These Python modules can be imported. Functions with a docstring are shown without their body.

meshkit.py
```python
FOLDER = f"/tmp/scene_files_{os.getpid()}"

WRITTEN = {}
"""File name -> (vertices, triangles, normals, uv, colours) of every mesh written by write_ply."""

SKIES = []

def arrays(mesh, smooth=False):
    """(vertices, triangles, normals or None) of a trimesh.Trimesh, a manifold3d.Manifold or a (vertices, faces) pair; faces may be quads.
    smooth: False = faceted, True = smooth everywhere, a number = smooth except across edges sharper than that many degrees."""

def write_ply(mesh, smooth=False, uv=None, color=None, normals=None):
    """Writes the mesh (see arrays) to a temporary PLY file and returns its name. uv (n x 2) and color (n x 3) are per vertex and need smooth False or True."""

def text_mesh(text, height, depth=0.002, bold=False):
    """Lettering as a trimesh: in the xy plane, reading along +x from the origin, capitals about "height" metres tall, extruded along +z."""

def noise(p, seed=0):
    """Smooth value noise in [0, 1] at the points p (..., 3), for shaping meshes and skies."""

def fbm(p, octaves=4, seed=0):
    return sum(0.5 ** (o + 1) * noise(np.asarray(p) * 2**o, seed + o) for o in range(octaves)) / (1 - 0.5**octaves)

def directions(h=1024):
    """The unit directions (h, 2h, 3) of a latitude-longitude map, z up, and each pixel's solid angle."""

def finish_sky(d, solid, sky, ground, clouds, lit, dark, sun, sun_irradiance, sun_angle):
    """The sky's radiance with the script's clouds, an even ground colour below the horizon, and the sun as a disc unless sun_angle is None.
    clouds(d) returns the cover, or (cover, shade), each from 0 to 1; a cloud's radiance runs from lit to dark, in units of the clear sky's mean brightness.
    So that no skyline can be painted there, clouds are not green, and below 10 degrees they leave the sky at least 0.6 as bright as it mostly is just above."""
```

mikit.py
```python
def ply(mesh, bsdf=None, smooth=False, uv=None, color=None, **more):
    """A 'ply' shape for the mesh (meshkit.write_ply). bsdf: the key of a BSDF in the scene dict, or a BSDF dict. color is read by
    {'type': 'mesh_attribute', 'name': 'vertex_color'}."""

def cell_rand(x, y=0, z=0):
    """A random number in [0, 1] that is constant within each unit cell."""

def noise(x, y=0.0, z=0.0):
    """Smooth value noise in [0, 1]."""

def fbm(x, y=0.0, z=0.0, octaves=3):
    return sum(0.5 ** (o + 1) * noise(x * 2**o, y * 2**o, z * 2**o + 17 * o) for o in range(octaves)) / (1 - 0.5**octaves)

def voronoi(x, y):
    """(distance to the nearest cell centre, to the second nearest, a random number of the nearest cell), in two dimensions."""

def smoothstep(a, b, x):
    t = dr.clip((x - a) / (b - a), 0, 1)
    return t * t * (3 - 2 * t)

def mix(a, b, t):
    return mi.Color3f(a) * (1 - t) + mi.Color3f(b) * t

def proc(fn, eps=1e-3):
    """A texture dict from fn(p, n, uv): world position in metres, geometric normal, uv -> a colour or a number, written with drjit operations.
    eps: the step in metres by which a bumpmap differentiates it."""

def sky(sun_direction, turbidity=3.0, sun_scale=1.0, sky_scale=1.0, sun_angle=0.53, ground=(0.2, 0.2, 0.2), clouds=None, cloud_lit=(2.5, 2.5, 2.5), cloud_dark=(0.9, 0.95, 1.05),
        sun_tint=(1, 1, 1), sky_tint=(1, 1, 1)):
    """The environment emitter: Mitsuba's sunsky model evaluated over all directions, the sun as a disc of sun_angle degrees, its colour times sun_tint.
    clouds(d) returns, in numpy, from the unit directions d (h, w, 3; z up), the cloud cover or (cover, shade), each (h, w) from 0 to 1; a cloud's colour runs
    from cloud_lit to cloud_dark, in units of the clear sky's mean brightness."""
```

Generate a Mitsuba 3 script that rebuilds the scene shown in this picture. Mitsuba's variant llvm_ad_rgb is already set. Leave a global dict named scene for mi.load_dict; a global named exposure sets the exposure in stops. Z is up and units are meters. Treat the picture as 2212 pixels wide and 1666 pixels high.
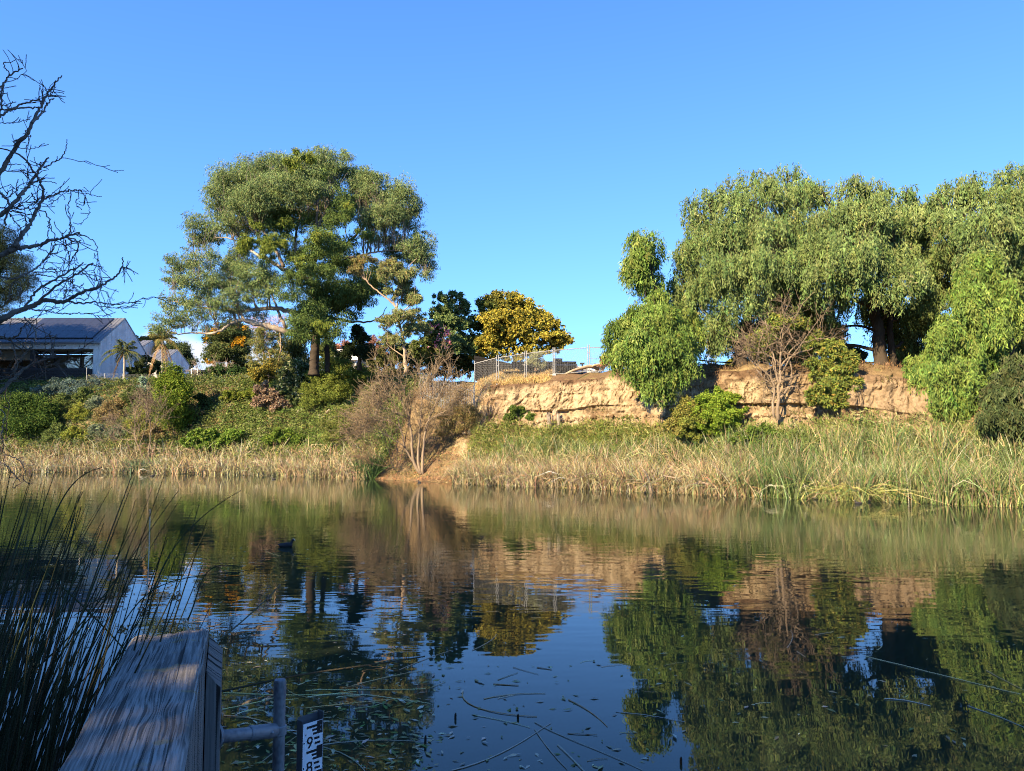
import math, numpy as np, trimesh, manifold3d as m3, mitsuba as mi, drjit as dr, mikit, meshkit
from mikit import noise as dnoise, fbm as dfbm, proc, smoothstep as dsmooth, mix as dmix
from scipy.interpolate import CubicSpline
from scipy.spatial import cKDTree
T = mi.ScalarTransform4f
scene, labels = {}, {}

# ------------------------------------------------------------------ camera, sky, exposure
W0, H0, FPX, HOR, CAMZ = 2212.0, 1666.0, 1664.0, 952.0, 2.9
PITCH = math.atan((HOR - H0 / 2) / FPX)
cp, sp = math.cos(PITCH), math.sin(PITCH)
scene['camera'] = {'type': 'perspective', 'fov': 2 * math.degrees(math.atan(W0 / 2 / FPX)), 'fov_axis': 'x', 'near_clip': 0.05, 'far_clip': 3000.0,
                   'to_world': T().look_at(origin=[0, 0, CAMZ], target=[0, cp, CAMZ + sp], up=[0, 0, 1])}
SUN = np.array([-0.60, -0.72, 0.52]); SUN /= np.linalg.norm(SUN)
exposure = 3.55

def clouds(d):
    az = np.degrees(np.arctan2(d[..., 0], d[..., 1])); el = np.degrees(np.arcsin(d[..., 2]))
    q = np.stack([az * 0.22, el * 0.5, az * 0], -1)
    n = meshkit.fbm(q, 4, 3)
    top = 6.5 + 4.5 * (n - 0.5) * 2 - 0.012 * (az + 20) ** 2
    c = np.clip((top - el) / 1.2, 0, 1) * (np.abs(az + 15) < 60)
    return c * 0.9, np.clip(0.5 - (top - el) * 0.08, 0, 0.5)

scene['sky'] = mikit.sky(SUN.tolist(), turbidity=2.6, clouds=clouds, cloud_lit=(1.9, 1.95, 2.05), cloud_dark=(1.3, 1.4, 1.6), sky_scale=0.66, sky_tint=(0.60, 0.93, 1.46), sun_tint=(1.0, 0.965, 0.88), ground=(0.12, 0.12, 0.09))

# ------------------------------------------------------------------ projection helpers (pixels of a 2212 x 1666 view of the place)
def P(x, y, d):
    x, y, d = np.broadcast_arrays(np.asarray(x, float), np.asarray(y, float), np.asarray(d, float))
    u, v = (x - W0 / 2) / FPX, (H0 / 2 - y) / FPX
    s = d / (cp - v * sp)
    return np.stack([u * s, d, CAMZ + (sp + v * cp) * s], -1)

def onwater(x, y, z=0.0):
    a = P(x, y, 1.0)
    s = (z - CAMZ) / (a[..., 2] - CAMZ)
    return a * s[..., None] * [1, 1, 0] + [0, 0, z]

def pix(p):
    p = np.asarray(p, float); q = p - [0, 0, CAMZ]
    f = q[..., 1] * cp + q[..., 2] * sp; up = -q[..., 1] * sp + q[..., 2] * cp
    return np.stack([W0 / 2 + FPX * q[..., 0] / f, H0 / 2 - FPX * up / f], -1)

def unit(v):
    v = np.asarray(v, float)
    return v / (np.linalg.norm(v, axis=-1, keepdims=True) + 1e-12)

def R(seed):
    return np.random.default_rng(seed)

# ------------------------------------------------------------------ scene helpers
def numbered(key):
    if key not in USED:
        USED.add(key); return key
    i = 1
    while f'{key}_{i:03d}' in USED:
        i += 1
    USED.add(f'{key}_{i:03d}')
    return f'{key}_{i:03d}'
USED = set()

def thing(name, label=None, cat=None, group=None, kind=None):
    key = numbered(name)
    d = {}
    if label: d['label'] = label
    if cat: d['category'] = cat
    if group: d['group'] = group
    if kind: d['kind'] = kind
    labels[key] = d
    return key

def obj(name, mesh, bsdf, parent=None, color=None, smooth=False, kind=None, label=None, **tags):
    if parent is None:
        key = thing(name, label, tags.get('cat'), tags.get('group'), kind)
    else:
        key = numbered(parent + '__' + name)
        d = {}
        if label: d['label'] = label
        if kind: d['kind'] = kind
        if d: labels[key] = d
    fill(key, mesh, bsdf, color, smooth)
    return key

def fill(key, mesh, bsdf, color=None, smooth=False):
    if color is not None:
        n = len(mesh[0])
        color = np.clip(np.broadcast_to(np.asarray(color, float), (n, 3)), 0.002, 0.95)
    scene[key] = mikit.ply(mesh, bsdf, smooth=smooth, color=color)

def join(parts):
    V, F, C, n = [], [], [], 0
    for p in parts:
        V.append(p[0]); F.append(np.asarray(p[1]) + n); n += len(p[0])
        if len(p) > 2: C.append(np.broadcast_to(np.asarray(p[2], float), (len(p[0]), 3)))
    return (np.vstack(V), np.vstack(F)) + ((np.vstack(C),) if C else ())

BOXF = np.array([[0, 2, 3], [0, 3, 1], [4, 5, 7], [4, 7, 6], [0, 1, 5], [0, 5, 4], [2, 6, 7], [2, 7, 3], [0, 4, 6], [0, 6, 2], [1, 3, 7], [1, 7, 5]])
def box(lo, hi):
    lo, hi = np.minimum(lo, hi), np.maximum(lo, hi)
    v = np.array([[(lo, hi)[i][0], (lo, hi)[j][1], (lo, hi)[k][2]] for i in (0, 1) for j in (0, 1) for k in (0, 1)], float)
    return v, BOXF

def obox(c, ax, ay, az):
    """box about c with half-axis vectors ax, ay, az"""
    c, ax, ay, az = (np.asarray(q, float) for q in (c, ax, ay, az))
    v = np.array([c + i * ax + j * ay + k * az for i in (-1, 1) for j in (-1, 1) for k in (-1, 1)])
    f = BOXF if np.dot(np.cross(ax, ay), az) > 0 else BOXF[:, ::-1]
    return v, f

def bar(a, b, w, h=None, up=(0, 0, 1)):
    a, b = np.asarray(a, float), np.asarray(b, float)
    t = unit(b - a); s = np.cross(t, up)
    if np.linalg.norm(s) < 1e-3: s = np.cross(t, (1, 0, 0))
    s = unit(s); u = np.cross(s, t)
    return obox((a + b) / 2, (b - a) / 2, s * w / 2, u * (h or w) / 2)

def tubes(P_, R_, sides=5, cap=True):
    """n polylines (n, k, 3) with radii (n, k) as tapered tubes"""
    p = np.asarray(P_, float)
    if p.ndim == 2: p = p[None]
    n, k, _ = p.shape
    r = np.broadcast_to(np.asarray(R_, float), (n, k))
    t = unit(np.gradient(p, axis=1))
    ref = np.where(np.abs(t[:, :1, 2:]) < 0.9, [0, 0, 1.0], [1.0, 0, 0])
    a = unit(np.cross(t, ref)); b = np.cross(t, a)
    ang = np.arange(sides) * 2 * np.pi / sides
    v = p[:, :, None] + r[:, :, None, None] * (np.cos(ang)[:, None] * a[:, :, None] + np.sin(ang)[:, None] * b[:, :, None])
    i, j, q = np.meshgrid(np.arange(n), np.arange(k - 1), np.arange(sides), indexing='ij')
    at = lambda jj, qq: (i * k + jj) * sides + qq % sides
    f = np.stack([at(j, q), at(j, q + 1), at(j + 1, q + 1), at(j + 1, q)], -1).reshape(-1, 4)
    f = np.vstack([f[:, [0, 1, 2]], f[:, [0, 2, 3]]])
    if cap and sides > 2:
        ci, cq = np.meshgrid(np.arange(n), np.arange(1, sides - 1), indexing='ij')
        e = (ci * k + k - 1) * sides
        s0 = ci * k * sides
        f = np.vstack([f, np.stack([e, e + cq, e + cq + 1], -1).reshape(-1, 3), np.stack([s0, s0 + cq + 1, s0 + cq], -1).reshape(-1, 3)])
    return v.reshape(-1, 3), f

def curve(pts, k):
    """smooth resampling of a hand-set polyline"""
    pts = np.asarray(pts, float)
    s = np.r_[0, np.cumsum(np.linalg.norm(np.diff(pts, axis=0), axis=1) ** 0.7 + 1e-6)]
    return CubicSpline(s, pts)(np.linspace(0, s[-1], k)) if len(pts) > 2 else pts[0] + (pts[1] - pts[0]) * np.linspace(0, 1, k)[:, None]

def leaves(C, A, N, L, Wd, col, fold=0.12, tri=False):
    """one flat folded kite per leaf: base C, axis A, normal N, length L, width Wd"""
    n = len(C)
    A = unit(A); S = unit(np.cross(A, N)); N2 = np.cross(S, A)
    L = np.broadcast_to(L, (n,))[:, None]; Wd = np.broadcast_to(Wd, (n,))[:, None]
    col = np.broadcast_to(np.asarray(col, float), (n, 3))
    i = np.arange(n)[:, None]
    if tri:
        v = np.stack([C + S * Wd / 2, C - S * Wd / 2, C + A * L], 1)
        return v.reshape(-1, 3), i * 3 + [0, 1, 2], np.repeat(col, 3, 0)
    m = C + A * L * 0.42 + N2 * Wd * fold
    v = np.stack([C, m + S * Wd / 2, C + A * L - N2 * L * 0.06, m - S * Wd / 2], 1)
    f = np.concatenate([i * 4 + [0, 1, 2], i * 4 + [0, 2, 3]])
    return v.reshape(-1, 3), f, np.repeat(col, 4, 0)

def pick(rng, pal, n, w=None, j=0.18):
    """n colours from a palette, each a little varied in brightness and hue"""
    pal = np.asarray(pal, float)
    w = None if w is None else np.asarray(w, float) / np.sum(w)
    c = pal[rng.choice(len(pal), n, p=w)]
    return np.minimum(c * np.exp(rng.normal(0, j, (n, 1))) * np.exp(rng.normal(0, j * 0.35, (n, 3))), pal.max() * 1.25)

def ribbons(base, ctrl, Wd, col, k=4):
    """blades: quadratic curves base -> ctrl[0] -> ctrl[1], flat, tapering to the tip"""
    n = len(base); s = np.linspace(0, 1, k)[None, :, None]
    p = base[:, None] * (1 - s) ** 2 + ctrl[0][:, None] * 2 * s * (1 - s) + ctrl[1][:, None] * s ** 2
    t = unit(np.gradient(p, axis=1))
    rng = R(n)
    side = unit(np.cross(t, unit(rng.normal(0, 1, (n, 1, 3)) * [1, 1, 0.2])))
    w = np.broadcast_to(Wd, (n,))[:, None, None] * (1 - 0.9 * s ** 1.6) / 2
    v = np.stack([p + side * w, p - side * w], 2).reshape(n, 2 * k, 3)
    i = (np.arange(n) * 2 * k)[:, None, None]
    j = (np.arange(k - 1) * 2)[None, :, None]
    f = np.concatenate([(i + j + [0, 1, 3]).reshape(-1, 3), (i + j + [0, 3, 2]).reshape(-1, 3)])
    return v.reshape(-1, 3), f, np.repeat(np.broadcast_to(col, (n, 3)), 2 * k, 0)

# ------------------------------------------------------------------ materials
VC = {'type': 'mesh_attribute', 'name': 'vertex_color'}
scene['mat_leaf'] = {'type': 'principledthin', 'base_color': VC, 'roughness': 0.55, 'diff_trans': 0.4, 'spec_trans': 0.0, 'eta': 1.4}
scene['mat_matte'] = {'type': 'twosided', 'bsdf': {'type': 'diffuse', 'reflectance': VC}}
scene['mat_bark'] = {'type': 'twosided', 'bsdf': {'type': 'diffuse', 'reflectance': VC}}
scene['mat_gloss'] = {'type': 'twosided', 'bsdf': {'type': 'principled', 'base_color': VC, 'roughness': 0.35, 'specular': 0.5}}

def flat(name, rgb, rough=0.8, metallic=0.0, spec=0.3, two=True):
    b = {'type': 'principled', 'base_color': {'type': 'rgb', 'value': list(rgb)}, 'roughness': rough, 'metallic': metallic, 'specular': spec}
    scene[name] = {'type': 'twosided', 'bsdf': b} if two else b
    return name

def soil_col(p, n, uv):
    a = dfbm(p.x * 0.7, p.y * 0.7, p.z * 0.7, 4); b = dfbm(p.x * 6, p.y * 6, p.z * 6, 2)
    c = dmix((0.26, 0.17, 0.09), (0.40, 0.28, 0.15), dsmooth(0.3, 0.7, a))
    return c * (0.75 + 0.5 * b)
scene['mat_soil'] = {'type': 'twosided', 'bsdf': {'type': 'diffuse', 'reflectance': proc(soil_col)}}

def water_h(p, n, uv):
    wind = dsmooth(5.0, 20.0, p.y) * (0.55 + 0.9 * dsmooth(0.35, 0.7, dnoise(p.x * 0.09, p.y * 0.06)))
    a = dnoise(p.x * 1.3, p.y * 5.0 + p.x * 0.6) + 0.6 * dnoise(p.x * 2.9 + 7, p.y * 9.0 - p.x) + 0.5 * dnoise(p.x * 0.5, p.y * 1.6)
    b = dnoise(p.x * 2.2, p.y * 3.1) + 0.8 * dnoise(p.x * 0.7, p.y * 0.9)
    return (0.9 * wind + 0.05) * a + 0.28 * b
scene['mat_water'] = {'type': 'bumpmap', 'arbitrary': proc(water_h, eps=0.02), 'scale': 0.0016,
                      'bsdf': {'type': 'plastic', 'int_ior': 1.333, 'ext_ior': 1.0, 'nonlinear': False, 'diffuse_reflectance': {'type': 'rgb', 'value': [0.019, 0.028, 0.017]}}}

# ------------------------------------------------------------------ the far bank: waterline in plan, profile across it
_wl = [(-420, 1014), (-150, 1016), (0, 1018), (250, 1021), (500, 1025), (700, 1030), (850, 1037), (1000, 1044), (1200, 1052), (1400, 1061), (1600, 1070), (1800, 1079), (2000, 1086), (2212, 1094)]
WPX = np.array([-1700., -1000.] + [a for a, b in _wl] + [2500, 2900, 3400.0])
WXY = np.vstack([[[-200, 70.], [-122, 77.]], onwater(*np.array(_wl, float).T)[:, :2], [[27, 29], [35, 20], [48, 8]]])
STA = np.arange(-1700, 3401, 4.0)
_cx, _cy = CubicSpline(WPX, WXY[:, 0])(STA), CubicSpline(WPX, WXY[:, 1])(STA)
def _sm(a, n):
    k = np.hanning(n); k /= k.sum()
    return np.convolve(np.pad(a, n // 2, mode='edge'), k, 'valid')[:len(a)]
WX, WY = _sm(_cx, 31), _sm(_cy, 31)
WX[:3], WX[-20:] = _cx[:3], _cx[-20:]; WY[:3], WY[-20:] = _cy[:3], _cy[-20:]
_wob = meshkit.fbm(np.stack([STA * 0.02, STA * 0, STA * 0], -1), 3, 5) - 0.5
WY = WY + _wob * 1.6
_na = np.interp(STA, [-420, 400, 1000, 1700, 2212, 3400], [0.02, 0.08, 0.22, 0.36, 0.45, 0.75])
NX, NY = np.sin(_na), np.cos(_na)
# rows of the profile: t (inland distance) and z at stations
_ps = [-420, 300, 620, 800, 930, 1010, 1270, 1500, 1700, 1900, 2050, 2212, 3400]
_t3 = [6.5, 6.5, 6.5, 6.0, 5.2, 6.0, 6.3, 6.0, 5.6, 5.0, 4.6, 4.6, 5]
_z3 = [4.2, 4.2, 4.0, 3.5, 3.3, 4.0, 4.55, 4.45, 4.3, 4.05, 3.5, 3.1, 3.0]
_t4 = [11, 11, 11, 10.5, 8.8, 7.6, 7.3, 7.1, 6.7, 6.3, 6.8, 7.4, 8]
_z4 = [8.6, 8.5, 8.2, 7.6, 7.0, 7.1, 7.35, 7.25, 7.0, 6.6, 6.2, 5.8, 5.8]
_t5 = [13.5, 13.5, 13.5, 13.5, 12.0, 10.0, 9.4, 9.0, 8.6, 8.4, 9.0, 10, 11]
_z5 = [9.3, 9.2, 9.0, 8.5, 8.0, 7.95, 8.05, 7.8, 7.5, 7.3, 7.2, 7.0, 7.0]
prof = lambda a: np.interp(STA, _ps, a)
T3, Z3, T4, Z4, T5, Z5 = map(prof, (_t3, _z3, _t4, _z4, _t5, _z5))

def bank(s, t, rough=True):
    """the far bank's surface at station s (pixel column of the waterline) and inland distance t"""
    s, t = np.broadcast_arrays(np.asarray(s, float), np.asarray(t, float))
    g = lambda a: np.interp(s, STA, a)
    x, y = g(WX) + g(NX) * t, g(WY) + g(NY) * t
    t3, z3, t4, z4, t5, z5 = (g(a) for a in (T3, Z3, T4, Z4, T5, Z5))
    k = [(-60., -3.5), (-4., -1.6), (0., 0.), (1.6, 0.38)]
    z = np.select([t < -4, t < 0, t < 1.6, t < t3, t < t4, t < t5, t < 60],
                  [-1.6 + (t + 4) * 0.035, t * 0.4, t * 0.24, 0.38 + (t - 1.6) / (t3 - 1.6) * (z3 - 0.38), z3 + (t - t3) / (t4 - t3) * (z4 - z3),
                   z4 + (t - t4) / (t5 - t4) * (z5 - z4), z5 + (t - t5) / (60 - t5) * 0.6], z5 + 0.6)
    p = np.stack([x, y, z], -1)
    if rough:
        q = np.stack([x, y, z * 0], -1)
        a = np.clip(t / 2, 0.1, 1) * np.where(t > t5 + 3, 0.35, 1)
        p[..., 2] += ((meshkit.fbm(q * 0.45, 3, 11) - 0.5) * 0.9 + (meshkit.fbm(q * 1.9, 2, 12) - 0.5) * 0.3) * a
    return p

def grid(p):
    a, b = p.shape[:2]
    i, j = np.meshgrid(np.arange(a - 1), np.arange(b - 1), indexing='ij')
    q = np.stack([i * b + j, (i + 1) * b + j, (i + 1) * b + j + 1, i * b + j + 1], -1).reshape(-1, 4)
    return p.reshape(-1, 3), np.vstack([q[:, [0, 1, 2]], q[:, [0, 2, 3]]])

C0, C1 = 955, 2090          # stations between which the bank is an earth cliff
def terrain(s, tt):
    s_, t_ = np.meshgrid(s, tt, indexing='ij')
    return bank(s_, t_)
_rows = np.r_[-40, -20, -10, -4, -2, np.arange(-1, 22, 0.5), np.arange(22, 60, 4), 60, 90, 140, 220, 330]
_gs = np.r_[np.arange(-1700, -420, 40.0), np.arange(-420, 3401, 12.0)]
GRID = terrain(_gs, _rows)
_S, _Tt = np.meshgrid(_gs, _rows, indexing='ij')
def fr(s, t):   # 0..1 within the cliff
    g = lambda a: np.interp(s, STA, a)
    return (t - g(T3)) / (g(T4) - g(T3))
_hide = (_S > C0) & (_S < C1) & (fr(_S, _Tt) > -0.3) & (fr(_S, _Tt) < 1.3)
_gv, _gf = grid(GRID)
_sunk = _gv.copy(); _sunk[_hide.ravel()] += np.array([0.3, 1.2, -0.8])       # under the cliff sheet
def ground_col(p, s=None, t=None):
    q = p * [1, 1, 1]
    a = meshkit.fbm(q * 0.35, 4, 21)[:, None]; b = meshkit.fbm(q * 2.2, 3, 22)[:, None]
    dry = np.array([0.21, 0.16, 0.09]); earth = np.array([0.135, 0.09, 0.055]); green = np.array([0.10, 0.12, 0.04])
    c = earth + (dry - earth) * np.clip((a - 0.35) * 3, 0, 1)
    c = c + (green - c) * np.clip((b - 0.55) * 3, 0, 0.7)
    return c * (0.7 + 0.6 * b)
obj('far_bank', (_sunk, _gf), 'mat_matte', color=ground_col(_gv), smooth=True, kind='structure', label='earth bank rising from the water on the far side')
_gp = GRID[:, 5:].reshape(-1, 3)
KXY, GZ = cKDTree(_gp[:, :2]), _gp[:, 2]
def gz(x, y):
    d, i = KXY.query(np.stack([x, y], -1), k=4)
    w = 1 / (d + 0.05)
    return (GZ[i] * w).sum(-1) / w.sum(-1)
_fs, _ft = np.meshgrid(np.arange(-400, 2700, 4.0), np.arange(-0.5, 24, 0.15), indexing='ij')
_fp = bank(_fs, _ft); KPIX = cKDTree(pix(_fp).reshape(-1, 2)); _fpf = _fp.reshape(-1, 3); _fst = np.stack([_fs.ravel(), _ft.ravel()], -1)
def ground(x, y):
    """the bank's surface seen at pixel x, y (nearest of the candidates)"""
    d, i = KPIX.query(np.stack(np.broadcast_arrays(np.asarray(x, float), np.asarray(y, float)), -1), k=6)
    j = np.take_along_axis(i, np.argmin(_fpf[i][..., 1] + d * 0.3, -1)[..., None], -1)[..., 0]
    return _fpf[j]
def onground(x, d):
    """the bank's surface in pixel column x at distance d"""
    x, d = np.broadcast_arrays(np.asarray(x, float), np.asarray(d, float))
    X = (x - W0 / 2) / FPX * d
    z = gz(X, d)
    for _ in range(2):
        X = (x - W0 / 2) / FPX * (d * cp + (z - CAMZ) * sp)
        z = gz(X, d)
    return np.stack([X, d, z], -1)

# the cliff: a fine sheet, fluted, cracked and undercut
_cs = np.arange(C0 - 10, C1 + 10, 1.9); _cv = np.r_[-0.9, -0.6, -0.4, -0.25, np.linspace(-0.15, 1.35, 76)]
S, V = np.meshgrid(_cs, _cv, indexing='ij')
gi = lambda a: np.interp(S, STA, a)
Tc = gi(T3) + (gi(T4) - gi(T3)) * V
_b0, base = bank(S, Tc), bank(S, Tc, rough=False)
_wr = np.maximum(np.clip(-V / 0.3, 0, 1), np.clip((V - 0.9) / 0.3, 0, 1))[..., None]
base = base * (1 - _wr) + _b0 * _wr
arc = np.r_[0, np.cumsum(np.linalg.norm(np.diff(base[:, 0, :2], axis=0), axis=1))][:, None] + 0 * V
zz = base[..., 2]
q = np.stack([arc, zz, arc * 0], -1)
N_ = lambda sx, sz, o, sd: meshkit.fbm(q * [sx, sz, 1], o, sd) - 0.5
ridge = lambda sx, sz, sd: np.abs(meshkit.noise(q * [sx, sz, 1], sd) * 2 - 1)
inside = np.clip(V / 0.12, 0, 1) * np.clip((1.12 - V) / 0.2, 0, 1)
ends = np.clip((S - C0 + 10) / 60, 0, 1) * np.clip((C1 + 10 - S) / 120, 0, 1)
wq = q + np.stack([N_(0.5, 0.6, 3, 61) * 1.2 + N_(2, 2, 2, 62) * 0.35, N_(0.35, 0.8, 3, 63) * 0.7, 0 * arc], -1)
nw_ = lambda sx, sz, o, sd: meshkit.fbm(wq * [sx, sz, 1], o, sd) - 0.5
bil = lambda sx, sz, sd: np.abs(meshkit.noise(wq * [sx, sz, 1], sd) - 0.5) * 2       # lumps with sharp creases
rw = lambda sx, sz, sd: np.abs(meshkit.fbm(wq * [sx, sz, 1], 2, sd) * 2 - 1)
out = 1.0 * N_(0.22, 0.15, 2, 31) + 0.55 * nw_(0.8, 0.3, 3, 32) + 0.13 * bil(1.1, 0.4, 33) + 0.12 * bil(2.6, 0.9, 38) + 0.15 * bil(5.0, 2.6, 48) + 0.26 * nw_(8, 6, 3, 49)
out += 0.12 * bil(1.7, 0.12, 50) * np.clip((V - 0.35) * 3, 0, 1)                      # rain runnels
out += -0.5 * np.clip(1 - rw(0.5, 0.12, 34) / 0.05, 0, 1) * np.clip(meshkit.noise(q * [0.3, 0.5, 1], 39) * 3 - 1, 0, 1)
out += -0.2 * np.clip(1 - rw(1.7, 0.3, 35) / 0.08, 0, 1) * np.clip(meshkit.noise(q * [0.6, 0.8, 1], 40) * 3 - 1, 0, 1)
led = 0.27 + 0.16 * N_(0.22, 0, 3, 36)
out += np.where(V > led, 0.2, -0.24) * np.clip(np.abs(V - led) / 0.012, 0, 1) * np.clip(meshkit.noise(q * [0.25, 0, 1], 37) * 4 - 0.6, 0, 1)
led2 = 0.58 + 0.25 * N_(0.3, 0, 3, 41)
out += np.where(V > led2, 0.04, -0.03) * np.clip(meshkit.noise(q * [0.5, 0, 1], 42) * 4 - 2.2, 0, 1)
led3 = 0.80 + 0.25 * N_(0.5, 0, 3, 51)
out += np.where(V > led3, -0.16, 0.06)
out *= inside * ends
cl = base.copy()
cl[..., 0] -= gi(NX) * out; cl[..., 1] -= gi(NY) * out
rough_n = (meshkit.fbm(np.stack([base[..., 0], base[..., 1], base[..., 2] * 0], -1) * 1.2, 4, 43) - 0.5)
cl[..., 2] += 0.06 * np.clip((V + 0.6) * 3, -1, 1)
a = meshkit.fbm(q * [0.6, 1.2, 1], 4, 44)[..., None]; b = meshkit.fbm(q * [5, 7, 1], 3, 45)[..., None]
vs = meshkit.fbm(q * [4.5, 0.35, 1], 3, 46)[..., None]
buff = np.array([0.275, 0.212, 0.134]); pale = np.array([0.345, 0.275, 0.18]); topsoil = np.array([0.105, 0.068, 0.043]); rust = np.array([0.20, 0.135, 0.08])
cc = buff + (pale - buff) * np.clip((vs - 0.4) * 3, 0, 1)
cc = cc + (rust - cc) * np.clip((a - 0.52) * 4, 0, 0.75)
tb = (0.84 + 0.20 * N_(0.7, 0.5, 4, 47) * 2)[..., None]
cc = cc + (topsoil - cc) * np.clip((V[..., None] - tb) / 0.1, 0, 1)
strat = meshkit.fbm(np.stack([arc * 0.12, zz * 3.2, 0 * arc], -1), 3, 52)[..., None]
cc = cc * (0.72 + 0.56 * strat)
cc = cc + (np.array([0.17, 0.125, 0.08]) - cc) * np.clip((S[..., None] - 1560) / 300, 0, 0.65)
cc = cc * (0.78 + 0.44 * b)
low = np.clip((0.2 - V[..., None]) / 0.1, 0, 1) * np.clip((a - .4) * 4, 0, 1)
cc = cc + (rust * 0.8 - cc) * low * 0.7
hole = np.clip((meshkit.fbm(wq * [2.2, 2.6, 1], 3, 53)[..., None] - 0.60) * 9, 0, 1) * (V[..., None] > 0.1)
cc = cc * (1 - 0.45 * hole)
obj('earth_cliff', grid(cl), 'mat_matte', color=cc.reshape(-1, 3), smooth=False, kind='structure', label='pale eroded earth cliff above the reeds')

_r = R(48); _i = _r.integers(0, cl.shape[0], 900); _k = _r.integers(5, 13, 900)
_cp = cl[_i, _k] + np.stack([_r.normal(0, .15, 900), -np.abs(_r.normal(0, .25, 900)), 0 * _i], -1); _cl = []
_ic = trimesh.creation.icosphere(1); _iv, _if = np.array(_ic.vertices), np.array(_ic.faces)
for _a in range(900):
    _sz = _r.lognormal(-2.9, 0.5)
    _cl.append((_iv * _sz * _r.uniform(.6, 1.3, 3) * _r.uniform(.75, 1.2, (len(_iv), 1)) + _cp[_a], _if, (buff, pale, rust)[_r.integers(3)] * _r.uniform(.7, 1.05)))
_j = join(_cl)
obj('fallen_clods', _j[:2], 'mat_matte', None, _j[2], kind='stuff', label='crumbled clods of earth at the foot of the cliff', cat='clods')
# water and the near shore
obj('water', (np.array([[-400, -40, 0], [400, -40, 0], [400, 140, 0], [-400, 140, 0.0]]), np.array([[0, 1, 2], [0, 2, 3]])), 'mat_water', kind='structure', label='still dark pond water with faint ripples')
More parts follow.
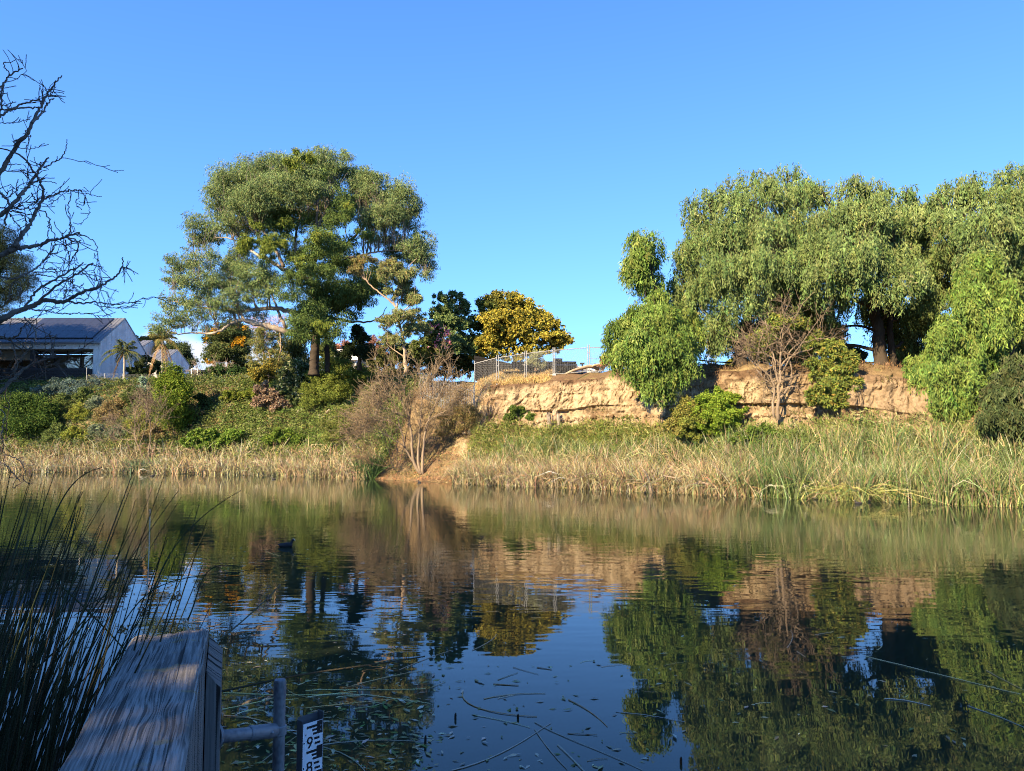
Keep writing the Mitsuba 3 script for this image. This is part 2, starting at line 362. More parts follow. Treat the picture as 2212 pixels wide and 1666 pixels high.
# near bank behind and beside the viewer
def near(x, t):     # t: distance inland (towards -y)
    sh = -0.6 + np.where(x < -1.2, np.minimum((-1.2 - x) * 0.62, 26) , 0) + np.where(x > 2, -(x - 2) * 0.15, 0)
    return sh - t
_nx = np.r_[-300, -150, np.arange(-80, 82, 2.0), 150, 300]; _nt = np.r_[-6, -3, -1, -0.3, 0.3, 1, 2, 3.5, 5, 8, 12, 20, 40, 80, 160, 300]
XX, TT = np.meshgrid(_nx, _nt, indexing='ij')
ZZ = np.where(TT < 0, TT * 0.25, np.minimum(TT * 0.42, 3.2) + np.clip(TT - 20, 0, 200) * 0.01)
NB = np.stack([XX, near(XX, TT), ZZ + (meshkit.fbm(np.stack([XX, TT, XX * 0], -1) * 0.6, 3, 51) - 0.5) * 0.4 * (TT > 0)], -1)
_nv, _nf = grid(NB)
obj('near_bank', (_nv, _nf), 'mat_matte', color=ground_col(_nv) * 0.7, smooth=True, kind='structure')
_g = np.array([[-1500, -1500, -3.6], [1500, -1500, -3.6], [1500, 1500, -3.6], [-1500, 1500, -3.6]])
obj('ground', (_g, np.array([[0, 1, 2], [0, 2, 3]])), 'mat_soil', kind='structure')

# ------------------------------------------------------------------ trees and shrubs
GAIN = 1.3
def lobes_world(lobes, d):
    L = np.array([tuple(l) + (0,) * (5 - len(l)) for l in lobes], float)
    dd = d + L[:, 4]
    c = P(L[:, 0], L[:, 1], dd)
    rx, rz = L[:, 2] * dd / FPX, L[:, 3] * dd / FPX
    return c, np.stack([rx, np.sqrt(rx * rz) * 1.0, rz], -1)

def clumps(rng, c, r, per_m2=0.9, size=0.36, shell=0.55, most=60):
    """sub-clumps (centre, radius, lobe, outward) spread through each lobe, mostly near its surface"""
    out = []
    for i in range(len(c)):
        n = int(np.clip(per_m2 * 12 * (r[i, 0] * r[i, 2]) ** 0.9, 5, most))
        u = unit(rng.normal(0, 1, (n, 3))) ; u[:, 2] += 0.15
        k = (shell + (1 - shell) * rng.random((n, 1))) * rng.uniform(0.85, 1.05, (n, 1))
        rr = size * min(r[i, 0], r[i, 2]) * rng.uniform(0.6, 1.3, n)
        out.append((c[i] + u * k * r[i], rr, np.full(n, i), unit(u)))
    return tuple(np.concatenate(x) for x in zip(*out))

def foot(x, y):
    """distance of the bank where it is seen at pixel x, y"""
    return float(ground(x, y)[1])

def spread(rng, n, w):
    k = np.floor(n * w / w.sum() + rng.random(len(w))).astype(int)
    return np.repeat(np.arange(len(w)), k)

def leaf_clumps(rng, cc, cr, n, L, Wd, pal, w=None, droop=0.7, flat_=0.8, up=0.0, wild=0.7, tint=None, tri=False, jit=0.16):
    i = spread(rng, n, cr ** 2)
    u = unit(rng.normal(0, 1, (len(i), 3))) * (rng.random((len(i), 1)) ** 0.42) * [1, 1, flat_]
    st = np.exp(rng.normal(0, 0.28, (len(cc), 3)))
    u = u * st[i] * (1 + 0.35 * np.abs(rng.standard_t(4, (len(i), 1))) * 0.5)
    p = cc[i] + u * cr[i][:, None]
    A = unit(u) * 0.6 + rng.normal(0, wild, (len(i), 3)) + [0, 0, up - droop]
    N = rng.normal(0, 1, (len(i), 3)) + [0, 0, 0.8 * (1 - droop)]
    col = pick(rng, pal, len(i), w, jit)
    if tint is not None: col = col * tint[i]
    col = col * GAIN
    k = rng.uniform(0.65, 1.25, len(i))
    return leaves(p, A, N, L * k, Wd * k, col, tri=tri)

def strands(rng, cc, cr, n, L, Wd, pal, w=None, hang=(0.8, 2.2), per=16, tint=None, jit=0.16):
    """weeping foliage: from the top of each clump strings of narrow leaves hang down"""
    i = spread(rng, n / per, cr ** 2)
    u = unit(rng.normal(0, 1, (len(i), 3))) * np.sqrt(rng.random((len(i), 1)))
    u[:, 2] = np.abs(u[:, 2]) * 0.8
    top = cc[i] + u * cr[i][:, None]
    ln = rng.uniform(*hang, len(i)) * np.clip(cr[i] / 0.8, 0.5, 1.4)
    s = rng.random((len(i), per))
    outw = u * [1, 1, 0]
    p = top[:, None] + (outw * 0.35)[:, None] * np.sqrt(s)[..., None] + np.stack([0 * s, 0 * s, -s * ln[:, None]], -1) + rng.normal(0, 0.07, (len(i), per, 3))
    p = p.reshape(-1, 3); m = len(p)
    A = rng.normal(0, 0.45, (m, 3)) + [0, 0, -1.0]
    N = rng.normal(0, 1, (m, 3)) * [1, 1, 0.4] + [0, 0, 0.3]
    col = np.repeat(pick(rng, pal, len(i), w, jit), per, 0) * np.exp(rng.normal(0, 0.14, (m, 1)))
    if tint is not None: col = col * np.repeat(tint[i], per, 0)
    col = col * GAIN
    k = rng.uniform(0.7, 1.3, m)
    return leaves(p, A, N, L * k, Wd * k, col)

def limbs_to(rng, targets, skeleton, skr, r_end, sag=0.12, k=7, wig=0.05, frac=0.55):
    """a curved branch from a nearby skeleton point to each target; returns polylines and radii"""
    tree = cKDTree(skeleton)
    _, j = tree.query(targets - [0, 0, 1] * np.abs(targets[:, 2:] - skeleton[:, 2].min()) * 0.18, k=1)
    a, b = skeleton[j], targets
    ln = np.linalg.norm(b - a, axis=1)[:, None]
    m = a * 0.5 + b * 0.5 + np.array([0, 0, 1]) * ln * sag + rng.normal(0, 1, a.shape) * ln * 0.1
    s = np.linspace(0, 1, k)[None, :, None]
    p = a[:, None] * (1 - s) ** 2 + m[:, None] * 2 * s * (1 - s) + b[:, None] * s ** 2
    p[:, 1:-1] += rng.normal(0, 1, p[:, 1:-1].shape) * ln[:, None] * wig * 0.5
    r0 = np.minimum(skr[j] * frac, 0.014 * ln[:, 0] + r_end * 1.6)
    r = r0[:, None] * (1 - s[..., 0]) + r_end * s[..., 0]
    return p, r

def px_line(pts, d, k, jitter=0.0, rng=None, closer=0.0):
    """hand-set limb: pixels (x, y[, depth offset]) at distance d"""
    a = np.array([tuple(p) + (0,) * (3 - len(p)) for p in pts], float)
    return curve(P(a[:, 0], a[:, 1], d + a[:, 2] + closer), k)

BARKS = {'pale': (0.30, 0.26, 0.215), 'grey': (0.22, 0.19, 0.16), 'dark': (0.055, 0.045, 0.036), 'brown': (0.17, 0.12, 0.085), 'tan': (0.36, 0.27, 0.19), 'stem': (0.21, 0.165, 0.12)}
def bark_mesh(rng, polys, radii, tone, sides=6, patch=None):
    v, f = tubes(polys, radii, sides)
    n = meshkit.fbm(v * [3, 3, 1.2], 3, int(rng.integers(99)))[:, None]
    c = np.asarray(BARKS[tone]) * (0.55 + 0.9 * n)
    if patch is not None:
        c2 = np.asarray(patch) * (0.6 + 0.8 * n)
        c = c + (c2 - c) * np.clip((meshkit.noise(v * [1.2, 1.2, 0.5], 7)[:, None] - 0.5) * 6, 0, 1)
    return v, f, c

def tree(name, label, cat, d, lobes, limbs, n, L, Wd, pal, w=None, style='leaf', group=None, seed=0, tone='brown', patch=None, trunk_r=0.3,
         per_m2=0.9, size=0.36, shell=0.55, twig_r=0.012, limb_end=0.03, parts=True, fill=0.3, grow=1.0, butt=None, lobe_tint=None, sides=7, wire=True, bud=None, jit=0.16, crown_label=None, most=60, **kw):
    """limbs: list of (pixel polyline, radius at its foot m, radius at its tip m); the first is the trunk"""
    rng = R(seed)
    key = thing(name, label, cat, group)
    c, r = lobes_world(lobes, d)
    r = r * grow
    cc, cr, ci, cu = clumps(rng, c, r, per_m2, size, shell, most)
    sk, skr = [], []
    for j, (pts, r0, r1) in enumerate(limbs):
        p = px_line(pts, d, max(10, 5 * len(pts)))
        p[1:-1] += rng.normal(0, 0.03, p[1:-1].shape) * min(1, r0 * 6)
        rr = r0 + (r1 - r0) * np.linspace(0, 1, len(p)) ** 0.8
        if j == 0: rr[:3] *= [1.5, 1.2, 1.06]
        sk.append(p); skr.append(rr)
        v, f, col = bark_mesh(rng, p, rr, tone if j > 1 or not butt else butt, sides if j else sides + 3, patch if j > 1 or not butt else None)
        obj('trunk' if j == 0 else 'limb', (v, f), 'mat_bark', key, col, smooth=True)
    sk, skr = np.vstack(sk), np.concatenate(skr)
    if wire:
        p1, r1 = limbs_to(rng, c, sk, skr, limb_end)
        sk2, skr2 = np.vstack([sk, p1[:, 2:].reshape(-1, 3)]), np.concatenate([skr, r1[:, 2:].ravel()])
        p2, r2 = limbs_to(rng, cc, sk2, skr2, twig_r, k=5)
        parts_ = [bark_mesh(rng, p1, r1, tone, 5, patch), bark_mesh(rng, p2, r2, tone if tone != 'pale' else 'grey', 4)]
        obj('branches', join(parts_)[:2], 'mat_bark', key, join(parts_)[2], kind='stuff')
    tint = None
    if lobe_tint is not None:
        lt = np.ones((len(c), 3))
        for a, b in lobe_tint.items(): lt[a] = b
        tint = lt[ci]
    tj = np.exp(rng.normal(0, 0.13, (len(cc), 1)))
    tint = tj * (tint if tint is not None else np.ones((len(cc), 3)))
    if fill:        # single sprays between the clumps
        m = int(3.0 * len(cc)); fi = spread(rng, m, r[:, 0] * r[:, 2])
        uf = unit(rng.normal(0, 1, (len(fi), 3))) * rng.random((len(fi), 1)) ** 0.4 * 1.02
        fc = c[fi] + uf * r[fi]
        frd = np.full(len(fi), np.sqrt(fill / (1 - fill) * (cr ** 2).sum() / len(fi)))
        cc, cr = np.vstack([cc, fc]), np.r_[cr, np.minimum(frd, np.median(cr))]
        ft = np.ones((len(fi), 3)) if lobe_tint is None else lt[fi]
        tint = np.vstack([tint, ft])
    f_ = strands if style == 'weep' else leaf_clumps
    v, f, col = f_(rng, cc, cr, n, L, Wd, pal, w, tint=tint, jit=jit, **kw)
    obj('crown', (v, f), 'mat_leaf', key, col, kind='stuff', label=crown_label)
    return key

CROP3 = lambda a: [((600 + x * .5703) * .5422, (550 + y * .5703) * .5422) + tuple(r) for x, y, *r in a]
def C3(a):   # lobes given in an enlarged crop: centre, radii scale too
    return [(325.3 + x * .3092, 298.2 + y * .3092, rx * .3092, ry * .3092) + tuple(z) for x, y, rx, ry, *z in a]
def C3l(a):
    return [(325.3 + x * .3092, 298.2 + y * .3092) + tuple(z) for x, y, *z in a]

EUC = [(0.105, 0.155, 0.062), (0.135, 0.185, 0.072), (0.080, 0.122, 0.055), (0.175, 0.21, 0.09)]
# --- the great eucalypt: pale grey-green mantle of drooping leaves ...
mantle = C3([(1150, 200, 200, 105), (860, 210, 200, 105, -2), (1300, 190, 130, 100, 1), (600, 310, 190, 120), (490, 430, 110, 130, -1), (1000, 350, 230, 120, -4), (720, 440, 220, 110, -4),
  (1450, 290, 110, 90, 2), (1570, 340, 150, 100), (1720, 460, 150, 130), (1610, 560, 190, 90, -1), (1800, 570, 85, 90, 1), (1500, 450, 130, 110, 4), (1000, 300, 300, 130, 5), (760, 330, 220, 110, 5),
  (360, 640, 115, 95, 1), (520, 590, 130, 70, -2), (300, 720, 50, 40), (640, 600, 120, 90, 3), (420, 700, 90, 50, 3), (860, 560, 180, 100, 4), (1180, 520, 180, 110, 5),
  (210, 870, 90, 80, 1), (350, 850, 120, 80, -2), (170, 1000, 70, 70, 2), (330, 1000, 130, 70, -3), (460, 1060, 150, 80, -2), (560, 950, 130, 80, 0), (620, 860, 130, 90, 2), (700, 980, 100, 90, -3),
  (250, 1120, 110, 60, 0), (130, 1150, 70, 60, 1), (130, 1250, 90, 60, -1), (70, 1310, 60, 70, 0), (200, 1290, 80, 50, 1), (700, 1080, 90, 60, 3),
  (1860, 780, 120, 90, 0), (1920, 880, 80, 90, 1), (1780, 800, 110, 90, 3), (1880, 690, 80, 50, 1), (1700, 720, 100, 70, 3), (1930, 960, 40, 60, 0), (1560, 690, 130, 60, 3), (400, 1180, 170, 60, -2), (560, 1120, 130, 70, -3), (280, 1230, 130, 50, 1), (640, 1200, 110, 50, 1), (460, 1240, 120, 40, -1), (760, 1240, 90, 40, 2), (800, 1060, 110, 80, -3), (820, 930, 90, 80, -3), (620, 1330, 70, 30, 1), (330, 1310, 80, 30, 0), (40, 1350, 40, 50, 0)])
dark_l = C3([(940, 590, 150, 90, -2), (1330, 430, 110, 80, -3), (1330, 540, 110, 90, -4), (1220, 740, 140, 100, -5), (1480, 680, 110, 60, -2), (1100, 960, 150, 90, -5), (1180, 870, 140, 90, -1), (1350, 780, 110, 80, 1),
  (1000, 1060, 110, 90, -5), (1280, 1080, 170, 110, -2), (1450, 1080, 120, 100, -1), (1120, 1250, 110, 120, -4), (1040, 1330, 90, 90, -5), (1260, 1330, 110, 90, -3), (1230, 1200, 130, 100, 0), (1560, 980, 120, 100, 1), (1400, 1200, 90, 70, 0), (1200, 260, 90, 60, -4), (880, 700, 120, 60, -3), (1420, 900, 110, 80, 2), (1000, 800, 150, 80, 3), (1180, 1400, 80, 60, -4)])
olive = C3([(690, 720, 70, 60, -5), (650, 760, 50, 50, -5), (870, 730, 90, 50, -6), (820, 810, 70, 60, -6), (1070, 130, 80, 45, -4), (1360, 480, 60, 30, -6), (960, 600, 60, 40, -4), (1180, 690, 70, 40, -7), (730, 600, 50, 40, -4), (1050, 860, 60, 35, -7), (1210, 1310, 60, 50, -6), (1480, 660, 50, 30, -4), (1000, 190, 60, 60, -5)])
L_ = lambda pts, a, b: (C3l(pts), a, b)
euc_limbs = [L_([(1140, 1660), (1145, 1560), (1150, 1450), (1165, 1360), (1190, 1270)], 0.42, 0.38), L_([(1236, 1640, 1), (1234, 1500, 1), (1225, 1400, 1), (1215, 1310, .6)], 0.24, 0.2),
  L_([(1190, 1290), (1160, 1180, -1), (1140, 1080, -1), (1120, 980, -1), (1160, 800, 0), (1160, 600, 0), (1170, 440, 0), (1150, 300)], 0.34, 0.06),
  L_([(1200, 1270), (1200, 1150, 1), (1250, 1000, 1), (1310, 830, 1), (1400, 710, 1), (1530, 590, 1), (1660, 520, 1)], 0.3, 0.05),
  L_([(1120, 1390), (1040, 1370, -1), (950, 1355, -1.5), (850, 1325, -1.5), (760, 1300, -1.5), (660, 1275, -1.5), (590, 1285, -1), (480, 1350, -1), (330, 1365, 0), (190, 1375, 0)], 0.34, 0.05),
  L_([(1130, 1290), (1050, 1235, -1), (970, 1210, -1), (860, 1190, -1), (720, 1200, -1), (560, 1205, 0), (380, 1190, 0), (200, 1165, 0)], 0.3, 0.04),
  L_([(1130, 1020, -1), (1030, 960, -2), (930, 920, -2), (840, 860, -2), (720, 800, -1), (600, 720), (450, 700)], 0.24, 0.04),
  L_([(1060, 960), (1015, 840), (1020, 660), (1050, 530), (1110, 350)], 0.2, 0.04), L_([(930, 900), (860, 760), (740, 610), (620, 540), (520, 480)], 0.17, 0.035),
  L_([(950, 1330, -1), (900, 1230, -1), (870, 1150, 0), (800, 1000), (740, 900)], 0.16, 0.03), L_([(760, 1300, -1.5), (640, 1250, -1), (590, 1130), (480, 1030), (380, 950), (250, 860)], 0.17, 0.03),
  L_([(1310, 830, 1), (1420, 830, 0), (1560, 800, 0), (1750, 790), (1860, 830)], 0.15, 0.03), L_([(1250, 1260, 1), (1400, 1280, 1), (1560, 1275, 1), (1650, 1180, 1)], 0.17, 0.03),
  L_([(1160, 640), (1240, 470), (1320, 330), (1380, 240)], 0.12, 0.03), L_([(1150, 470), (1060, 330), (930, 250), (800, 190)], 0.12, 0.03), L_([(590, 1285, -1), (540, 1190), (420, 1130), (270, 1100)], 0.12, 0.03)]
tree('eucalyptus_tree', 'huge spreading gum tree with pale limbs and grey-green drooping leaves, tallest on the left', 'tree', 68, mantle, euc_limbs, 270000, 0.25, 0.055, EUC, None, seed=1, tone='pale', patch=(0.13, 0.105, 0.085),
     droop=1.0, wild=0.55, per_m2=1.15, size=0.34, flat_=0.7, shell=0.45, grow=1.2, fill=0.12, butt='dark', most=80)
EK = 'eucalyptus_tree'
rng = R(2)
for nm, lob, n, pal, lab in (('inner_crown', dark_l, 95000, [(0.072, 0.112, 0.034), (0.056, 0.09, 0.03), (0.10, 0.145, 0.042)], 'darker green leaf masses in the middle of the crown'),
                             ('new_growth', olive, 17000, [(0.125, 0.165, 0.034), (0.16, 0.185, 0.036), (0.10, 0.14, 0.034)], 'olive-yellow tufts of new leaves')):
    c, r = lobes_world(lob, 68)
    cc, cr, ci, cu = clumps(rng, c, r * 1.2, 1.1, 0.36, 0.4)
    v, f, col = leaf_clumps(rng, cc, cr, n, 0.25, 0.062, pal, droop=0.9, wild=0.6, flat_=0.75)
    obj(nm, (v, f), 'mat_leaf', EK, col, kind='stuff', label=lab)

# --- sapling gum in front of its right side
sap = C3([(1480, 850, 80, 50), (1440, 930, 60, 40), (1690, 900, 90, 60), (1640, 960, 60, 50, -1), (1760, 960, 100, 70), (1800, 1080, 80, 70, 1), (1690, 1080, 60, 50), (1850, 1140, 50, 50), (1740, 1240, 110, 50, -1), (1850, 1240, 90, 50, 1), (1630, 1290, 70, 50, 0), (1640, 1400, 60, 50, 1), (1790, 1330, 90, 50), (1880, 1330, 70, 60, 1), (1720, 1420, 70, 50)])
tree('young_gum_tree', 'slender young gum with bronze and yellow-green leaves beside the huge gum tree', 'tree', 63, sap, [L_([(1790, 1640), (1775, 1530), (1760, 1400), (1735, 1280), (1720, 1180)], 0.14, 0.09), L_([(1720, 1190), (1650, 1120), (1560, 1050), (1490, 980), (1440, 900)], 0.09, 0.03),
     L_([(1722, 1190), (1735, 1080), (1760, 980), (1860, 840)], 0.07, 0.02), L_([(1775, 1530), (1700, 1480), (1650, 1440)], 0.06, 0.02)], 34000, 0.24, 0.055, [(0.15, 0.175, 0.07), (0.12, 0.155, 0.065), (0.18, 0.15, 0.07), (0.17, 0.205, 0.075)], None, seed=3, tone='tan', droop=0.9, wild=0.6, size=0.42,
     lobe_tint={0: (1.12, 0.9, 0.85), 1: (1.1, 0.85, 0.85), 2: (1.05, .95, .9)})

# --- orange-flowered tree, and slender trees behind
t_or = [(490, 722, 34, 26, 0), (462, 735, 22, 24, 0), (520, 730, 26, 28, 1), (478, 760, 34, 22, -1), (512, 765, 30, 20, 0), (455, 770, 18, 18, 0)]
tree('silky_oak_tree', 'round dark tree dotted with orange flower heads beyond the garden fence', 'tree', 88, t_or, [([(492, 822), (494, 790), (492, 750), (490, 715)], 0.22, 0.06)], 26000, 0.27, 0.11, [(0.07, 0.095, 0.035), (0.10, 0.12, 0.045), (0.05, 0.07, 0.03)], seed=4, tone='brown', droop=0.3, size=0.4)
c, r = lobes_world([(a, b, rx * 1.05, ry * 1.05, -0.8) for a, b, rx, ry, _ in t_or], 88)
cc, cr, ci, cu = clumps(R(5), c, r, 0.5, 0.16, 0.85)
sel = R(6).random(len(cc)) < 0.55
v, f, col = leaf_clumps(R(5), cc[sel], cr[sel], 1500, 0.20, 0.14, [(0.34, 0.17, 0.015), (0.38, 0.22, 0.02)], droop=0.0)
obj('flower_heads', (v, f), 'mat_leaf', 'silky_oak_tree', col, kind='stuff', label='orange flower heads')
tree('dark_shrub', 'low dark green shrub at the foot of the orange-flowered tree', 'shrub', 86, [(480, 800, 26, 16, 0), (510, 806, 28, 16, 0), (458, 806, 14, 14, 0)], [([(490, 828), (488, 800)], 0.08, 0.04)], 9000, 0.24, 0.11, [(0.035, 0.07, 0.025), (0.05, 0.09, 0.03)], seed=7, droop=0.2)
tree('pinkish_bare_tree', 'leafless pinkish tree far behind the low limbs of the huge gum tree', 'tree', 105, [(565, 725, 30, 26, 0), (545, 700, 20, 20, 1), (600, 700, 30, 24, 1), (570, 690, 26, 16, 0)], [([(572, 820), (570, 770), (568, 715)], 0.2, 0.08)], 5000, 0.16, 0.05, [(0.42, 0.26, 0.20), (0.36, 0.24, 0.2)], seed=8, tone='brown', per_m2=1.6, size=0.3, twig_r=0.012)
sl = [(560, 745, 22, 24, 0), (585, 770, 24, 20, 0), (600, 735, 22, 24, 1), (575, 715, 20, 18, 0), (548, 785, 20, 18, 0), (612, 790, 20, 18, 0)]
tree('thin_gum_tree', 'thin open gum with several leaning stems under the low limbs of the huge gum tree', 'tree', 80, sl, [([(590, 822), (586, 780), (572, 740), (560, 705)], 0.11, 0.03), ([(590, 815), (604, 770), (606, 730), (598, 700)], 0.08, 0.03), ([(586, 800), (556, 770), (540, 745)], 0.06, 0.02)], 13000, 0.24, 0.05, [(0.14, 0.16, 0.06), (0.20, 0.18, 0.06), (0.10, 0.13, 0.05)], seed=9, tone='tan', droop=0.9)
tree('yellowing_shrub', 'yellow-green autumn shrub below the thin gum', 'shrub', 78, [(560, 806, 22, 20, 0), (590, 802, 22, 22, 1), (615, 810, 20, 18, 0)], [([(580, 835), (580, 806)], 0.06, 0.03)], 9000, 0.2, 0.1, [(0.16, 0.15, 0.035), (0.09, 0.10, 0.035), (0.24, 0.19, 0.04)], seed=10, droop=0.4)
for k, (lb, x, n, d_, pal, lab) in enumerate([
  ([(640, 745, 26, 26, 0), (620, 775, 30, 24, 0), (655, 780, 24, 22, 0), (600, 795, 26, 18, 0)], 632, 15000, 84, [(0.085, 0.105, 0.04), (0.12, 0.135, 0.045)], 'olive tree filling the space left of the huge gum trunk'),
  ([(705, 755, 24, 20, 0), (725, 775, 24, 18, 0), (700, 785, 26, 16, 0)], 710, 10000, 82, [(0.07, 0.095, 0.035), (0.10, 0.12, 0.04)], 'dark green shrubbery right of the huge gum trunk'),
  ([(840, 770, 26, 22, 0), (870, 765, 26, 24, 0), (815, 785, 24, 18, 0), (890, 780, 26, 20, 0), (850, 800, 30, 14, 0), (885, 803, 26, 12, 0), (815, 804, 26, 12, 0), (780, 800, 26, 14, 0), (740, 800, 26, 14, 0)], 850, 26000, 78, [(0.065, 0.09, 0.035), (0.10, 0.115, 0.045), (0.13, 0.12, 0.05)], 'mixed dark shrubbery behind the young gum'),
  ([(520, 790, 24, 18, 0), (545, 795, 22, 16, 0)], 532, 7000, 92, [(0.05, 0.075, 0.03), (0.07, 0.09, 0.035)], 'dark hedge behind the silvery shrub'),
  ([(925, 775, 26, 20, 0), (950, 785, 26, 18, 0), (985, 780, 28, 22, 0), (1010, 785, 20, 18, 0), (930, 805, 28, 12, 0), (970, 806, 28, 12, 0), (1005, 805, 20, 10, 0)], 960, 22000, 76, [(0.05, 0.075, 0.03), (0.08, 0.10, 0.035)], 'dark shrubbery behind the steel palisade')]):
    tree('background_shrubbery', lab, 'shrub', d_, lb, [([(x, 825), (x, 780)], 0.08, 0.04)], n, 0.23, 0.085, pal, seed=300 + k, droop=0.4)
# dark conifer, russet tree and dark trees between the big gum and the yellow tree
tree('dark_conifer', 'dark dense conifer to the right of the gum trunk', 'tree', 70, [(770, 752, 30, 16, 0), (780, 735, 26, 14, 0), (775, 718, 16, 16, 0), (795, 760, 22, 18, -1), (752, 762, 18, 14, 0)], [([(776, 800), (775, 750), (774, 712)], 0.2, 0.05)], 17000, 0.22, 0.07, [(0.022, 0.036, 0.018), (0.035, 0.05, 0.022)], seed=11, tone='dark', droop=0.1, size=0.45)
tree('russet_tree', 'russet autumn tree behind a white roof by the gum trunk', 'tree', 100, [(742, 750, 26, 14, 0), (722, 765, 22, 12, 0), (812, 748, 20, 16, 0), (822, 765, 16, 14, 0)], [([(742, 800), (742, 760)], 0.15, 0.05)], 8000, 0.2, 0.12, [(0.22, 0.10, 0.065), (0.20, 0.115, 0.08), (0.16, 0.085, 0.065)], seed=12, tone='brown', droop=0.1)
dk = [(955, 650, 22, 17, 0), (985, 642, 20, 14, 0), (970, 670, 26, 18, 0), (940, 675, 14, 18, 0), (1000, 668, 16, 22, 1), (965, 705, 30, 26, 0), (935, 720, 22, 24, 0), (1000, 710, 24, 28, 1), (970, 745, 34, 24, -1), (930, 755, 24, 20, 0), (1010, 750, 22, 22, 1)]
tree('broadleaf_tree', 'dark broadleaf tree with open top between the young gum and the yellow tree', 'tree', 72, dk, [([(972, 810), (972, 750), (968, 690), (962, 645)], 0.18, 0.05), ([(970, 720), (990, 680), (992, 645)], 0.08, 0.03)], 42000, 0.22, 0.12, [(0.065, 0.105, 0.045), (0.095, 0.14, 0.055), (0.14, 0.185, 0.065)], seed=13, tone='dark', droop=0.4, size=0.34, per_m2=0.7)
tree('pink_flowered_shrub', 'leafy shrub with a few pink flowers in front of the dark broadleaf tree', 'shrub', 67, [(945, 715, 22, 20, 0), (930, 745, 24, 18, 0), (960, 750, 20, 18, 0), (900, 755, 18, 18, 0)], [([(940, 800), (942, 750), (945, 712)], 0.07, 0.03)], 13000, 0.2, 0.10, [(0.06, 0.09, 0.032), (0.10, 0.13, 0.04), (0.13, 0.15, 0.05)], seed=14, droop=0.4)
fp = P(R(15).uniform(925, 972, 26), R(16).uniform(700, 752, 26), R(17).uniform(65.3, 66.3, 26))
v, f, col = leaves(np.repeat(fp, 6, 0) + R(18).normal(0, 0.06, (156, 3)), R(19).normal(0, 1, (156, 3)), R(20).normal(0, 1, (156, 3)), 0.17, 0.15, pick(R(21), [(0.62, 0.16, 0.24), (0.7, 0.3, 0.36)], 156))
obj('flowers', (v, f), 'mat_leaf', 'pink_flowered_shrub', col, kind='stuff', label='pink flowers')
# --- the yellow autumn tree
yl = [(1085, 650, 40, 22, 0), (1055, 665, 32, 24, 0), (1125, 655, 34, 20, 0), (1150, 672, 30, 20, 0), (1045, 700, 30, 26, 0), (1090, 695, 50, 30, -1.5), (1140, 700, 40, 26, -1), (1185, 700, 32, 22, 0), (1205, 722, 28, 22, 0), (1100, 730, 54, 24, -1), (1160, 730, 40, 20, -1), (1060, 738, 36, 22, -1), (1195, 735, 30, 16, 1), (1030, 735, 18, 22, 0), (1060, 760, 40, 18, -1), (1105, 764, 44, 16, -1), (1150, 758, 40, 16, -1), (1190, 748, 34, 16, 0), (1035, 760, 26, 18, 0), (1215, 735, 24, 18, 0), (1110, 672, 40, 24, 2), (1090, 710, 50, 30, 3), (1165, 690, 30, 20, 2)]
tree('yellow_autumn_tree', 'rounded broadleaf tree with golden yellow autumn leaves behind the mesh fence', 'tree', 74, [(a, b, rx * .95, ry * .95, z) for a, b, rx, ry, z in yl], [([(1112, 800), (1112, 760), (1110, 720), (1105, 680)], 0.22, 0.07), ([(1112, 755), (1080, 720), (1055, 690)], 0.11, 0.04), ([(1112, 750), (1150, 720), (1185, 700)], 0.11, 0.04)], 90000, 0.21, 0.155, [(0.26, 0.22, 0.035), (0.21, 0.185, 0.032), (0.115, 0.12, 0.03), (0.33, 0.285, 0.055), (0.075, 0.09, 0.027)],
     [3, 3, 1.6, 2, 0.9], seed=22, tone='dark', droop=0.7, size=0.36, lobe_tint={1: (0.35, 0.5, 0.8), 4: (0.35, 0.5, 0.8), 13: (0.3, 0.45, 0.8), 0: (0.7, 0.75, 0.9)}, per_m2=0.9, fill=0.1, twig_r=0.016)

# --- the pepper trees on the right
PEP = [(0.098, 0.146, 0.052), (0.126, 0.173, 0.063), (0.074, 0.117, 0.044), (0.150, 0.190, 0.070)]
PEPL = [(0.092, 0.150, 0.036), (0.120, 0.180, 0.044), (0.068, 0.118, 0.032), (0.150, 0.195, 0.050)]
def pepper(label, d, lobes, limbs, n, seed, pal=PEP, hang=(0.9, 2.4), **kw):
    kw = {**dict(size=0.40, per_m2=0.85, shell=0.5, limb_end=0.04, grow=1.08, fill=0.12), **kw}
    return tree('pepper_tree', label, 'tree', d, lobes, limbs, int(n * 1.4), 0.24, 0.064, pal, style='weep', seed=seed, tone='dark', hang=hang, **kw)
pepper('leaning left pepper tree with bright weeping foliage spilling over the cliff by the mesh fence', 48,
  [(1395, 512, 40, 20, 0), (1378, 545, 38, 24, 0), (1410, 540, 28, 30, 1), (1370, 580, 34, 26, 0), (1400, 600, 36, 26, 1), (1395, 650, 36, 30, 0), (1420, 690, 46, 40, -1), (1380, 700, 40, 34, 0), (1350, 720, 36, 34, 0), (1330, 750, 26, 34, 0), (1400, 750, 56, 36, -2), (1450, 740, 44, 44, -1), (1390, 790, 50, 24, -2), (1460, 790, 40, 30, -2), (1430, 820, 44, 30, -2), (1470, 700, 40, 40, 1)],
  [([(1452, 835), (1448, 790), (1430, 730), (1420, 660)], 0.3, 0.14), ([(1424, 680), (1415, 620), (1400, 560), (1405, 515)], 0.13, 0.04), ([(1440, 770), (1400, 740), (1360, 730)], 0.12, 0.04)], 66000, 31, PEPL)
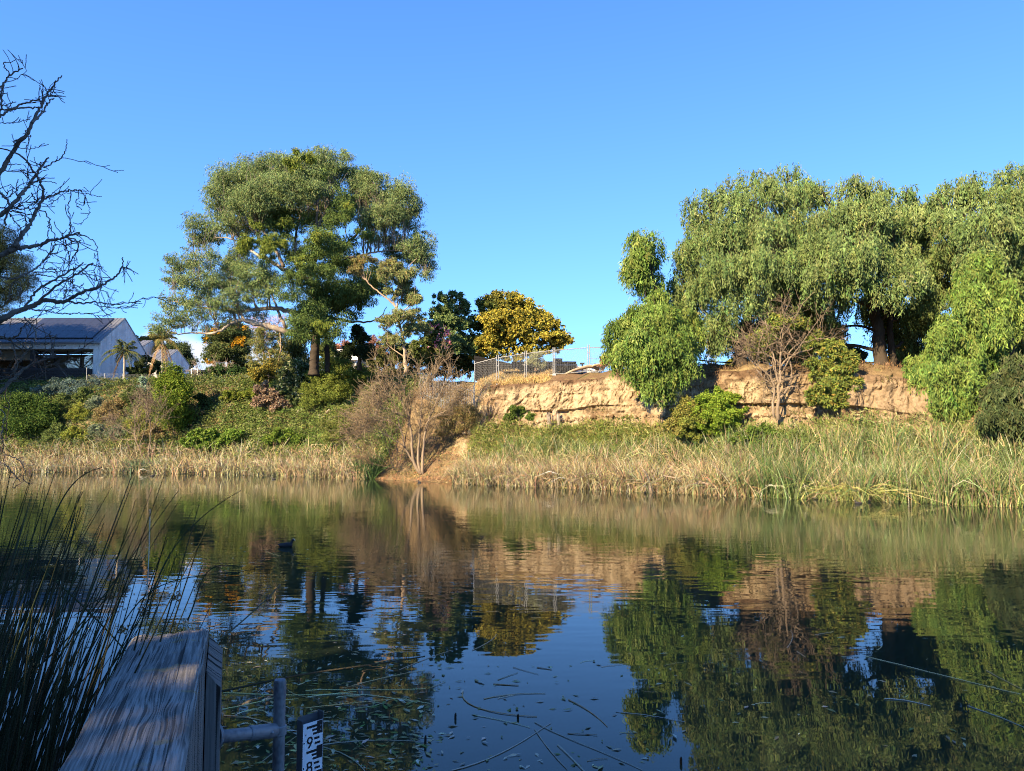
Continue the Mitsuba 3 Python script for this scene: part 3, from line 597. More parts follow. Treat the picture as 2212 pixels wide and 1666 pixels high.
pepper('broad pepper tree second from the left, with a domed weeping crown', 50,
  [(1700, 368, 34, 20, 0), (1640, 385, 44, 22, 0), (1580, 405, 40, 24, 0), (1525, 428, 44, 28, 0), (1500, 465, 34, 36, 0), (1600, 440, 60, 36, -2), (1690, 415, 60, 36, -2), (1740, 410, 30, 34, 1), (1550, 500, 56, 40, -2), (1640, 500, 60, 44, -3), (1720, 490, 50, 44, -2), (1500, 550, 44, 44, 0), (1580, 570, 60, 44, -3), (1670, 570, 60, 44, -4), (1470, 610, 36, 40, 0), (1530, 630, 50, 40, -1), (1610, 640, 50, 36, -3), (1690, 640, 50, 40, -2), (1480, 670, 36, 36, 0), (1560, 690, 40, 30, -1), (1545, 730, 30, 30, -1), (1620, 520, 90, 60, 4), (1560, 600, 70, 40, 4), (1700, 560, 60, 60, 4), (1480, 725, 30, 40, 1), (1655, 690, 50, 44, 1), (1700, 720, 44, 44, 2), (1585, 720, 36, 40, 2), (1640, 750, 40, 36, 3), (1500, 700, 30, 30, 0)],
  [([(1605, 800), (1600, 750), (1615, 690), (1622, 620), (1620, 540)], 0.42, 0.2), ([(1620, 640), (1570, 560), (1540, 480), (1530, 430)], 0.2, 0.05), ([(1620, 610), (1680, 520), (1700, 430), (1700, 372)], 0.2, 0.05), ([(1600, 755), (1560, 710), (1510, 660)], 0.16, 0.05), ([(1618, 680), (1670, 650), (1720, 620)], 0.14, 0.05)], 118000, 32)
pepper('central pepper tree of the right-hand row, rounded top, sky showing below its skirts', 48,
  [(1830, 398, 40, 22, 0), (1780, 415, 40, 26, 0), (1890, 408, 44, 26, 0), (1950, 435, 40, 28, 0), (1800, 460, 54, 40, -2), (1870, 460, 60, 40, -3), (1940, 480, 50, 40, -1), (1770, 530, 50, 44, -2), (1850, 540, 60, 46, -4), (1930, 550, 56, 40, -2), (1780, 600, 54, 40, -3), (1860, 600, 50, 34, -3), (1800, 650, 40, 30, -1), (1955, 600, 50, 36, -4), (1915, 620, 40, 30, -4), (1985, 620, 36, 30, -3), (1750, 640, 36, 40, 1), (1980, 530, 36, 40, 2), (1900, 650, 40, 30, 2), (1850, 500, 90, 60, 4), (1940, 680, 40, 36, 2), (1925, 720, 36, 40, 3), (1760, 700, 40, 44, 2), (1800, 715, 34, 36, 3), (1985, 690, 36, 50, 3), (1990, 755, 30, 36, 4), (1950, 750, 30, 40, 4), (1740, 750, 36, 40, 4), (1870, 660, 26, 30, 3)],
  [([(1905, 806), (1900, 750), (1895, 700), (1880, 640), (1870, 560)], 0.45, 0.24), ([(1926, 804, 0.5), (1928, 760, 0.5), (1922, 700, 0.5), (1940, 620)], 0.28, 0.12), ([(1880, 640), (1830, 560), (1810, 470), (1830, 400)], 0.2, 0.05), ([(1878, 620), (1920, 540), (1900, 430)], 0.18, 0.05), ([(1885, 660), (1830, 640), (1780, 600)], 0.16, 0.05)], 105000, 33)
pepper('right-hand pepper tree with the ragged open top', 46,
  [(2100, 385, 34, 20, 0), (2060, 405, 34, 20, 0), (2160, 385, 30, 20, 0), (2200, 375, 34, 22, 0), (2030, 430, 34, 22, 0), (2090, 430, 40, 26, 0), (2150, 430, 50, 30, -1), (2210, 430, 50, 40, -1), (2250, 410, 50, 40, 0), (2050, 480, 44, 34, -1), (2120, 490, 54, 40, -3), (2190, 500, 54, 40, -2), (2060, 540, 40, 34, 0), (2010, 500, 30, 30, 2), (2120, 550, 50, 36, -3), (2190, 570, 50, 40, -1), (2250, 540, 50, 60, 0), (2260, 640, 50, 60, 1), (2180, 640, 46, 36, 1), (2020, 560, 40, 40, 2), (2030, 620, 36, 40, 2.5), (2005, 680, 30, 40, 3), (2020, 460, 36, 34, 2)],
  [([(2185, 830), (2180, 740), (2170, 640), (2150, 540), (2130, 450)], 0.4, 0.12), ([(2165, 600), (2090, 520), (2070, 430)], 0.17, 0.04), ([(2175, 650), (2220, 520), (2205, 390)], 0.17, 0.04)], 78000, 34)
pepper('bright green weeping pepper tree hanging low over the bank in front of the right-hand tree', 42,
  [(2125, 560, 30, 24, 0), (2100, 600, 36, 28, 0), (2150, 610, 36, 30, 0), (2080, 640, 30, 24, 0), (2120, 660, 46, 34, -1), (2165, 670, 34, 34, 0), (2130, 710, 44, 34, -1), (2060, 700, 28, 28, 0), (2035, 730, 30, 34, -1), (2080, 750, 40, 34, -1), (2130, 760, 36, 30, 0), (2010, 780, 36, 30, 0), (2060, 800, 50, 34, -2), (2105, 815, 44, 34, -1), (2000, 825, 34, 30, 0), (2050, 850, 50, 30, -2), (2100, 860, 36, 28, -1), (2040, 885, 34, 18, -1), (2075, 890, 30, 20, -1), (1975, 790, 20, 30, 1), (2110, 740, 40, 40, 2), (2050, 780, 40, 50, 2)],
  [([(2105, 900), (2100, 830), (2095, 750), (2110, 660), (2120, 590)], 0.24, 0.06), ([(2098, 800), (2050, 740), (2030, 720)], 0.1, 0.03), ([(2100, 840), (2040, 830), (2010, 800)], 0.09, 0.03)], 84000, 35, PEPL, hang=(1.0, 2.6))
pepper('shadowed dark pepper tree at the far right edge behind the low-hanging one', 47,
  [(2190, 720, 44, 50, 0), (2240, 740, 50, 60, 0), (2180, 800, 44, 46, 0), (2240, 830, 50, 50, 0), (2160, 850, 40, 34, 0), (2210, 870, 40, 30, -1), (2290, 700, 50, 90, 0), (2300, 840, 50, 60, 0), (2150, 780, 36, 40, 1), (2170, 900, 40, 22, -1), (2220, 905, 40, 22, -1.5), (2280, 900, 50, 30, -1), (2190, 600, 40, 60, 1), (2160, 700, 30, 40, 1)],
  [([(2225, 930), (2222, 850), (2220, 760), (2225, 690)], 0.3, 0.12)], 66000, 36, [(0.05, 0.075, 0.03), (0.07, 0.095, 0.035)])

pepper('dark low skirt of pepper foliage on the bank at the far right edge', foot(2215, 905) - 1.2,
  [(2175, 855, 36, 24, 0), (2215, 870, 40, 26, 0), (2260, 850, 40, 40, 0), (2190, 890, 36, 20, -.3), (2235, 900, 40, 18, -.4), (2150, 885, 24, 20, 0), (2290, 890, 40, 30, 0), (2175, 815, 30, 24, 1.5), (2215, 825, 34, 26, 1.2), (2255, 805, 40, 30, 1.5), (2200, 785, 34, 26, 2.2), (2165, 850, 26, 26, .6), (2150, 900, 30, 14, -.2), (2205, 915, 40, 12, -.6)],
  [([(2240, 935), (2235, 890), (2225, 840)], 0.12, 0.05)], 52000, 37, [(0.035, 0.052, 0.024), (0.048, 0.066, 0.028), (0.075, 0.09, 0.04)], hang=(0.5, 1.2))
# ------------------------------------------------------------------ shrubs on the bank
def shrub(name, label, cat, lobes, base, n, L, Wd, pal, w=None, d=None, seed=0, stem=0.05, tone='brown', **kw):
    d = foot(*base) if d is None else d
    top = np.mean([l[1] for l in lobes]); cx = np.mean([l[0] for l in lobes])
    limbs = [([base, ((base[0] + cx) / 2, (base[1] * 0.5 + top * 0.5)), (cx, top)], stem, stem * 0.5)]
    for k, l in enumerate(lobes[:4]):
        limbs.append(([(base[0] + 2 * k - 3, base[1]), ((base[0] + l[0]) / 2 + 2, (base[1] + l[1]) / 2), (l[0], l[1])], stem * 0.7, stem * 0.3))
    kw = {**dict(size=0.45, per_m2=1.1, twig_r=0.008, limb_end=0.015, droop=0.1, wild=0.8), **kw}
    return tree(name, label, cat, d, lobes, limbs, n, L, Wd, pal, w, seed=seed, tone=tone, sides=5, **kw)

shrub('bush', 'large dark green bush low on the bank at the far left', 'bush', [(60, 868, 40, 22), (35, 890, 40, 30), (92, 890, 34, 28), (60, 915, 56, 26, -1), (110, 920, 20, 20), (20, 925, 30, 24)], (65, 950), 26000, 0.21, 0.10,
      [(0.035, 0.065, 0.018), (0.055, 0.09, 0.022), (0.10, 0.15, 0.03)], [3, 2, 1], seed=41)
shrub('bush', 'upright conical bright green bush in front of the palms', 'bush', [(373, 808, 20, 20), (362, 832, 26, 22), (386, 838, 26, 24), (352, 866, 22, 22), (378, 868, 34, 26, -.6), (362, 896, 28, 22), (392, 896, 24, 22), (378, 915, 26, 16)], (376, 945), 30000, 0.19, 0.095,
      [(0.065, 0.11, 0.018), (0.10, 0.15, 0.022), (0.15, 0.19, 0.03)], seed=42)
shrub('ground_cover', 'mounded blue-grey groundcover below the dark terrace of the house', 'shrub', [(115, 842, 30, 10), (150, 836, 40, 12), (195, 832, 38, 11), (235, 838, 28, 10), (80, 846, 26, 10), (170, 846, 50, 10, -1)], (160, 850), 16000, 0.16, 0.07,
      [(0.085, 0.125, 0.115), (0.12, 0.165, 0.14), (0.06, 0.095, 0.085)], d=84, seed=43)
shrub('acacia_bush', 'large feathery olive-green bush at the foot of the huge gum trunk', 'bush', [(728, 790, 36, 18), (760, 800, 34, 18), (695, 812, 34, 22), (735, 822, 40, 22, -.6), (785, 812, 22, 18), (675, 842, 24, 20), (710, 850, 34, 20, -.6), (670, 865, 22, 16), (750, 845, 26, 20)], (715, 880), 52000, 0.15, 0.05,
      [(0.085, 0.115, 0.028), (0.125, 0.16, 0.035), (0.16, 0.19, 0.045)], seed=44)
shrub('acacia_bush', 'smaller feathery bush lower on the slope left of the bare multi-stemmed tree', 'bush', [(745, 890, 28, 18), (765, 912, 28, 24), (735, 918, 32, 22, -.5), (705, 925, 22, 18), (750, 940, 30, 20), (720, 948, 22, 14)], (745, 972), 26000, 0.14, 0.05,
      [(0.085, 0.11, 0.028), (0.12, 0.15, 0.035), (0.16, 0.16, 0.06)], seed=45)
shrub('ivy_mass', 'mass of broad-leaved ivy with pale leaves tumbling down beside the feathery bush', 'climber', [(648, 792, 24, 18), (620, 806, 24, 14), (660, 815, 22, 16), (640, 828, 26, 16), (615, 842, 26, 14), (650, 850, 24, 14), (600, 858, 20, 10), (628, 866, 22, 12)], (636, 880), 15000, 0.22, 0.17,
      [(0.055, 0.085, 0.035), (0.09, 0.115, 0.05), (0.34, 0.36, 0.25), (0.04, 0.06, 0.028)], [3, 2, 1.2, 2], seed=46)
shrub('dead_ivy', 'withered pink-brown leaves on the bank edge left of the ivy', 'dry plant', [(570, 842, 22, 12), (588, 862, 24, 16), (560, 868, 18, 14), (605, 878, 22, 14)], (585, 895), 9000, 0.2, 0.13, [(0.22, 0.155, 0.11), (0.27, 0.205, 0.155), (0.16, 0.11, 0.075)], seed=47)
shrub('lime_shrub', 'two-lobed clipped lime-green shrub beside the pale bare fruit tree', 'shrub', [(466, 831, 12, 8), (484, 831, 13, 8), (475, 834, 14, 6)], (475, 841), 6000, 0.14, 0.06, [(0.17, 0.20, 0.02), (0.22, 0.24, 0.03)], d=85.5, seed=48)
shrub('grey_shrub', 'round silvery grey shrub by the garden wire fence', 'shrub', [(532, 822, 12, 10), (542, 818, 12, 10), (536, 830, 14, 8)], (537, 840), 6000, 0.13, 0.05, [(0.30, 0.29, 0.23), (0.38, 0.36, 0.29)], d=84.5, seed=49)
shrub('rosemary_shrub', 'small upright green shrub next to the silvery grey one', 'shrub', [(553, 814, 8, 10), (562, 818, 9, 12), (556, 828, 12, 8)], (557, 838), 5000, 0.16, 0.04, [(0.07, 0.11, 0.045), (0.10, 0.14, 0.06)], d=83.6, seed=50, up=0.8)
for k, (lb, bs, lab) in enumerate([([(505, 852, 22, 10), (492, 860, 18, 8)], (505, 868), 'left green cushion plant on the bank edge under the garden'), ([(543, 852, 22, 11), (556, 862, 18, 10)], (545, 870), 'bright green cushion plant on the bank edge left of the withered ivy'),
                                  ([(432, 862, 16, 9), (445, 872, 22, 10)], (440, 882), 'dark low shrub on the bank edge right of the conical bush')]):
    shrub('cushion_plant', lab, 'shrub', lb, bs, 5000, 0.16, 0.07, [(0.10, 0.14, 0.025), (0.16, 0.18, 0.035)] if k < 2 else [(0.05, 0.075, 0.03), (0.08, 0.10, 0.03)], seed=51 + k)
shrub('bramble', 'bright green bramble patch low on the left slope', 'bramble', [(440, 940, 36, 14), (480, 950, 36, 14), (415, 955, 26, 12), (500, 940, 24, 14), (455, 965, 40, 10)], (455, 978), 16000, 0.19, 0.13, [(0.08, 0.14, 0.025), (0.12, 0.19, 0.03), (0.16, 0.22, 0.05)], seed=55)
shrub('bramble', 'smaller bramble patch to the right of the bright green one', 'bramble', [(610, 942, 30, 12), (640, 948, 26, 12), (585, 950, 22, 10)], (612, 968), 10000, 0.19, 0.12, [(0.08, 0.13, 0.025), (0.12, 0.17, 0.03)], seed=56)
shrub('bush', 'rounded two-toned bush under the cliff, bright green right side, olive left', 'bush', [(1545, 862, 40, 20), (1578, 885, 32, 28), (1520, 880, 40, 24, -.4), (1480, 888, 30, 28), (1548, 910, 48, 28, -.6), (1465, 915, 24, 24), (1500, 925, 40, 24, -.6), (1570, 925, 30, 18)], (1525, 962), 60000, 0.13, 0.065,
      [(0.085, 0.14, 0.02), (0.125, 0.19, 0.027), (0.17, 0.235, 0.034)], seed=57, lobe_tint={3: (1.25, .85, 1.6), 5: (1.25, .8, 1.7), 6: (1.1, .85, 1.4)})
shrub('low_bush', 'low dark green bush right of the rounded two-toned bush', 'bush', [(1640, 930, 30, 16), (1610, 948, 30, 14), (1665, 945, 30, 16), (1640, 958, 40, 10)], (1640, 972), 20000, 0.13, 0.07, [(0.06, 0.10, 0.022), (0.09, 0.14, 0.028)], seed=58)
shrub('low_bush', 'low grey-green bush in the reeds below the dead cliff tree', 'bush', [(1715, 945, 34, 12), (1750, 955, 34, 12), (1690, 965, 30, 10), (1780, 950, 24, 12)], (1725, 978), 17000, 0.13, 0.06, [(0.09, 0.13, 0.04), (0.13, 0.16, 0.05)], seed=59)
shrub('low_bush', 'small green bush at the foot of the cliff left of the broken timber posts', 'bush', [(1120, 890, 22, 12), (1105, 902, 22, 10), (1145, 900, 18, 12)], (1122, 915), 13000, 0.12, 0.07, [(0.055, 0.095, 0.025), (0.09, 0.13, 0.03)], seed=60)
gb = shrub('gum_bush', 'leafy gum bush with large yellow-green leaves hanging over the cliff right of the dead tree', 'bush', [(1795, 765, 26, 22), (1770, 800, 26, 20), (1815, 805, 34, 24, -.5), (1785, 838, 34, 18, -.8), (1830, 838, 26, 20, -.6), (1765, 858, 24, 14, -.8), (1805, 865, 34, 16, -1), (1830, 780, 20, 20), (1760, 740, 22, 18, 1), (1725, 700, 30, 14, 1), (1680, 696, 26, 12, 1), (1640, 745, 24, 30, 1.4)], (1800, 812), 42000, 0.25, 0.095,
      [(0.11, 0.145, 0.035), (0.16, 0.18, 0.04), (0.075, 0.105, 0.032), (0.25, 0.20, 0.05)], [3, 2, 2, 0.6], d=43.6, seed=61, droop=0.8, size=0.4)
shrub('wattle_shrub', 'pale grey-green shrub standing behind the mesh fence panels', 'shrub', [(1160, 768, 14, 12), (1148, 782, 14, 12), (1168, 786, 14, 12)], (1157, 802), 7000, 0.13, 0.04, [(0.20, 0.22, 0.11), (0.26, 0.27, 0.15)], d=61.5, seed=62, up=0.4)
shrub('brown_scrub', 'brown half-dead scrub on the slope right of the bare multi-stemmed tree', 'bush', [(1000, 895, 34, 20), (1030, 905, 30, 16), (970, 905, 26, 18), (1045, 925, 28, 14), (1005, 925, 36, 14), (985, 880, 20, 14), (955, 930, 26, 14)], (1008, 945), 15000, 0.14, 0.045, [(0.17, 0.13, 0.06), (0.13, 0.13, 0.05), (0.22, 0.17, 0.085)], seed=63, tone='brown', per_m2=1.8)
shrub('dry_brush', 'dry grey-brown brush among the reeds under the two-toned bush', 'dry plant', [(1600, 985, 26, 12), (1570, 975, 24, 10), (1625, 980, 20, 10)], (1598, 998), 5000, 0.14, 0.03, [(0.22, 0.17, 0.12), (0.30, 0.24, 0.17)], seed=64, per_m2=2)
shrub('leafy_weed', 'tall pale blue-green weed before the left wire fence', 'plant', [(308, 822, 6, 10), (300, 840, 10, 8), (318, 842, 10, 8)], (308, 852), 2600, 0.2, 0.1, [(0.16, 0.24, 0.18), (0.22, 0.30, 0.22)], d=82, seed=65)

# scrubby plants scattered on the left slope (each its own small bush)
rng = R(70)
GRP = 'straggly shrubs on the left slope'
spots = [(140, 880), (175, 905), (205, 885), (235, 905), (120, 950), (165, 950), (210, 945), (260, 880), (290, 870), (330, 905), (250, 945), (330, 950), (185, 865), (300, 925), (-20, 900), (420, 905)]
for k, (x, y) in enumerate(spots):
    s = rng.uniform(1.1, 1.8)
    pal = [[(0.07, 0.10, 0.035), (0.10, 0.13, 0.04)], [(0.14, 0.17, 0.035), (0.20, 0.21, 0.04)], [(0.11, 0.14, 0.09), (0.15, 0.18, 0.11)], [(0.22, 0.17, 0.08), (0.17, 0.14, 0.07)]][k % 4]
    where = ['right of the large dark bush, upper', 'mid slope, grey-green stems', 'under the shorter palm, first', 'under the shorter palm, second', 'at the foot of the large dark bush', 'low on the slope, third from the left', 'low, left of the small grey tree', 'below the wire fence, upper', 'below the wire fence, right', 'left of the conical bush', 'behind the small grey tree, left', 'behind the small grey tree, right', 'between dark bush and wire fence', 'under the tall weed', 'at the extreme left edge', 'right of the conical bush foot'][k]
    what = ['dark green', 'yellow-green', 'blue-green', 'brown'][k % 4]
    shrub('scrub_plant', f'small {what} shrub on the left slope, {where}', 'shrub', [(x - 8 * s, y - 8, 12 * s, 9 * s), (x + 10 * s, y - 6, 12 * s, 8 * s), (x, y - 14 * s, 10 * s, 8 * s)], (x, y + 4), 5200, 0.18, 0.08, pal, seed=71 + k, stem=0.03, group='straggly shrubs on the left slope')

# ------------------------------------------------------------------ ground vegetation (uncountable)
SKYX = [-420, 400, 800, 985, 1100, 1160, 1230, 1270, 1450, 1650, 1900, 2000, 2212, 2700]
SKYY = [800, 800, 800, 935, 915, 932, 932, 920, 930, 930, 908, 920, 928, 930]
def low(q):   # herbs do not rise over the foot of the cliff
    return q[:, 1] < np.interp(q[:, 0], SKYX, SKYY)

def cover(name, label, s0, s1, t0, t1, n, L, Wd, pal, w=None, h=(0.05, 0.7), seed=0, droop=0.4, lean=(-0.2, 0, 0), patch=0.0, kill=None, wild=0.55):
    rng = R(seed)
    m = n // 10
    s, t = rng.uniform(s0, s1, m), rng.uniform(t0, t1, m)
    b = bank(s, t)
    if patch:
        keep = meshkit.fbm(b * [0.5, 0.5, 0] + seed, 3, seed) > patch
        b = b[keep]
    if kill is not None:
        b = b[~kill(pix(b))]
    m = len(b)
    hh = rng.uniform(*h, m) * (0.5 + meshkit.fbm(b * [0.7, 0.7, 0], 2, seed + 1))
    c = np.repeat(b, 10, 0); k = len(c)
    p = c + rng.normal(0, 0.16, (k, 3)) * [1, 1, 0.3] + np.stack([0 * c[:, 0], 0 * c[:, 0], np.repeat(hh, 10) * rng.random(k)], -1)
    A = rng.normal(0, wild, (k, 3)) + np.array(lean) + [0, 0, 0.5 - droop]
    N = rng.normal(0, 0.7, (k, 3)) + [0, -0.4, 0.5]
    col = np.repeat(pick(rng, pal, m, w, 0.2), 10, 0) * np.exp(rng.normal(0, 0.15, (k, 1)))
    kk = rng.uniform(0.6, 1.3, k)
    v, f, cc_ = leaves(p, A, N, L * kk, Wd * kk, col)
    return obj(name, (v, f), 'mat_leaf', None, cc_, kind='stuff', label=label, cat='undergrowth')

HERB = [(0.10, 0.145, 0.04), (0.14, 0.185, 0.05), (0.20, 0.225, 0.085), (0.065, 0.10, 0.03), (0.27, 0.27, 0.15)]
cover('undergrowth', 'rank yellow-green weeds covering the slope between bramble and bushes', 400, 810, 2.2, 16, 130000, 0.25, 0.085, HERB, [3, 3, 1.6, 2, .6], h=(0.1, 0.9), seed=101, droop=0.9, lean=(-0.35, -0.2, 0))
cover('undergrowth', 'mixed low scrub and weeds on the far left slope', -750, 400, 2.2, 16.5, 200000, 0.24, 0.09, [(0.09, 0.125, 0.04), (0.13, 0.165, 0.05), (0.11, 0.15, 0.085), (0.20, 0.17, 0.10), (0.17, 0.19, 0.05), (0.06, 0.085, 0.03)], [3, 3, 1.5, 1, 1.5, 2], h=(0.1, 1.0), seed=102, patch=0.15)
cover('undergrowth', 'green weeds and reeds on the bank below the cliff', 985, 1560, 1.8, 6.1, 62000, 0.3, 0.05, [(0.12, 0.155, 0.04), (0.17, 0.20, 0.05), (0.30, 0.27, 0.12), (0.09, 0.12, 0.035)], None, h=(0.1, 0.8), seed=103, droop=0.1, kill=low)
cover('undergrowth', 'green weedy growth on the right bank below the cliff', 1560, 2700, 1.6, 5.6, 60000, 0.3, 0.05, [(0.13, 0.175, 0.05), (0.19, 0.23, 0.075), (0.30, 0.29, 0.14), (0.09, 0.13, 0.04)], None, h=(0.1, 0.7), seed=104, droop=-0.1, kill=low)
cover('undergrowth', 'sparse dry growth on the earth around the bare tree', 780, 1010, 1.0, 9.5, 12000, 0.17, 0.04, [(0.22, 0.17, 0.09), (0.13, 0.14, 0.05), (0.32, 0.25, 0.13)], None, h=(0.02, 0.25), seed=105, patch=0.45, droop=0.2)
cover('fallen_leaves', 'reddish fallen leaves and litter on the bare earth by the water', 800, 1010, -0.1, 4, 5000, 0.11, 0.06, [(0.34, 0.19, 0.10), (0.42, 0.28, 0.15), (0.25, 0.15, 0.09)], None, h=(0.01, 0.05), seed=106, droop=0.5)
cover('garden_grass', 'mown grass and litter of the garden above the left bank', -420, 900, 16, 45, 40000, 0.13, 0.035, [(0.12, 0.15, 0.05), (0.24, 0.20, 0.10), (0.30, 0.22, 0.13)], None, h=(0.02, 0.12), seed=107, droop=-0.4)
cover('dry_grass', 'straw-coloured grass along the top edge of the cliff', 955, 1130, 7.6, 10.5, 14000, 0.3, 0.03, [(0.46, 0.34, 0.15), (0.36, 0.25, 0.11), (0.52, 0.40, 0.19)], None, h=(0.02, 0.2), seed=108, droop=-0.7, patch=0.40)
cover('dry_grass', 'thin dry grass and litter under the pepper trees', 1290, 2500, 7.2, 16, 22000, 0.2, 0.03, [(0.28, 0.18, 0.10), (0.2, 0.14, 0.08)], None, h=(0.02, 0.12), seed=109, droop=-0.3, patch=0.45)
cover('weeds', 'olive weeds on the scree at the foot of the cliff', 1230, 1960, 5.2, 6.6, 9000, 0.14, 0.04, [(0.15, 0.14, 0.06), (0.22, 0.17, 0.09), (0.10, 0.12, 0.04)], None, h=(0.02, 0.25), seed=110, patch=0.52, droop=0.1)

# ------------------------------------------------------------------ reeds along the waterline
def reeds(name, label, s0, s1, t0, t1, n, h, Wd, pal, w=None, lean=0.35, bent=0.3, seed=0, patch=None, hn=0.6):
    rng = R(seed)
    s, t = rng.uniform(s0, s1, n), t0 + (t1 - t0) * rng.random(n) ** 1.1
    b = bank(s, t)
    b[:, 2] = np.maximum(b[:, 2], -0.05)
    nz = meshkit.fbm(np.stack([s * 0.03, t * 0.8, s * 0], -1), 3, seed)
    if patch is not None:
        k = nz > patch
        s, t, b, nz = s[k], t[k], b[k], nz[k]
    n = len(b)
    hh = rng.uniform(*h, n) * (1 - hn / 2 + hn * nz)
    ang = rng.normal(0, 1, (n, 2)) * lean
    front = np.clip(1 - (t - t0) / 1.2, 0, 1)
    g = lambda a: np.interp(s, STA, a)
    ln = np.stack([ang[:, 0] - g(NX) * front * 0.25, ang[:, 1] - g(NY) * front * 0.25, 0 * nz], -1)
    fall = (rng.random(n) < bent)
    top = np.where(fall, rng.uniform(-0.1, 0.45, n), rng.uniform(0.85, 1.0, n))
    mid = b + ln * hh[:, None] * 0.3 + np.stack([0 * hh, 0 * hh, hh * np.where(fall, rng.uniform(0.7, 1.1, n), 0.55)], -1)
    tip = b + ln * (hh * np.where(fall, 1.6, 1.0))[:, None] + np.stack([0 * hh, 0 * hh, hh * top], -1)
    tip[:, 2] = np.maximum(tip[:, 2], 0.01)
    kp = ~low(pix(b * .25 + tip * .75))
    b, mid, tip, s, t, nz = b[kp], mid[kp], tip[kp], s[kp], t[kp], nz[kp]; n = len(b)
    cw = np.ones(len(pal)) if w is None else np.asarray(w, float)
    col = pick(rng, pal, n, cw, 0.34)
    col = col * (0.8 + 0.4 * meshkit.fbm(np.stack([s * 0.08, t, s * 0], -1), 2, seed + 3))[:, None]
    v, f, c = ribbons(b, (mid, tip), Wd * rng.uniform(0.6, 1.3, n), col)
    return obj(name, (v, f), 'mat_leaf', None, c, kind='stuff', label=label, cat='reeds')

STRAW = [(0.40, 0.335, 0.205), (0.31, 0.25, 0.145), (0.43, 0.37, 0.24), (0.19, 0.14, 0.08), (0.16, 0.18, 0.075)]
GREEN = [(0.12, 0.17, 0.065), (0.165, 0.22, 0.088), (0.08, 0.12, 0.045), (0.42, 0.37, 0.22), (0.30, 0.255, 0.145)]
reeds('reed_bed', 'band of dry straw-coloured reeds along the far left shore', -750, 800, -0.9, 3.2, 17500, (0.8, 1.75), 0.065, STRAW, [3, 2.2, 2, 1.4, 1], seed=121, bent=0.4)
reeds('reed_bed', 'dry straw-coloured reeds under the cliff, right of the bare tree', 985, 1620, -0.9, 2.4, 13000, (1.0, 1.9), 0.052, STRAW, [3, 2.5, 1.6, 1.6, 1.0], seed=122, bent=0.35)
reeds('reed_bed', 'tall green and yellow reeds along the right shore', 1560, 2700, -0.9, 3.4, 17000, (1.2, 2.2), 0.048, GREEN, [2.4, 2, 1.4, 1.8, 1.2], seed=123, bent=0.25, lean=0.28)
reeds('reed_bed', 'upright green reeds behind the dry ones under the cliff', 1060, 1660, 1.8, 3.6, 4500, (0.9, 1.6), 0.05, GREEN, [2.5, 2, 1.6, 1.6, .8], seed=124, bent=0.15)
reeds('reed_bed', 'grey-green grass on the far right slope above the reeds', 1650, 2700, 3.0, 6.2, 10000, (0.4, 0.9), 0.042, [(0.17, 0.20, 0.09), (0.24, 0.25, 0.12), (0.36, 0.31, 0.16), (0.12, 0.16, 0.06)], seed=125, bent=0.25)
reeds('flag_iris', 'clump of dark green flag leaves left of the bare tree', 772, 812, -0.6, 1.4, 520, (1.2, 2.0), 0.05, [(0.07, 0.13, 0.05), (0.11, 0.17, 0.06)], seed=126, bent=0.1)
reeds('flag_iris', 'clump of green flag leaves by the small bare tree on the left', 268, 330, -0.6, 1.2, 620, (0.9, 1.5), 0.05, [(0.09, 0.16, 0.08), (0.15, 0.20, 0.10)], seed=127, bent=0.25, lean=0.5)
reeds('flag_iris', 'dark green upright clump in the reeds right of centre', 1655, 1720, -0.7, 1.6, 900, (1.4, 2.1), 0.036, [(0.06, 0.11, 0.04), (0.09, 0.15, 0.05)], seed=128, bent=0.1, lean=0.25)
reeds('bent_reeds', 'sheaf of yellow-green reeds bent flat over the water on the right', 1790, 1900, -0.9, 0.4, 420, (1.0, 1.6), 0.034, [(0.36, 0.36, 0.12), (0.46, 0.42, 0.17), (0.2, 0.25, 0.08)], seed=129, bent=1.0, lean=0.6)

# ------------------------------------------------------------------ leafless trees
def offshoots(rng, pol, rad, per, length, spread=0.8, up=0.3, k=6, rr=0.5, rmin=0.004, curl=0.4, start=0.25, wig=0.05, dirbias=(0, 0, 0)):
    """children of the polylines pol (n, k, 3)"""
    n = len(pol)
    m = rng.poisson(per, n) if np.ndim(per) == 0 else per
    i = np.repeat(np.arange(n), m)
    kk = pol.shape[1]
    u = (start + (1 - start) * rng.random(len(i))) * (kk - 1.001)
    a = u.astype(int); fr_ = (u - a)[:, None]
    p0 = pol[i, a] * (1 - fr_) + pol[i, a + 1] * fr_
    t = unit(pol[i, a + 1] - pol[i, a])
    r0 = rad[i, a] * rr
    d = unit(t + unit(np.cross(t, rng.normal(0, 1, t.shape))) * spread * rng.uniform(0.5, 1.4, (len(i), 1)) + [0, 0, up] + np.array(dirbias))
    par = np.linalg.norm(pol[i, -1] - pol[i, 0], axis=1)
    ln = (length[0] + (length[1] - length[0]) * rng.random(len(i)))
    ln = np.minimum(ln, par * 0.9 + 0.1)
    s = np.linspace(0, 1, k)[None, :, None]
    bend = rng.normal(0, curl, d.shape) + np.array([0, 0, up * 0.5])
    p = p0[:, None] + d[:, None] * s * ln[:, None, None] + bend[:, None] * s ** 2 * ln[:, None, None] * 0.5
    p[:, 1:] += rng.normal(0, wig, p[:, 1:].shape) * ln[:, None, None] * 0.35
    r = np.maximum(r0[:, None] * (1 - 0.75 * s[..., 0]), rmin)
    return p, r

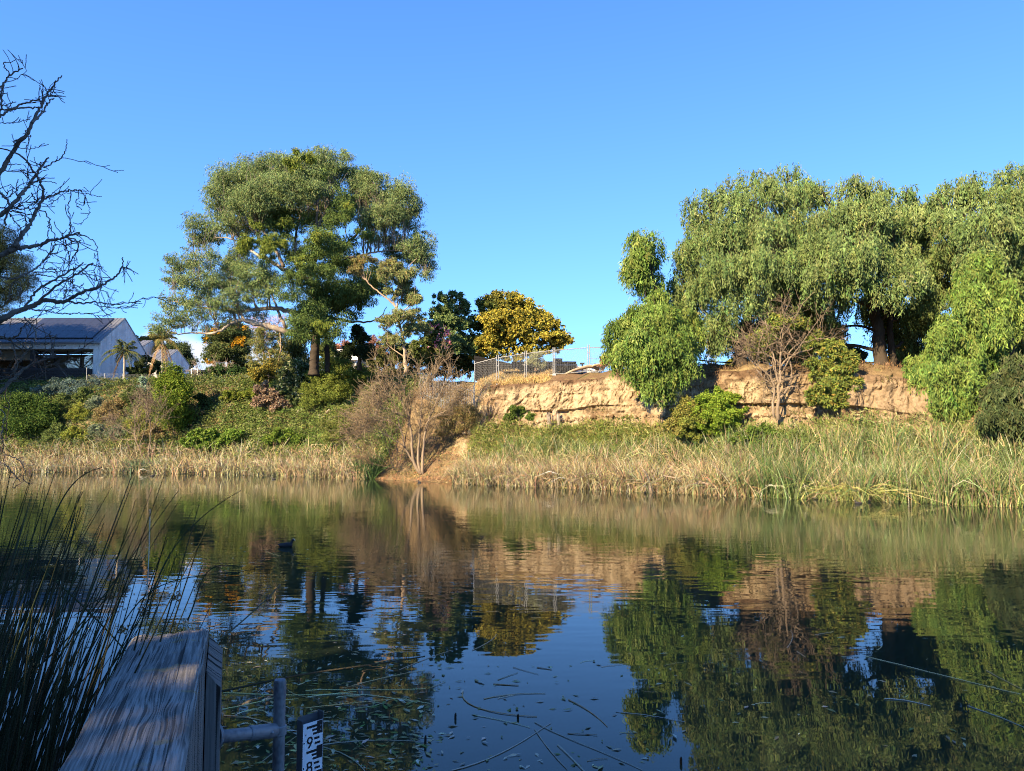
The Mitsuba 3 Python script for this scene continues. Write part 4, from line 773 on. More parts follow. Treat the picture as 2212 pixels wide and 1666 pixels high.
def bare_tree(name, label, cat, d, stems, levels, seed, tone='brown', twig_col=None, group=None, nodes=16, buds=None, part='limb'):
    rng = R(seed)
    key = thing(name, label, cat, group)
    pol, rad = [], []
    for j, (pts, r0, r1) in enumerate(stems):
        p = px_line(pts, d, nodes); p[1:-1] += rng.normal(0, 0.025, p[1:-1].shape)
        r = (r0 + (r1 - r0) * np.linspace(0, 1, nodes) ** 0.8) * 0.8
        pol.append(p); rad.append(r)
        v, f, c = bark_mesh(rng, p, r, tone, 7)
        obj('trunk' if j == 0 else part, (v, f), 'mat_bark', key, c, smooth=True)
    pol, rad = np.array(pol), np.array(rad)
    tw, last = [], None
    for lv, kw in enumerate(levels):
        pol, rad = offshoots(rng, pol, rad, **kw)
        v, f = tubes(pol, rad, 5 if lv == 0 else 3, cap=False)
        c = np.asarray(BARKS[tone] if (lv == 0 or twig_col is None) else twig_col) * np.repeat(np.exp(rng.normal(0, 0.22, (len(pol), 1))), pol.shape[1] * (5 if lv == 0 else 3), 0)
        tw.append((v, f, c)); last = pol
    j = join(tw)
    obj('twigs', j[:2], 'mat_bark', key, j[2], kind='stuff')
    if buds:
        n, L, Wd, pal = buds
        i = rng.integers(0, len(last), n); u = rng.integers(1, last.shape[1], n)
        p = last[i, u] + rng.normal(0, 0.03, (n, 3))
        v, f, c = leaves(p, rng.normal(0, 1, (n, 3)) - [0, 0, 0.5], rng.normal(0, 1, (n, 3)), L, Wd, pick(rng, pal, n))
        obj('withered_leaves', (v, f), 'mat_leaf', key, c, kind='stuff')
    return key

C4 = lambda a: [(433.8 + x * .2696, 650.6 + y * .2696) + tuple(z) for x, y, *z in a]
bare_tree('bare_tree', 'leafless multi-stemmed tree with a haze of reddish twigs at the water edge', 'tree', 57.5,
  [(C4([(1770, 1385), (1705, 1280), (1690, 1130), (1668, 950), (1645, 800), (1600, 640)]), 0.19, 0.04), (C4([(1768, 1385), (1742, 1260), (1755, 1050), (1765, 880), (1785, 740), (1830, 580)]), 0.15, 0.035), (C4([(1780, 1385), (1778, 1250), (1800, 1050), (1850, 900), (1920, 740), (1990, 560)]), 0.17, 0.035),
   (C4([(1712, 1300), (1640, 1180), (1600, 1020, -.4), (1560, 860, -.6), (1500, 760, -.6), (1430, 660, -.6)]), 0.10, 0.025), (C4([(1800, 1040), (1850, 940, -.8), (1960, 880, -1), (2060, 800, -1)]), 0.07, 0.02), (C4([(1668, 950), (1590, 900, -.8), (1480, 860, -1), (1370, 830, -1)]), 0.06, 0.02),
   (C4([(1640, 1180), (1560, 1120, -.6), (1450, 1060, -1), (1330, 1050, -1)]), 0.06, 0.02), (C4([(1600, 1020, -.4), (1500, 960, -1), (1400, 960, -1.2), (1290, 1000, -1.2)]), 0.05, 0.02)],
  [dict(per=12, length=(0.8, 2.0), spread=0.9, up=0.3, rr=0.5, rmin=0.009, curl=0.5, start=0.35), dict(per=8, length=(0.5, 1.3), spread=0.8, up=0.3, rr=0.6, rmin=0.009, curl=0.6), dict(per=4, length=(0.25, 0.7), spread=0.9, up=0.2, rr=0.7, rmin=0.0085, curl=0.6, k=4)],
  131, tone='stem', twig_col=(0.19, 0.148, 0.10), buds=(2600, 0.11, 0.05, [(0.16, 0.10, 0.055), (0.20, 0.14, 0.08), (0.14, 0.125, 0.05)]))
C2 = lambda a: [(x * .2604, 623.5 + y * .2604) + tuple(z) for x, y, *z in a]
bare_tree('bare_tree', 'small leafless grey tree standing in the reeds on the left shore', 'tree', foot(310, 1002),
  [(C2([(1232, 1455), (1240, 1300), (1250, 1180), (1225, 1020), (1205, 900)]), 0.09, 0.03), (C2([(1175, 1465), (1145, 1300), (1118, 1210), (1125, 1080), (1110, 1000)]), 0.09, 0.025), (C2([(1150, 1310), (1200, 1180), (1215, 1060), (1180, 940)]), 0.05, 0.02), (C2([(1120, 1215), (1060, 1180), (980, 1130), (890, 1110)]), 0.05, 0.02), (C2([(1130, 1260), (1050, 1250), (960, 1250), (880, 1235)]), 0.04, 0.015), (C2([(1250, 1190), (1300, 1080), (1320, 1000)]), 0.04, 0.015)],
  [dict(per=9, length=(0.8, 2.0), spread=0.8, up=0.4, rr=0.5, rmin=0.011, curl=0.4, start=0.35), dict(per=6, length=(0.4, 1.1), spread=0.8, up=0.3, rr=0.6, rmin=0.009), dict(per=3, length=(0.2, 0.6), spread=0.9, up=0.2, rr=0.7, rmin=0.008, k=4)], 132, tone='stem', twig_col=(0.16, 0.125, 0.095))
C9 = lambda a: [(1572.4 + x * .3417, 623.5 + y * .3417) + tuple(z) for x, y, *z in a]
bare_tree('dead_tree', 'dead tree with contorted bare branches standing against the cliff', 'tree', 44.2,
  [(C9([(320, 830), (318, 700), (325, 590), (330, 500), (335, 400)]), 0.15, 0.07), (C9([(292, 815), (285, 720), (290, 640), (270, 560), (210, 510), (150, 460), (120, 380)]), 0.11, 0.03), (C9([(325, 600), (300, 500), (290, 420), (240, 340), (215, 280)]), 0.09, 0.02), (C9([(335, 690), (390, 600), (400, 500), (385, 420), (450, 350), (560, 320), (630, 300)]), 0.10, 0.02), (C9([(330, 500), (380, 440), (440, 410), (540, 370), (600, 310)]), 0.08, 0.02),
   (C9([(335, 400), (330, 320), (345, 250)]), 0.06, 0.02), (C9([(288, 640), (310, 600), (350, 660), (370, 695)]), 0.05, 0.02), (C9([(325, 560), (260, 590), (200, 540), (170, 480)]), 0.06, 0.02), (C9([(385, 420), (340, 340), (350, 270), (300, 240)]), 0.05, 0.02), (C9([(320, 470), (250, 420), (190, 400), (120, 420)]), 0.06, 0.02)],
  [dict(per=8, length=(0.7, 1.9), spread=1.0, up=0.25, rr=0.6, rmin=0.014, curl=0.9, start=0.3, wig=0.12), dict(per=4, length=(0.4, 1.0), spread=1.0, up=0.1, rr=0.6, rmin=0.009, curl=0.9, wig=0.1), dict(per=3, length=(0.2, 0.6), spread=1.0, up=0.0, rr=0.7, rmin=0.007, curl=0.8, k=4)], 133, tone='stem', twig_col=(0.17, 0.13, 0.095))
C10 = lambda a: [(271 + x * .2572, 677.8 + y * .2572) + tuple(z) for x, y, *z in a]
bare_tree('fruit_tree', 'small gnarled pale bare fruit tree beside the white-framed gate', 'tree', 86,
  [(C10([(708, 632), (700, 590), (690, 560), (720, 500), (740, 470)]), 0.12, 0.05), (C10([(695, 570), (650, 530), (620, 500)]), 0.07, 0.02), (C10([(712, 540), (780, 510), (830, 490)]), 0.06, 0.02), (C10([(725, 620), (730, 560), (760, 500), (780, 460)]), 0.07, 0.02)],
  [dict(per=8, length=(0.6, 1.5), spread=0.9, up=0.3, rr=0.5, rmin=0.014, curl=0.6, start=0.35), dict(per=7, length=(0.3, 0.8), spread=0.9, up=0.2, rr=0.6, rmin=0.011), dict(per=3, length=(0.2, 0.5), spread=0.9, up=0.1, rr=0.7, rmin=0.009, k=4)], 134, tone='grey', twig_col=(0.26, 0.21, 0.17))

bare_tree('brown_thicket', 'arching reddish-brown leafless thicket left of the bare multi-stemmed tree', 'shrub', 58.5,
  [([(850, 1015), (835, 960), (815, 910), (790, 870)], 0.05, 0.02), ([(855, 1015), (858, 950), (850, 890), (830, 830)], 0.05, 0.02), ([(845, 1012), (815, 985), (790, 960), (775, 930)], 0.04, 0.015), ([(860, 1010), (880, 930), (890, 870), (900, 810)], 0.05, 0.02), ([(850, 1000), (830, 930), (800, 900), (775, 895)], 0.04, 0.015), ([(850, 1010), (800, 1000), (780, 990)], 0.03, 0.01), ([(870, 1005), (910, 930), (940, 880), (960, 850)], 0.04, 0.015)],
  [dict(per=8, length=(0.6, 1.7), spread=0.8, up=0.2, rr=0.5, rmin=0.010, curl=0.7, start=0.2), dict(per=6, length=(0.5, 1.2), spread=0.8, up=0.1, rr=0.6, rmin=0.009, curl=0.8), dict(per=3, length=(0.3, 0.8), spread=0.9, up=0.0, rr=0.7, rmin=0.0085, k=4)], 135, tone='brown', twig_col=(0.165, 0.12, 0.08), buds=(1600, 0.11, 0.05, [(0.15, 0.10, 0.06), (0.13, 0.13, 0.05)]))
# ------------------------------------------------------------------ the house and the garden structures on the left
def concrete_col(p, n, uv):
    a = dfbm(p.x * 0.9, p.y * 0.9, p.z * 0.9, 4); st = dfbm(p.x * 3 + p.y * 3, p.z * 0.25, 0, 3); g = dfbm(p.x * 14, p.y * 14, p.z * 14, 2)
    return dmix((0.48, 0.48, 0.48), (0.68, 0.68, 0.67), dsmooth(0.25, 0.75, 0.5 * a + 0.5 * st)) * (0.85 + 0.3 * g)
scene['mat_concrete'] = {'type': 'twosided', 'bsdf': {'type': 'diffuse', 'reflectance': proc(concrete_col)}}
flat('mat_roof', (0.15, 0.16, 0.18), 0.45, 0.3)
flat('mat_solar', (0.025, 0.028, 0.04), 0.22, 0.0, 0.6)
flat('mat_alu', (0.35, 0.36, 0.38), 0.4, 0.7)
flat('mat_black', (0.018, 0.018, 0.02), 0.6)
flat('mat_dark', (0.035, 0.035, 0.038), 0.8)
flat('mat_soffit', (0.20, 0.165, 0.12), 0.8)
flat('mat_galv', (0.24, 0.25, 0.26), 0.5, 0.4)
flat('mat_white', (0.72, 0.72, 0.70), 0.6)
flat('mat_timber', (0.16, 0.13, 0.10), 0.85); flat('mat_slat', (0.020, 0.018, 0.017), 0.85); flat('mat_shed', (0.008, 0.008, 0.009), 0.9); flat('mat_wire', (0.16, 0.17, 0.18), 0.6, 0.3); flat('mat_mud', (0.06, 0.045, 0.033), 0.9)
scene['mat_pane'] = {'type': 'thindielectric', 'int_ior': 1.6, 'ext_ior': 1.0}

YF, YR, YB, XG = 92.0, 97.6, 103.2, -49.45            # front eave, ridge, back eave, gable plane
ZE, ZR, ZG = P(207, 738, YF)[2], P(262, 690, YR)[2], 9.6
XL = -88.0
house = thing('house', 'modern gabled concrete house with dark windows and rows of solar panels on its roof', 'house')
def prism_x(prof_, x0, x1):
    """extrude a (y, z) polygon (convex) along x"""
    a = np.array(prof_, float); n = len(a)
    v = np.vstack([np.c_[np.full(n, x0), a], np.c_[np.full(n, x1), a]])
    f = [[0, i, i + 1] for i in range(1, n - 1)] + [[n, n + i + 1, n + i] for i in range(1, n - 1)]
    for i in range(n):
        j = (i + 1) % n
        f += [[i, n + i, n + j], [i, n + j, j]]
    return v, np.array(f)
EZ = 0.0
gable = prism_x([(YF, ZG - 2), (YF, ZE - 0.02), (YR, ZR - 0.02), (YB, ZE - 0.02), (YB, ZG - 2)], XG - 0.35, XG)
obj('wall', gable, 'mat_concrete', house, label='pale concrete gable wall')
for z in (ZG + 2.75, ZG + 1.2):        # form joints, a shallow ledge each
    obj('wall_joint', box((XG + 0.002, YF + 0.02, z), (XG + 0.012, YB - 0.02, z + 0.03)), 'mat_concrete', house)
# roof: two slabs
sl = (ZR - ZE) / (YR - YF)
for nm, (ya, za, yb, zb) in {'front': (YF - 0.35, ZE - 0.35 * sl, YR, ZR), 'back': (YB + 0.35, ZE - 0.35 * sl, YR, ZR)}.items():
    r_ = obj('roof', prism_x([(ya, za), (yb, zb), (yb, zb + 0.16), (ya, za + 0.16)], XL, XG + 0.06), 'mat_roof', house, label='grey metal roof')
    if nm == 'front': ROOF = r_
rn = unit(np.array([0, -sl, 1.0])); ru = unit(np.array([0, 1, sl]))
def onroof(x, v, h=0.0):    # v: metres up the slope from the eave
    e = np.array([x, YF - 0.35, ZE - 0.35 * sl + 0.16])
    return e + ru * v + rn * h
RL = math.hypot(YR - YF + 0.35, ZR - ZE + 0.35 * sl)
for k in range(34):
    x = XG - 0.02 - 0.45 * k
    obj('seam', obox(onroof(x, RL / 2, 0.02), (0.012, 0, 0), ru * (RL / 2 - .02), rn * 0.02), 'mat_roof', ROOF)
obj('gutter', box((XL, YF - 0.48, ZE - 0.35 * sl - 0.06), (XG + 0.06, YF - 0.352, ZE - 0.35 * sl + 0.10)), 'mat_roof', ROOF)
# solar panels: three rows
pw, ph = 1.12, (RL - 1.15) / 3
for row in range(3):
    x1 = XG - 1.25
    ncol = 8 if row == 2 else 14
    for k in range(ncol):
        c = onroof(x1 - pw * (k + 0.5), 0.85 + ph * (row + 0.5), 0.13)
        pn = obj('solar_panel', obox(c, (pw / 2 - 0.012, 0, 0), ru * (ph / 2 - 0.012), rn * 0.018), 'mat_solar', ROOF)
obj('panel_rail', obox(onroof(XG - 1.2 - 7.5, 0.80, 0.07), (7.6, 0, 0), ru * 0.04, rn * 0.05), 'mat_black', ROOF)
# front: fascia beam, soffit, piers, windows, dark lower wall
zt = P(190, 739, YF)[2] - 0.12; zb = P(190, 754, YF)[2]; zs = P(190, 797, YF)[2]
obj('fascia', box((XL, YF + 0.003, zb), (XG - 0.352, YF + 0.35, zt)), 'mat_concrete', house, label='stained concrete fascia beam')
obj('pier', box((XG - 0.85, YF + 0.004, ZG - 2), (XG - 0.353, YF + 0.4, zb - 0.003)), 'mat_concrete', house)
obj('soffit', box((XL, YF + 0.36, zb - 0.1), (XG - 0.36, YF + 4.0, zb - 0.003)), 'mat_soffit', house)
obj('lower_wall', box((XL, YF - 0.9, ZG - 2.5), (XG - 0.86, YF + 0.25, zs)), 'mat_dark', house, label='dark slatted lower wall')
for k in range(14):
    z = ZG - 0.6 + k * (zs - ZG + 0.5) / 14
    obj('slat', box((XL, YF - 0.94, z), (XG - 0.862, YF - 0.903, z + 0.07)), 'mat_black', house)
xw = lambda px: (px - W0 / 2) / FPX * YF * 1.006
obj('column', box((xw(60), YF + 0.5, zs), (xw(73), YF + 1.0, zb - 0.1)), 'mat_dark', house)
obj('room_back', box((XL, YF + 5.5, zs - 0.5), (XG - 0.4, YF + 5.7, zb - 0.1)), 'mat_soffit', house)
obj('room_floor', box((XL, YF + 0.26, zs - 0.4), (XG - 0.4, YF + 5.5, zs - 0.25)), 'mat_dark', house)
mull = [73, 86, 104, 132, 163, 197]
for a, b in zip(mull[:-1], mull[1:]):
    w_ = obj('window', box((xw(a) - 0.03, YF + 1.3, zs - 0.2), (xw(a) + 0.03, YF + 1.36, zb - 0.1)), 'mat_black', house)
    y = YF + 1.32
    obj('pane', (np.array([[xw(a) + 0.03, y, zs], [xw(b) - 0.03, y, zs], [xw(b) - 0.03, y, zb - 0.1], [xw(a) + 0.03, y, zb - 0.1]]), np.array([[0, 1, 2], [0, 2, 3]])), 'mat_pane', w_)
for a, b in ((8, 34), (34, 60)):
    z1 = P(20, 777, YF)[2]
    w_ = obj('window', box((xw(a) - 0.03, YF + 1.3, zs - 0.2), (xw(a) + 0.03, YF + 1.36, z1)), 'mat_black', house)
    obj('pane', (np.array([[xw(a) + 0.03, YF + 1.32, zs], [xw(b) - 0.03, YF + 1.32, zs], [xw(b) - 0.03, YF + 1.32, z1], [xw(a) + 0.03, YF + 1.32, z1]]), np.array([[0, 1, 2], [0, 2, 3]])), 'mat_pane', w_)
obj('soffit_panel', box((XL, YF + 1.25, P(20, 776, YF)[2]), (xw(60), YF + 1.45, zb - 0.1)), 'mat_soffit', house)

def gable_shed(label, px0, px1, pxr, yt, ye, yb_, d, depth, name='shed'):
    """small gabled outbuilding: eave line from px0 to px1 facing us, ridge end at pxr, gable to the right"""
    k = thing(name, label, 'building')
    x0, x1 = P(px0, ye, d)[0], P(px1, ye, d)[0]
    ze, zr, zb_ = P(px1, ye, d)[2], P(pxr, yt, d + depth / 2)[2], P(px1, yb_, d)[2] - 2.5
    obj('wall', prism_x([(d, zb_), (d, ze), (d + depth / 2, zr), (d + depth, ze), (d + depth, zb_)], x0, x1), 'mat_concrete', k)
    s = (zr - ze) / (depth / 2)
    for ya, yb in ((d - 0.3, d + depth / 2), (d + depth + 0.3, d + depth / 2)):
        r_ = obj('roof', prism_x([(ya, ze - 0.3 * s + 0.012), (yb, zr + 0.012), (yb, zr + 0.13), (ya, ze - 0.3 * s + 0.13)], x0 - 0.2, x1 + 0.06), 'mat_roof', k)
        if ya < yb:
            u_ = unit(np.array([0, 1, s])); n_ = unit(np.array([0, -s, 1])); ln = math.hypot(depth / 2 + 0.3, zr - ze + 0.3 * s)
            for x in np.arange(x1 - 0.2, x0 - 0.2, -0.6):
                obj('seam', obox(np.array([x, ya, ze - 0.3 * s + 0.13]) + u_ * ln / 2 + n_ * 0.02, (0.014, 0, 0), u_ * ln / 2 * 0.99, n_ * 0.02), 'mat_roof', r_)
    return k
gable_shed('small gabled wing with metal roof showing above the far roof slope of the house', 285, 303, 310, 737, 752, 800, 118, 7.6)
gable_shed('smaller gabled outbuilding with metal roof between the two palms', 315, 358, 372, 757, 778, 815, 109, 8)

# round dark tree and far trees behind the palms
tree('round_tree', 'dark round-topped tree behind the tall palm', 'tree', 122, [(392, 762, 24, 20, 0), (372, 755, 22, 18, 0), (402, 785, 18, 18, 0), (385, 790, 24, 16, 0), (350, 752, 20, 12, 1)], [([(388, 830), (388, 790), (386, 755)], 0.25, 0.1)], 20000, 0.27, 0.13, [(0.035, 0.055, 0.025), (0.05, 0.07, 0.03)], seed=141, tone='dark', size=0.45)
tree('far_tree', 'olive tree crown showing over the small gabled wing', 'tree', 142, [(300, 733, 18, 7, 0), (322, 733, 18, 8, 0), (340, 738, 16, 9, 0)], [([(318, 800), (318, 735)], 0.25, 0.1)], 8000, 0.28, 0.13, [(0.11, 0.12, 0.04), (0.16, 0.13, 0.05)], seed=142)

def palm(name, label, d, base, top, fronds, length, seed, r=0.16, droop=1.0, pal=((0.12, 0.15, 0.05), (0.16, 0.18, 0.06)), dead=0, leaf=0.5):
    rng = R(seed)
    k = thing(name, label, 'palm tree')
    a, b = P(*base, d), P(*top, d)
    n = 14
    p = a + (b - a) * np.linspace(0, 1, n)[:, None]; p[1:-1] += rng.normal(0, 0.015, (n - 2, 3))
    rr = r * (1 - 0.25 * np.linspace(0, 1, n)) * (1 + 0.06 * np.sin(np.arange(n) * 2.1))
    v, f, c = bark_mesh(rng, p, rr, 'grey', 9)
    obj('trunk', (v, f), 'mat_bark', k, c * 1.3, smooth=True)
    for j in range(fronds + dead):
        isd = j >= fronds
        az = j * 2.4 + rng.uniform(-.3, .3); el = rng.uniform(-0.2, 1.35) if not isd else -0.9
        ln = length * rng.uniform(0.8, 1.1)
        s = np.linspace(0, 1, 12)[:, None]
        h = np.array([math.cos(az), math.sin(az), 0])
        q = b + h * math.cos(el) * ln * (s - 0.25 * s ** 2) + np.array([0, 0, 1]) * (math.sin(el) * ln * s - droop * 0.55 * ln * s ** 2)
        tv, tf = tubes(q, 0.03 * (1 - 0.85 * s[:, 0]), 4)
        m = 46
        u = np.linspace(0.12, 1, m) ; i = np.minimum((u * 11).astype(int), 10); fr_ = (u * 11 - i)[:, None]
        pos = q[i] * (1 - fr_) + q[i + 1] * fr_; t = unit(q[i + 1] - q[i])
        side = unit(np.cross(t, [0, 0, 1]))
        L_2 = leaf * np.sin(np.pi * np.clip(u * 0.86 + 0.12, 0, 1)) + 0.08
        parts_ = [(tv, tf, np.array([0.20, 0.19, 0.08]))]
        for sg in (-1, 1):
            A = t * 0.55 + side * sg + [0, 0, -0.75] + rng.normal(0, 0.15, (m, 3))
            col = pick(rng, pal if not isd else [(0.30, 0.19, 0.10), (0.36, 0.25, 0.13)], m)
            parts_.append(leaves(pos, A, np.cross(t, A) + [0, 0, .1], L_2, 0.055, col))
        jn = join(parts_)
        obj('frond', jn[:2], 'mat_leaf', k, jn[2], label='dead brown hanging frond' if isd else None)
    return k
palm('palm_tree', 'tall palm with a pale trunk and some brown hanging fronds', 88.5, (351, 832), (351, 736), 18, 3.3, 151, r=0.15, dead=4, leaf=0.55, pal=((0.15, 0.16, 0.05), (0.20, 0.19, 0.06), (0.24, 0.18, 0.07)))
palm('palm_tree', 'shorter palm with arching fronds standing before the pale gable wall', 88, (268, 838), (269, 758), 17, 3.1, 152, r=0.14, dead=1, leaf=0.6, pal=((0.09, 0.12, 0.045), (0.13, 0.15, 0.05)))
palm('palm_tree', 'small dark fan of palm fronds between the two larger palms', 95, (317, 830), (317, 783), 11, 2.2, 153, r=0.12, leaf=0.45, pal=((0.035, 0.055, 0.03), (0.05, 0.075, 0.035)))

for k, (lb, x, lab) in enumerate([([(330, 795, 16, 14, 0), (345, 805, 18, 12, 0), (318, 806, 16, 12, 0)], 332, 'dark shrub in front of the smaller outbuilding between the palms'), ([(297, 800, 14, 16, 0), (285, 812, 16, 10, 0), (303, 785, 8, 10, 0)], 294, 'dark shrub at the foot of the gable wall behind the shorter palm')]):
    tree('dark_shrub', lab, 'shrub', 91 + k, lb, [([(x, 830), (x, 800)], 0.06, 0.03)], 8000, 0.22, 0.09, [(0.035, 0.055, 0.025), (0.055, 0.075, 0.03)], seed=320 + k, droop=0.2)
# wire garden fence: posts and wires
wf = thing('wire_fence', 'garden fence of thin metal posts and wire netting along the top of the left bank', 'fence')
pxs = [186, 225, 264.5, 305, 345]
tops = []
for x in pxs:
    g = onground(x, 86.0); h = max(P(x, 811, 86.0)[2] - g[2], 1.25)
    if x == 186: h += 0.9
    obj('post', bar(g - [0, 0, 0.3], g + [0, 0, h], 0.05), 'mat_galv', wf); tops.append((g, h if x != 186 else h - 0.9))
wires = []
for (g0, h0), (g1, h1) in zip(tops[:-1], tops[1:]):
    for j in range(1, 10):
        wires.append(bar(g0 + [0, 0, h0 * j / 9.2], g1 + [0, 0, h1 * j / 9.2], 0.010))
    for j in range(1, 14):
        a = g0 + (g1 - g0) * j / 14; wires.append(bar(a, a + [0, 0, h0 * 0.98], 0.006, up=(0, 1, 0)))
obj('netting', join(wires), 'mat_wire', wf, kind='stuff')
wf2 = thing('wire_fence', 'further run of wire garden fence right of the white-framed gate', 'fence')
tops = []
for x in (432, 468, 504, 553, 600):
    g = onground(x, 88.5); h = max(P(x, 811, 88.5)[2] - g[2], 1.0)
    obj('post', bar(g - [0, 0, 0.3], g + [0, 0, h], 0.06), 'mat_galv', wf2); tops.append((g, h))
obj('netting', join([bar(g0 + [0, 0, h0 * j / 7.2], g1 + [0, 0, h1 * j / 7.2], 0.009) for (g0, h0), (g1, h1) in zip(tops[:-1], tops[1:]) for j in range(1, 8)]), 'mat_wire', wf2, kind='stuff')
gt = thing('garden_gate', 'white-framed wire garden gate with a sloping stay', 'gate')
g0, g1 = onground(413, 86.5), onground(426, 86.5); h = 1.75
for a in (g0, g1): obj('post', bar(a - [0, 0, .3], a + [0, 0, h], 0.10), 'mat_white', gt)
for j in (0.1, 1.0): obj('rail', bar(g0 + [0, 0, h * j - 0.05], g1 + [0, 0, h * j - 0.05], 0.06), 'mat_white', gt)
obj('stay', bar(g1 + [0.05, 0, h * 0.62], onground(436, 86.5), 0.06), 'mat_white', gt)
obj('netting', join([bar(g0 + (g1 - g0) * j / 9 + [0, 0, .15], g0 + (g1 - g0) * j / 9 + [0, 0, h - .08], 0.008, up=(0, 1, 0)) for j in range(1, 9)]), 'mat_galv', gt, kind='stuff')
sh2 = thing('garden_shed', 'low dark garden shed behind the pale bare fruit tree', 'shed')
a = onground(448, 91)
obj('wall', box(a + [-2.2, 0, -1], a + [2.2, 2.4, 1.75]), 'mat_dark', sh2)
obj('roof', obox(a + [0, 1.1, 1.95], (2.5, 0, 0), (0, 1.5, 0.18), (0, -0.01, 0.05)), 'mat_dark', sh2)
sg = thing('garden_sign', 'small white rectangular sign on a stake by the bank edge', 'sign')
a = onground(575, 86)
obj('board', box(a + [-0.38, -0.02, 0.55], a + [0.38, 0.02, 1.0]), 'mat_white', sg)
obj('stake', bar(a - [0, 0, .3], a + [0, -0.03, 0.6], 0.05), 'mat_timber', sg)
sg = thing('garden_light', 'small white path light on a stake left of the silvery shrub', 'light')
a = onground(514, 87)
obj('stake', bar(a - [0, 0, .3], a + [0, 0, 0.75], 0.04), 'mat_white', sg)
m = trimesh.creation.icosphere(2, 0.16); obj('head', (np.array(m.vertices) * [1, 1, 1.2] + a + [0, 0, 0.9], m.faces), 'mat_white', sg, smooth=True)
for lab, (x0, y0), (x1, y1), r_ in (('pale dead stump branch leaning on the ivy slope', (800, 915), (820, 868), 0.12), ('short pale dead log among the weeds on the left slope', (693, 905), (712, 884), 0.09)):
    a = ground(x0 - 0.2 * 0, y0); b = a + (P(x1, y1, a[1] - .2) - P(x0, y0, a[1]))
    v, f, c = bark_mesh(R(7), curve([a - [0, 0, .2], (a + b) / 2 + [0.05, 0, 0.05], b], 9), np.linspace(r_, r_ * .6, 9), 'pale', 7)
    obj('dead_log', (v, f), 'mat_bark', None, c, smooth=True, label=lab, cat='log')

# white roof behind the gum trunk; roofs behind the mesh fence
wr = thing('white_roof_house', 'house with a white metal roof half hidden behind the gum trunk', 'house')
x0, x1 = P(712, 770, 95)[0], P(775, 770, 95)[0]; ze, zr = P(740, 778, 95)[2], P(740, 757, 99)[2]
obj('wall', box((x0 + .3, 95, 8), (x1 - .3, 103, ze)), 'mat_concrete', wr)
for ya, yb in ((94.5, 99), (103.5, 99)):
    obj('roof', prism_x([(ya, ze - .05), (yb, zr), (yb, zr + .15), (ya, ze + .1)], x0, x1), 'mat_white', wr)
bh = thing('roof_house', 'low house with a pale roof and dark chimney beyond the mesh fence', 'house')
d_ = 84
xa, xb = P(1198, 790, d_)[0], P(1276, 790, d_)[0]; zl = P(1230, 806, d_)[2]; zt_ = P(1222, 778, d_)[2]; xm = P(1215, 790, d_)[0]
obj('wall', box((xa, d_ + .3, zl - 2), (xb - 1, d_ + 8, zl)), 'mat_concrete', bh)
rv = np.array([[xa - 3, d_, zl], [xb + 1.2, d_, zl - 0.1], [xm, d_ + 4, zt_], [xa - 3, d_ + 4, zt_], [xa - 3, d_ + 8, zl], [xb + 1.2, d_ + 8, zl - 0.1]])
obj('roof', (np.vstack([rv, rv + [0, 0, .14]]), np.array([[0, 1, 2], [0, 2, 3], [1, 5, 2], [3, 2, 5], [3, 5, 4], [6, 7, 8], [6, 8, 9], [7, 11, 8], [9, 8, 11], [9, 11, 10], [0, 1, 7], [0, 7, 6], [1, 5, 11], [1, 11, 7]])), 'mat_roof', bh)
obj('ridge_cap', bar([xb + 1.2, d_, zl + .12], [xm, d_ + 4, zt_ + .2], 0.28, 0.12), 'mat_white', bh)
obj('chimney', box((P(1199, 780, d_)[0], d_ + 2.5, zl), (P(1218, 780, d_)[0], d_ + 3.4, P(1205, 769, d_)[2])), 'mat_dark', bh)
a = P(1258, 800, d_ - .5); obj('vent_pipe', bar(a - [0, 0, .6], [a[0], a[1], P(1258, 785, d_ - .5)[2]], 0.16), 'mat_dark', bh); obj('vent_cap', box([a[0] - .24, a[1] - .24, P(1258, 787, d_ - .5)[2]], [a[0] + .24, a[1] + .24, P(1258, 784, d_ - .5)[2]]), 'mat_dark', bh)
an = thing('aerial', 'thin television aerial above the roof beyond the mesh fence', 'aerial')
a = P(1279, 800, 83); zt2 = P(1279, 771, 83)[2]
obj('mast', bar(a, [a[0], a[1], zt2], 0.05), 'mat_galv', an)
for dz, w_ in ((-.2, .5), (-1.05, 1.0), (-1.2, .7)): obj('arm', bar([a[0] - w_, a[1], zt2 + dz], [a[0] + w_, a[1], zt2 + dz], 0.045), 'mat_galv', an)
sd = thing('dark_shed', 'dark slatted shed wall with sloping top behind the steel palisade', 'shed')
d_ = 66
q = [(1024, 768), (1107, 786), (1107, 822), (1024, 822)]
fr_, bk = P([a for a, b in q], [b for a, b in q], d_), P([a for a, b in q], [b for a, b in q], d_) + [0.6, 2.5, 0]
obj('wall', (np.vstack([fr_, bk]), np.array([[0, 1, 2], [0, 2, 3], [4, 6, 5], [4, 7, 6], [0, 4, 5], [0, 5, 1], [1, 5, 6], [1, 6, 2], [3, 2, 6], [3, 6, 7], [0, 3, 7], [0, 7, 4]])), 'mat_shed', sd)
for k in range(12):
    y = 774 + k * 4.0
    xr = min(1107, 1024 + max(y - 768, 0) / 18 * 83)
    obj('slat', bar(P(1024.5, y, d_ - .03), P(xr - .5, y, d_ - .03), 0.05, 0.07), 'mat_slat', sd)
fb = thing('far_block', 'low dark building behind the mesh fence right of the slatted shed', 'building')
obj('wall', box(P(1105, 822, 78), P(1235, 793, 84)), 'mat_shed', fb)
obj('roof', obox((P(1105, 793, 81) + P(1235, 793, 81)) / 2, ((P(1235, 793, 81)[0] - P(1105, 793, 81)[0]) / 2 + .3, 0, 0), (0, 3.4, 0.1), (0, 0, .08)), 'mat_roof', fb)

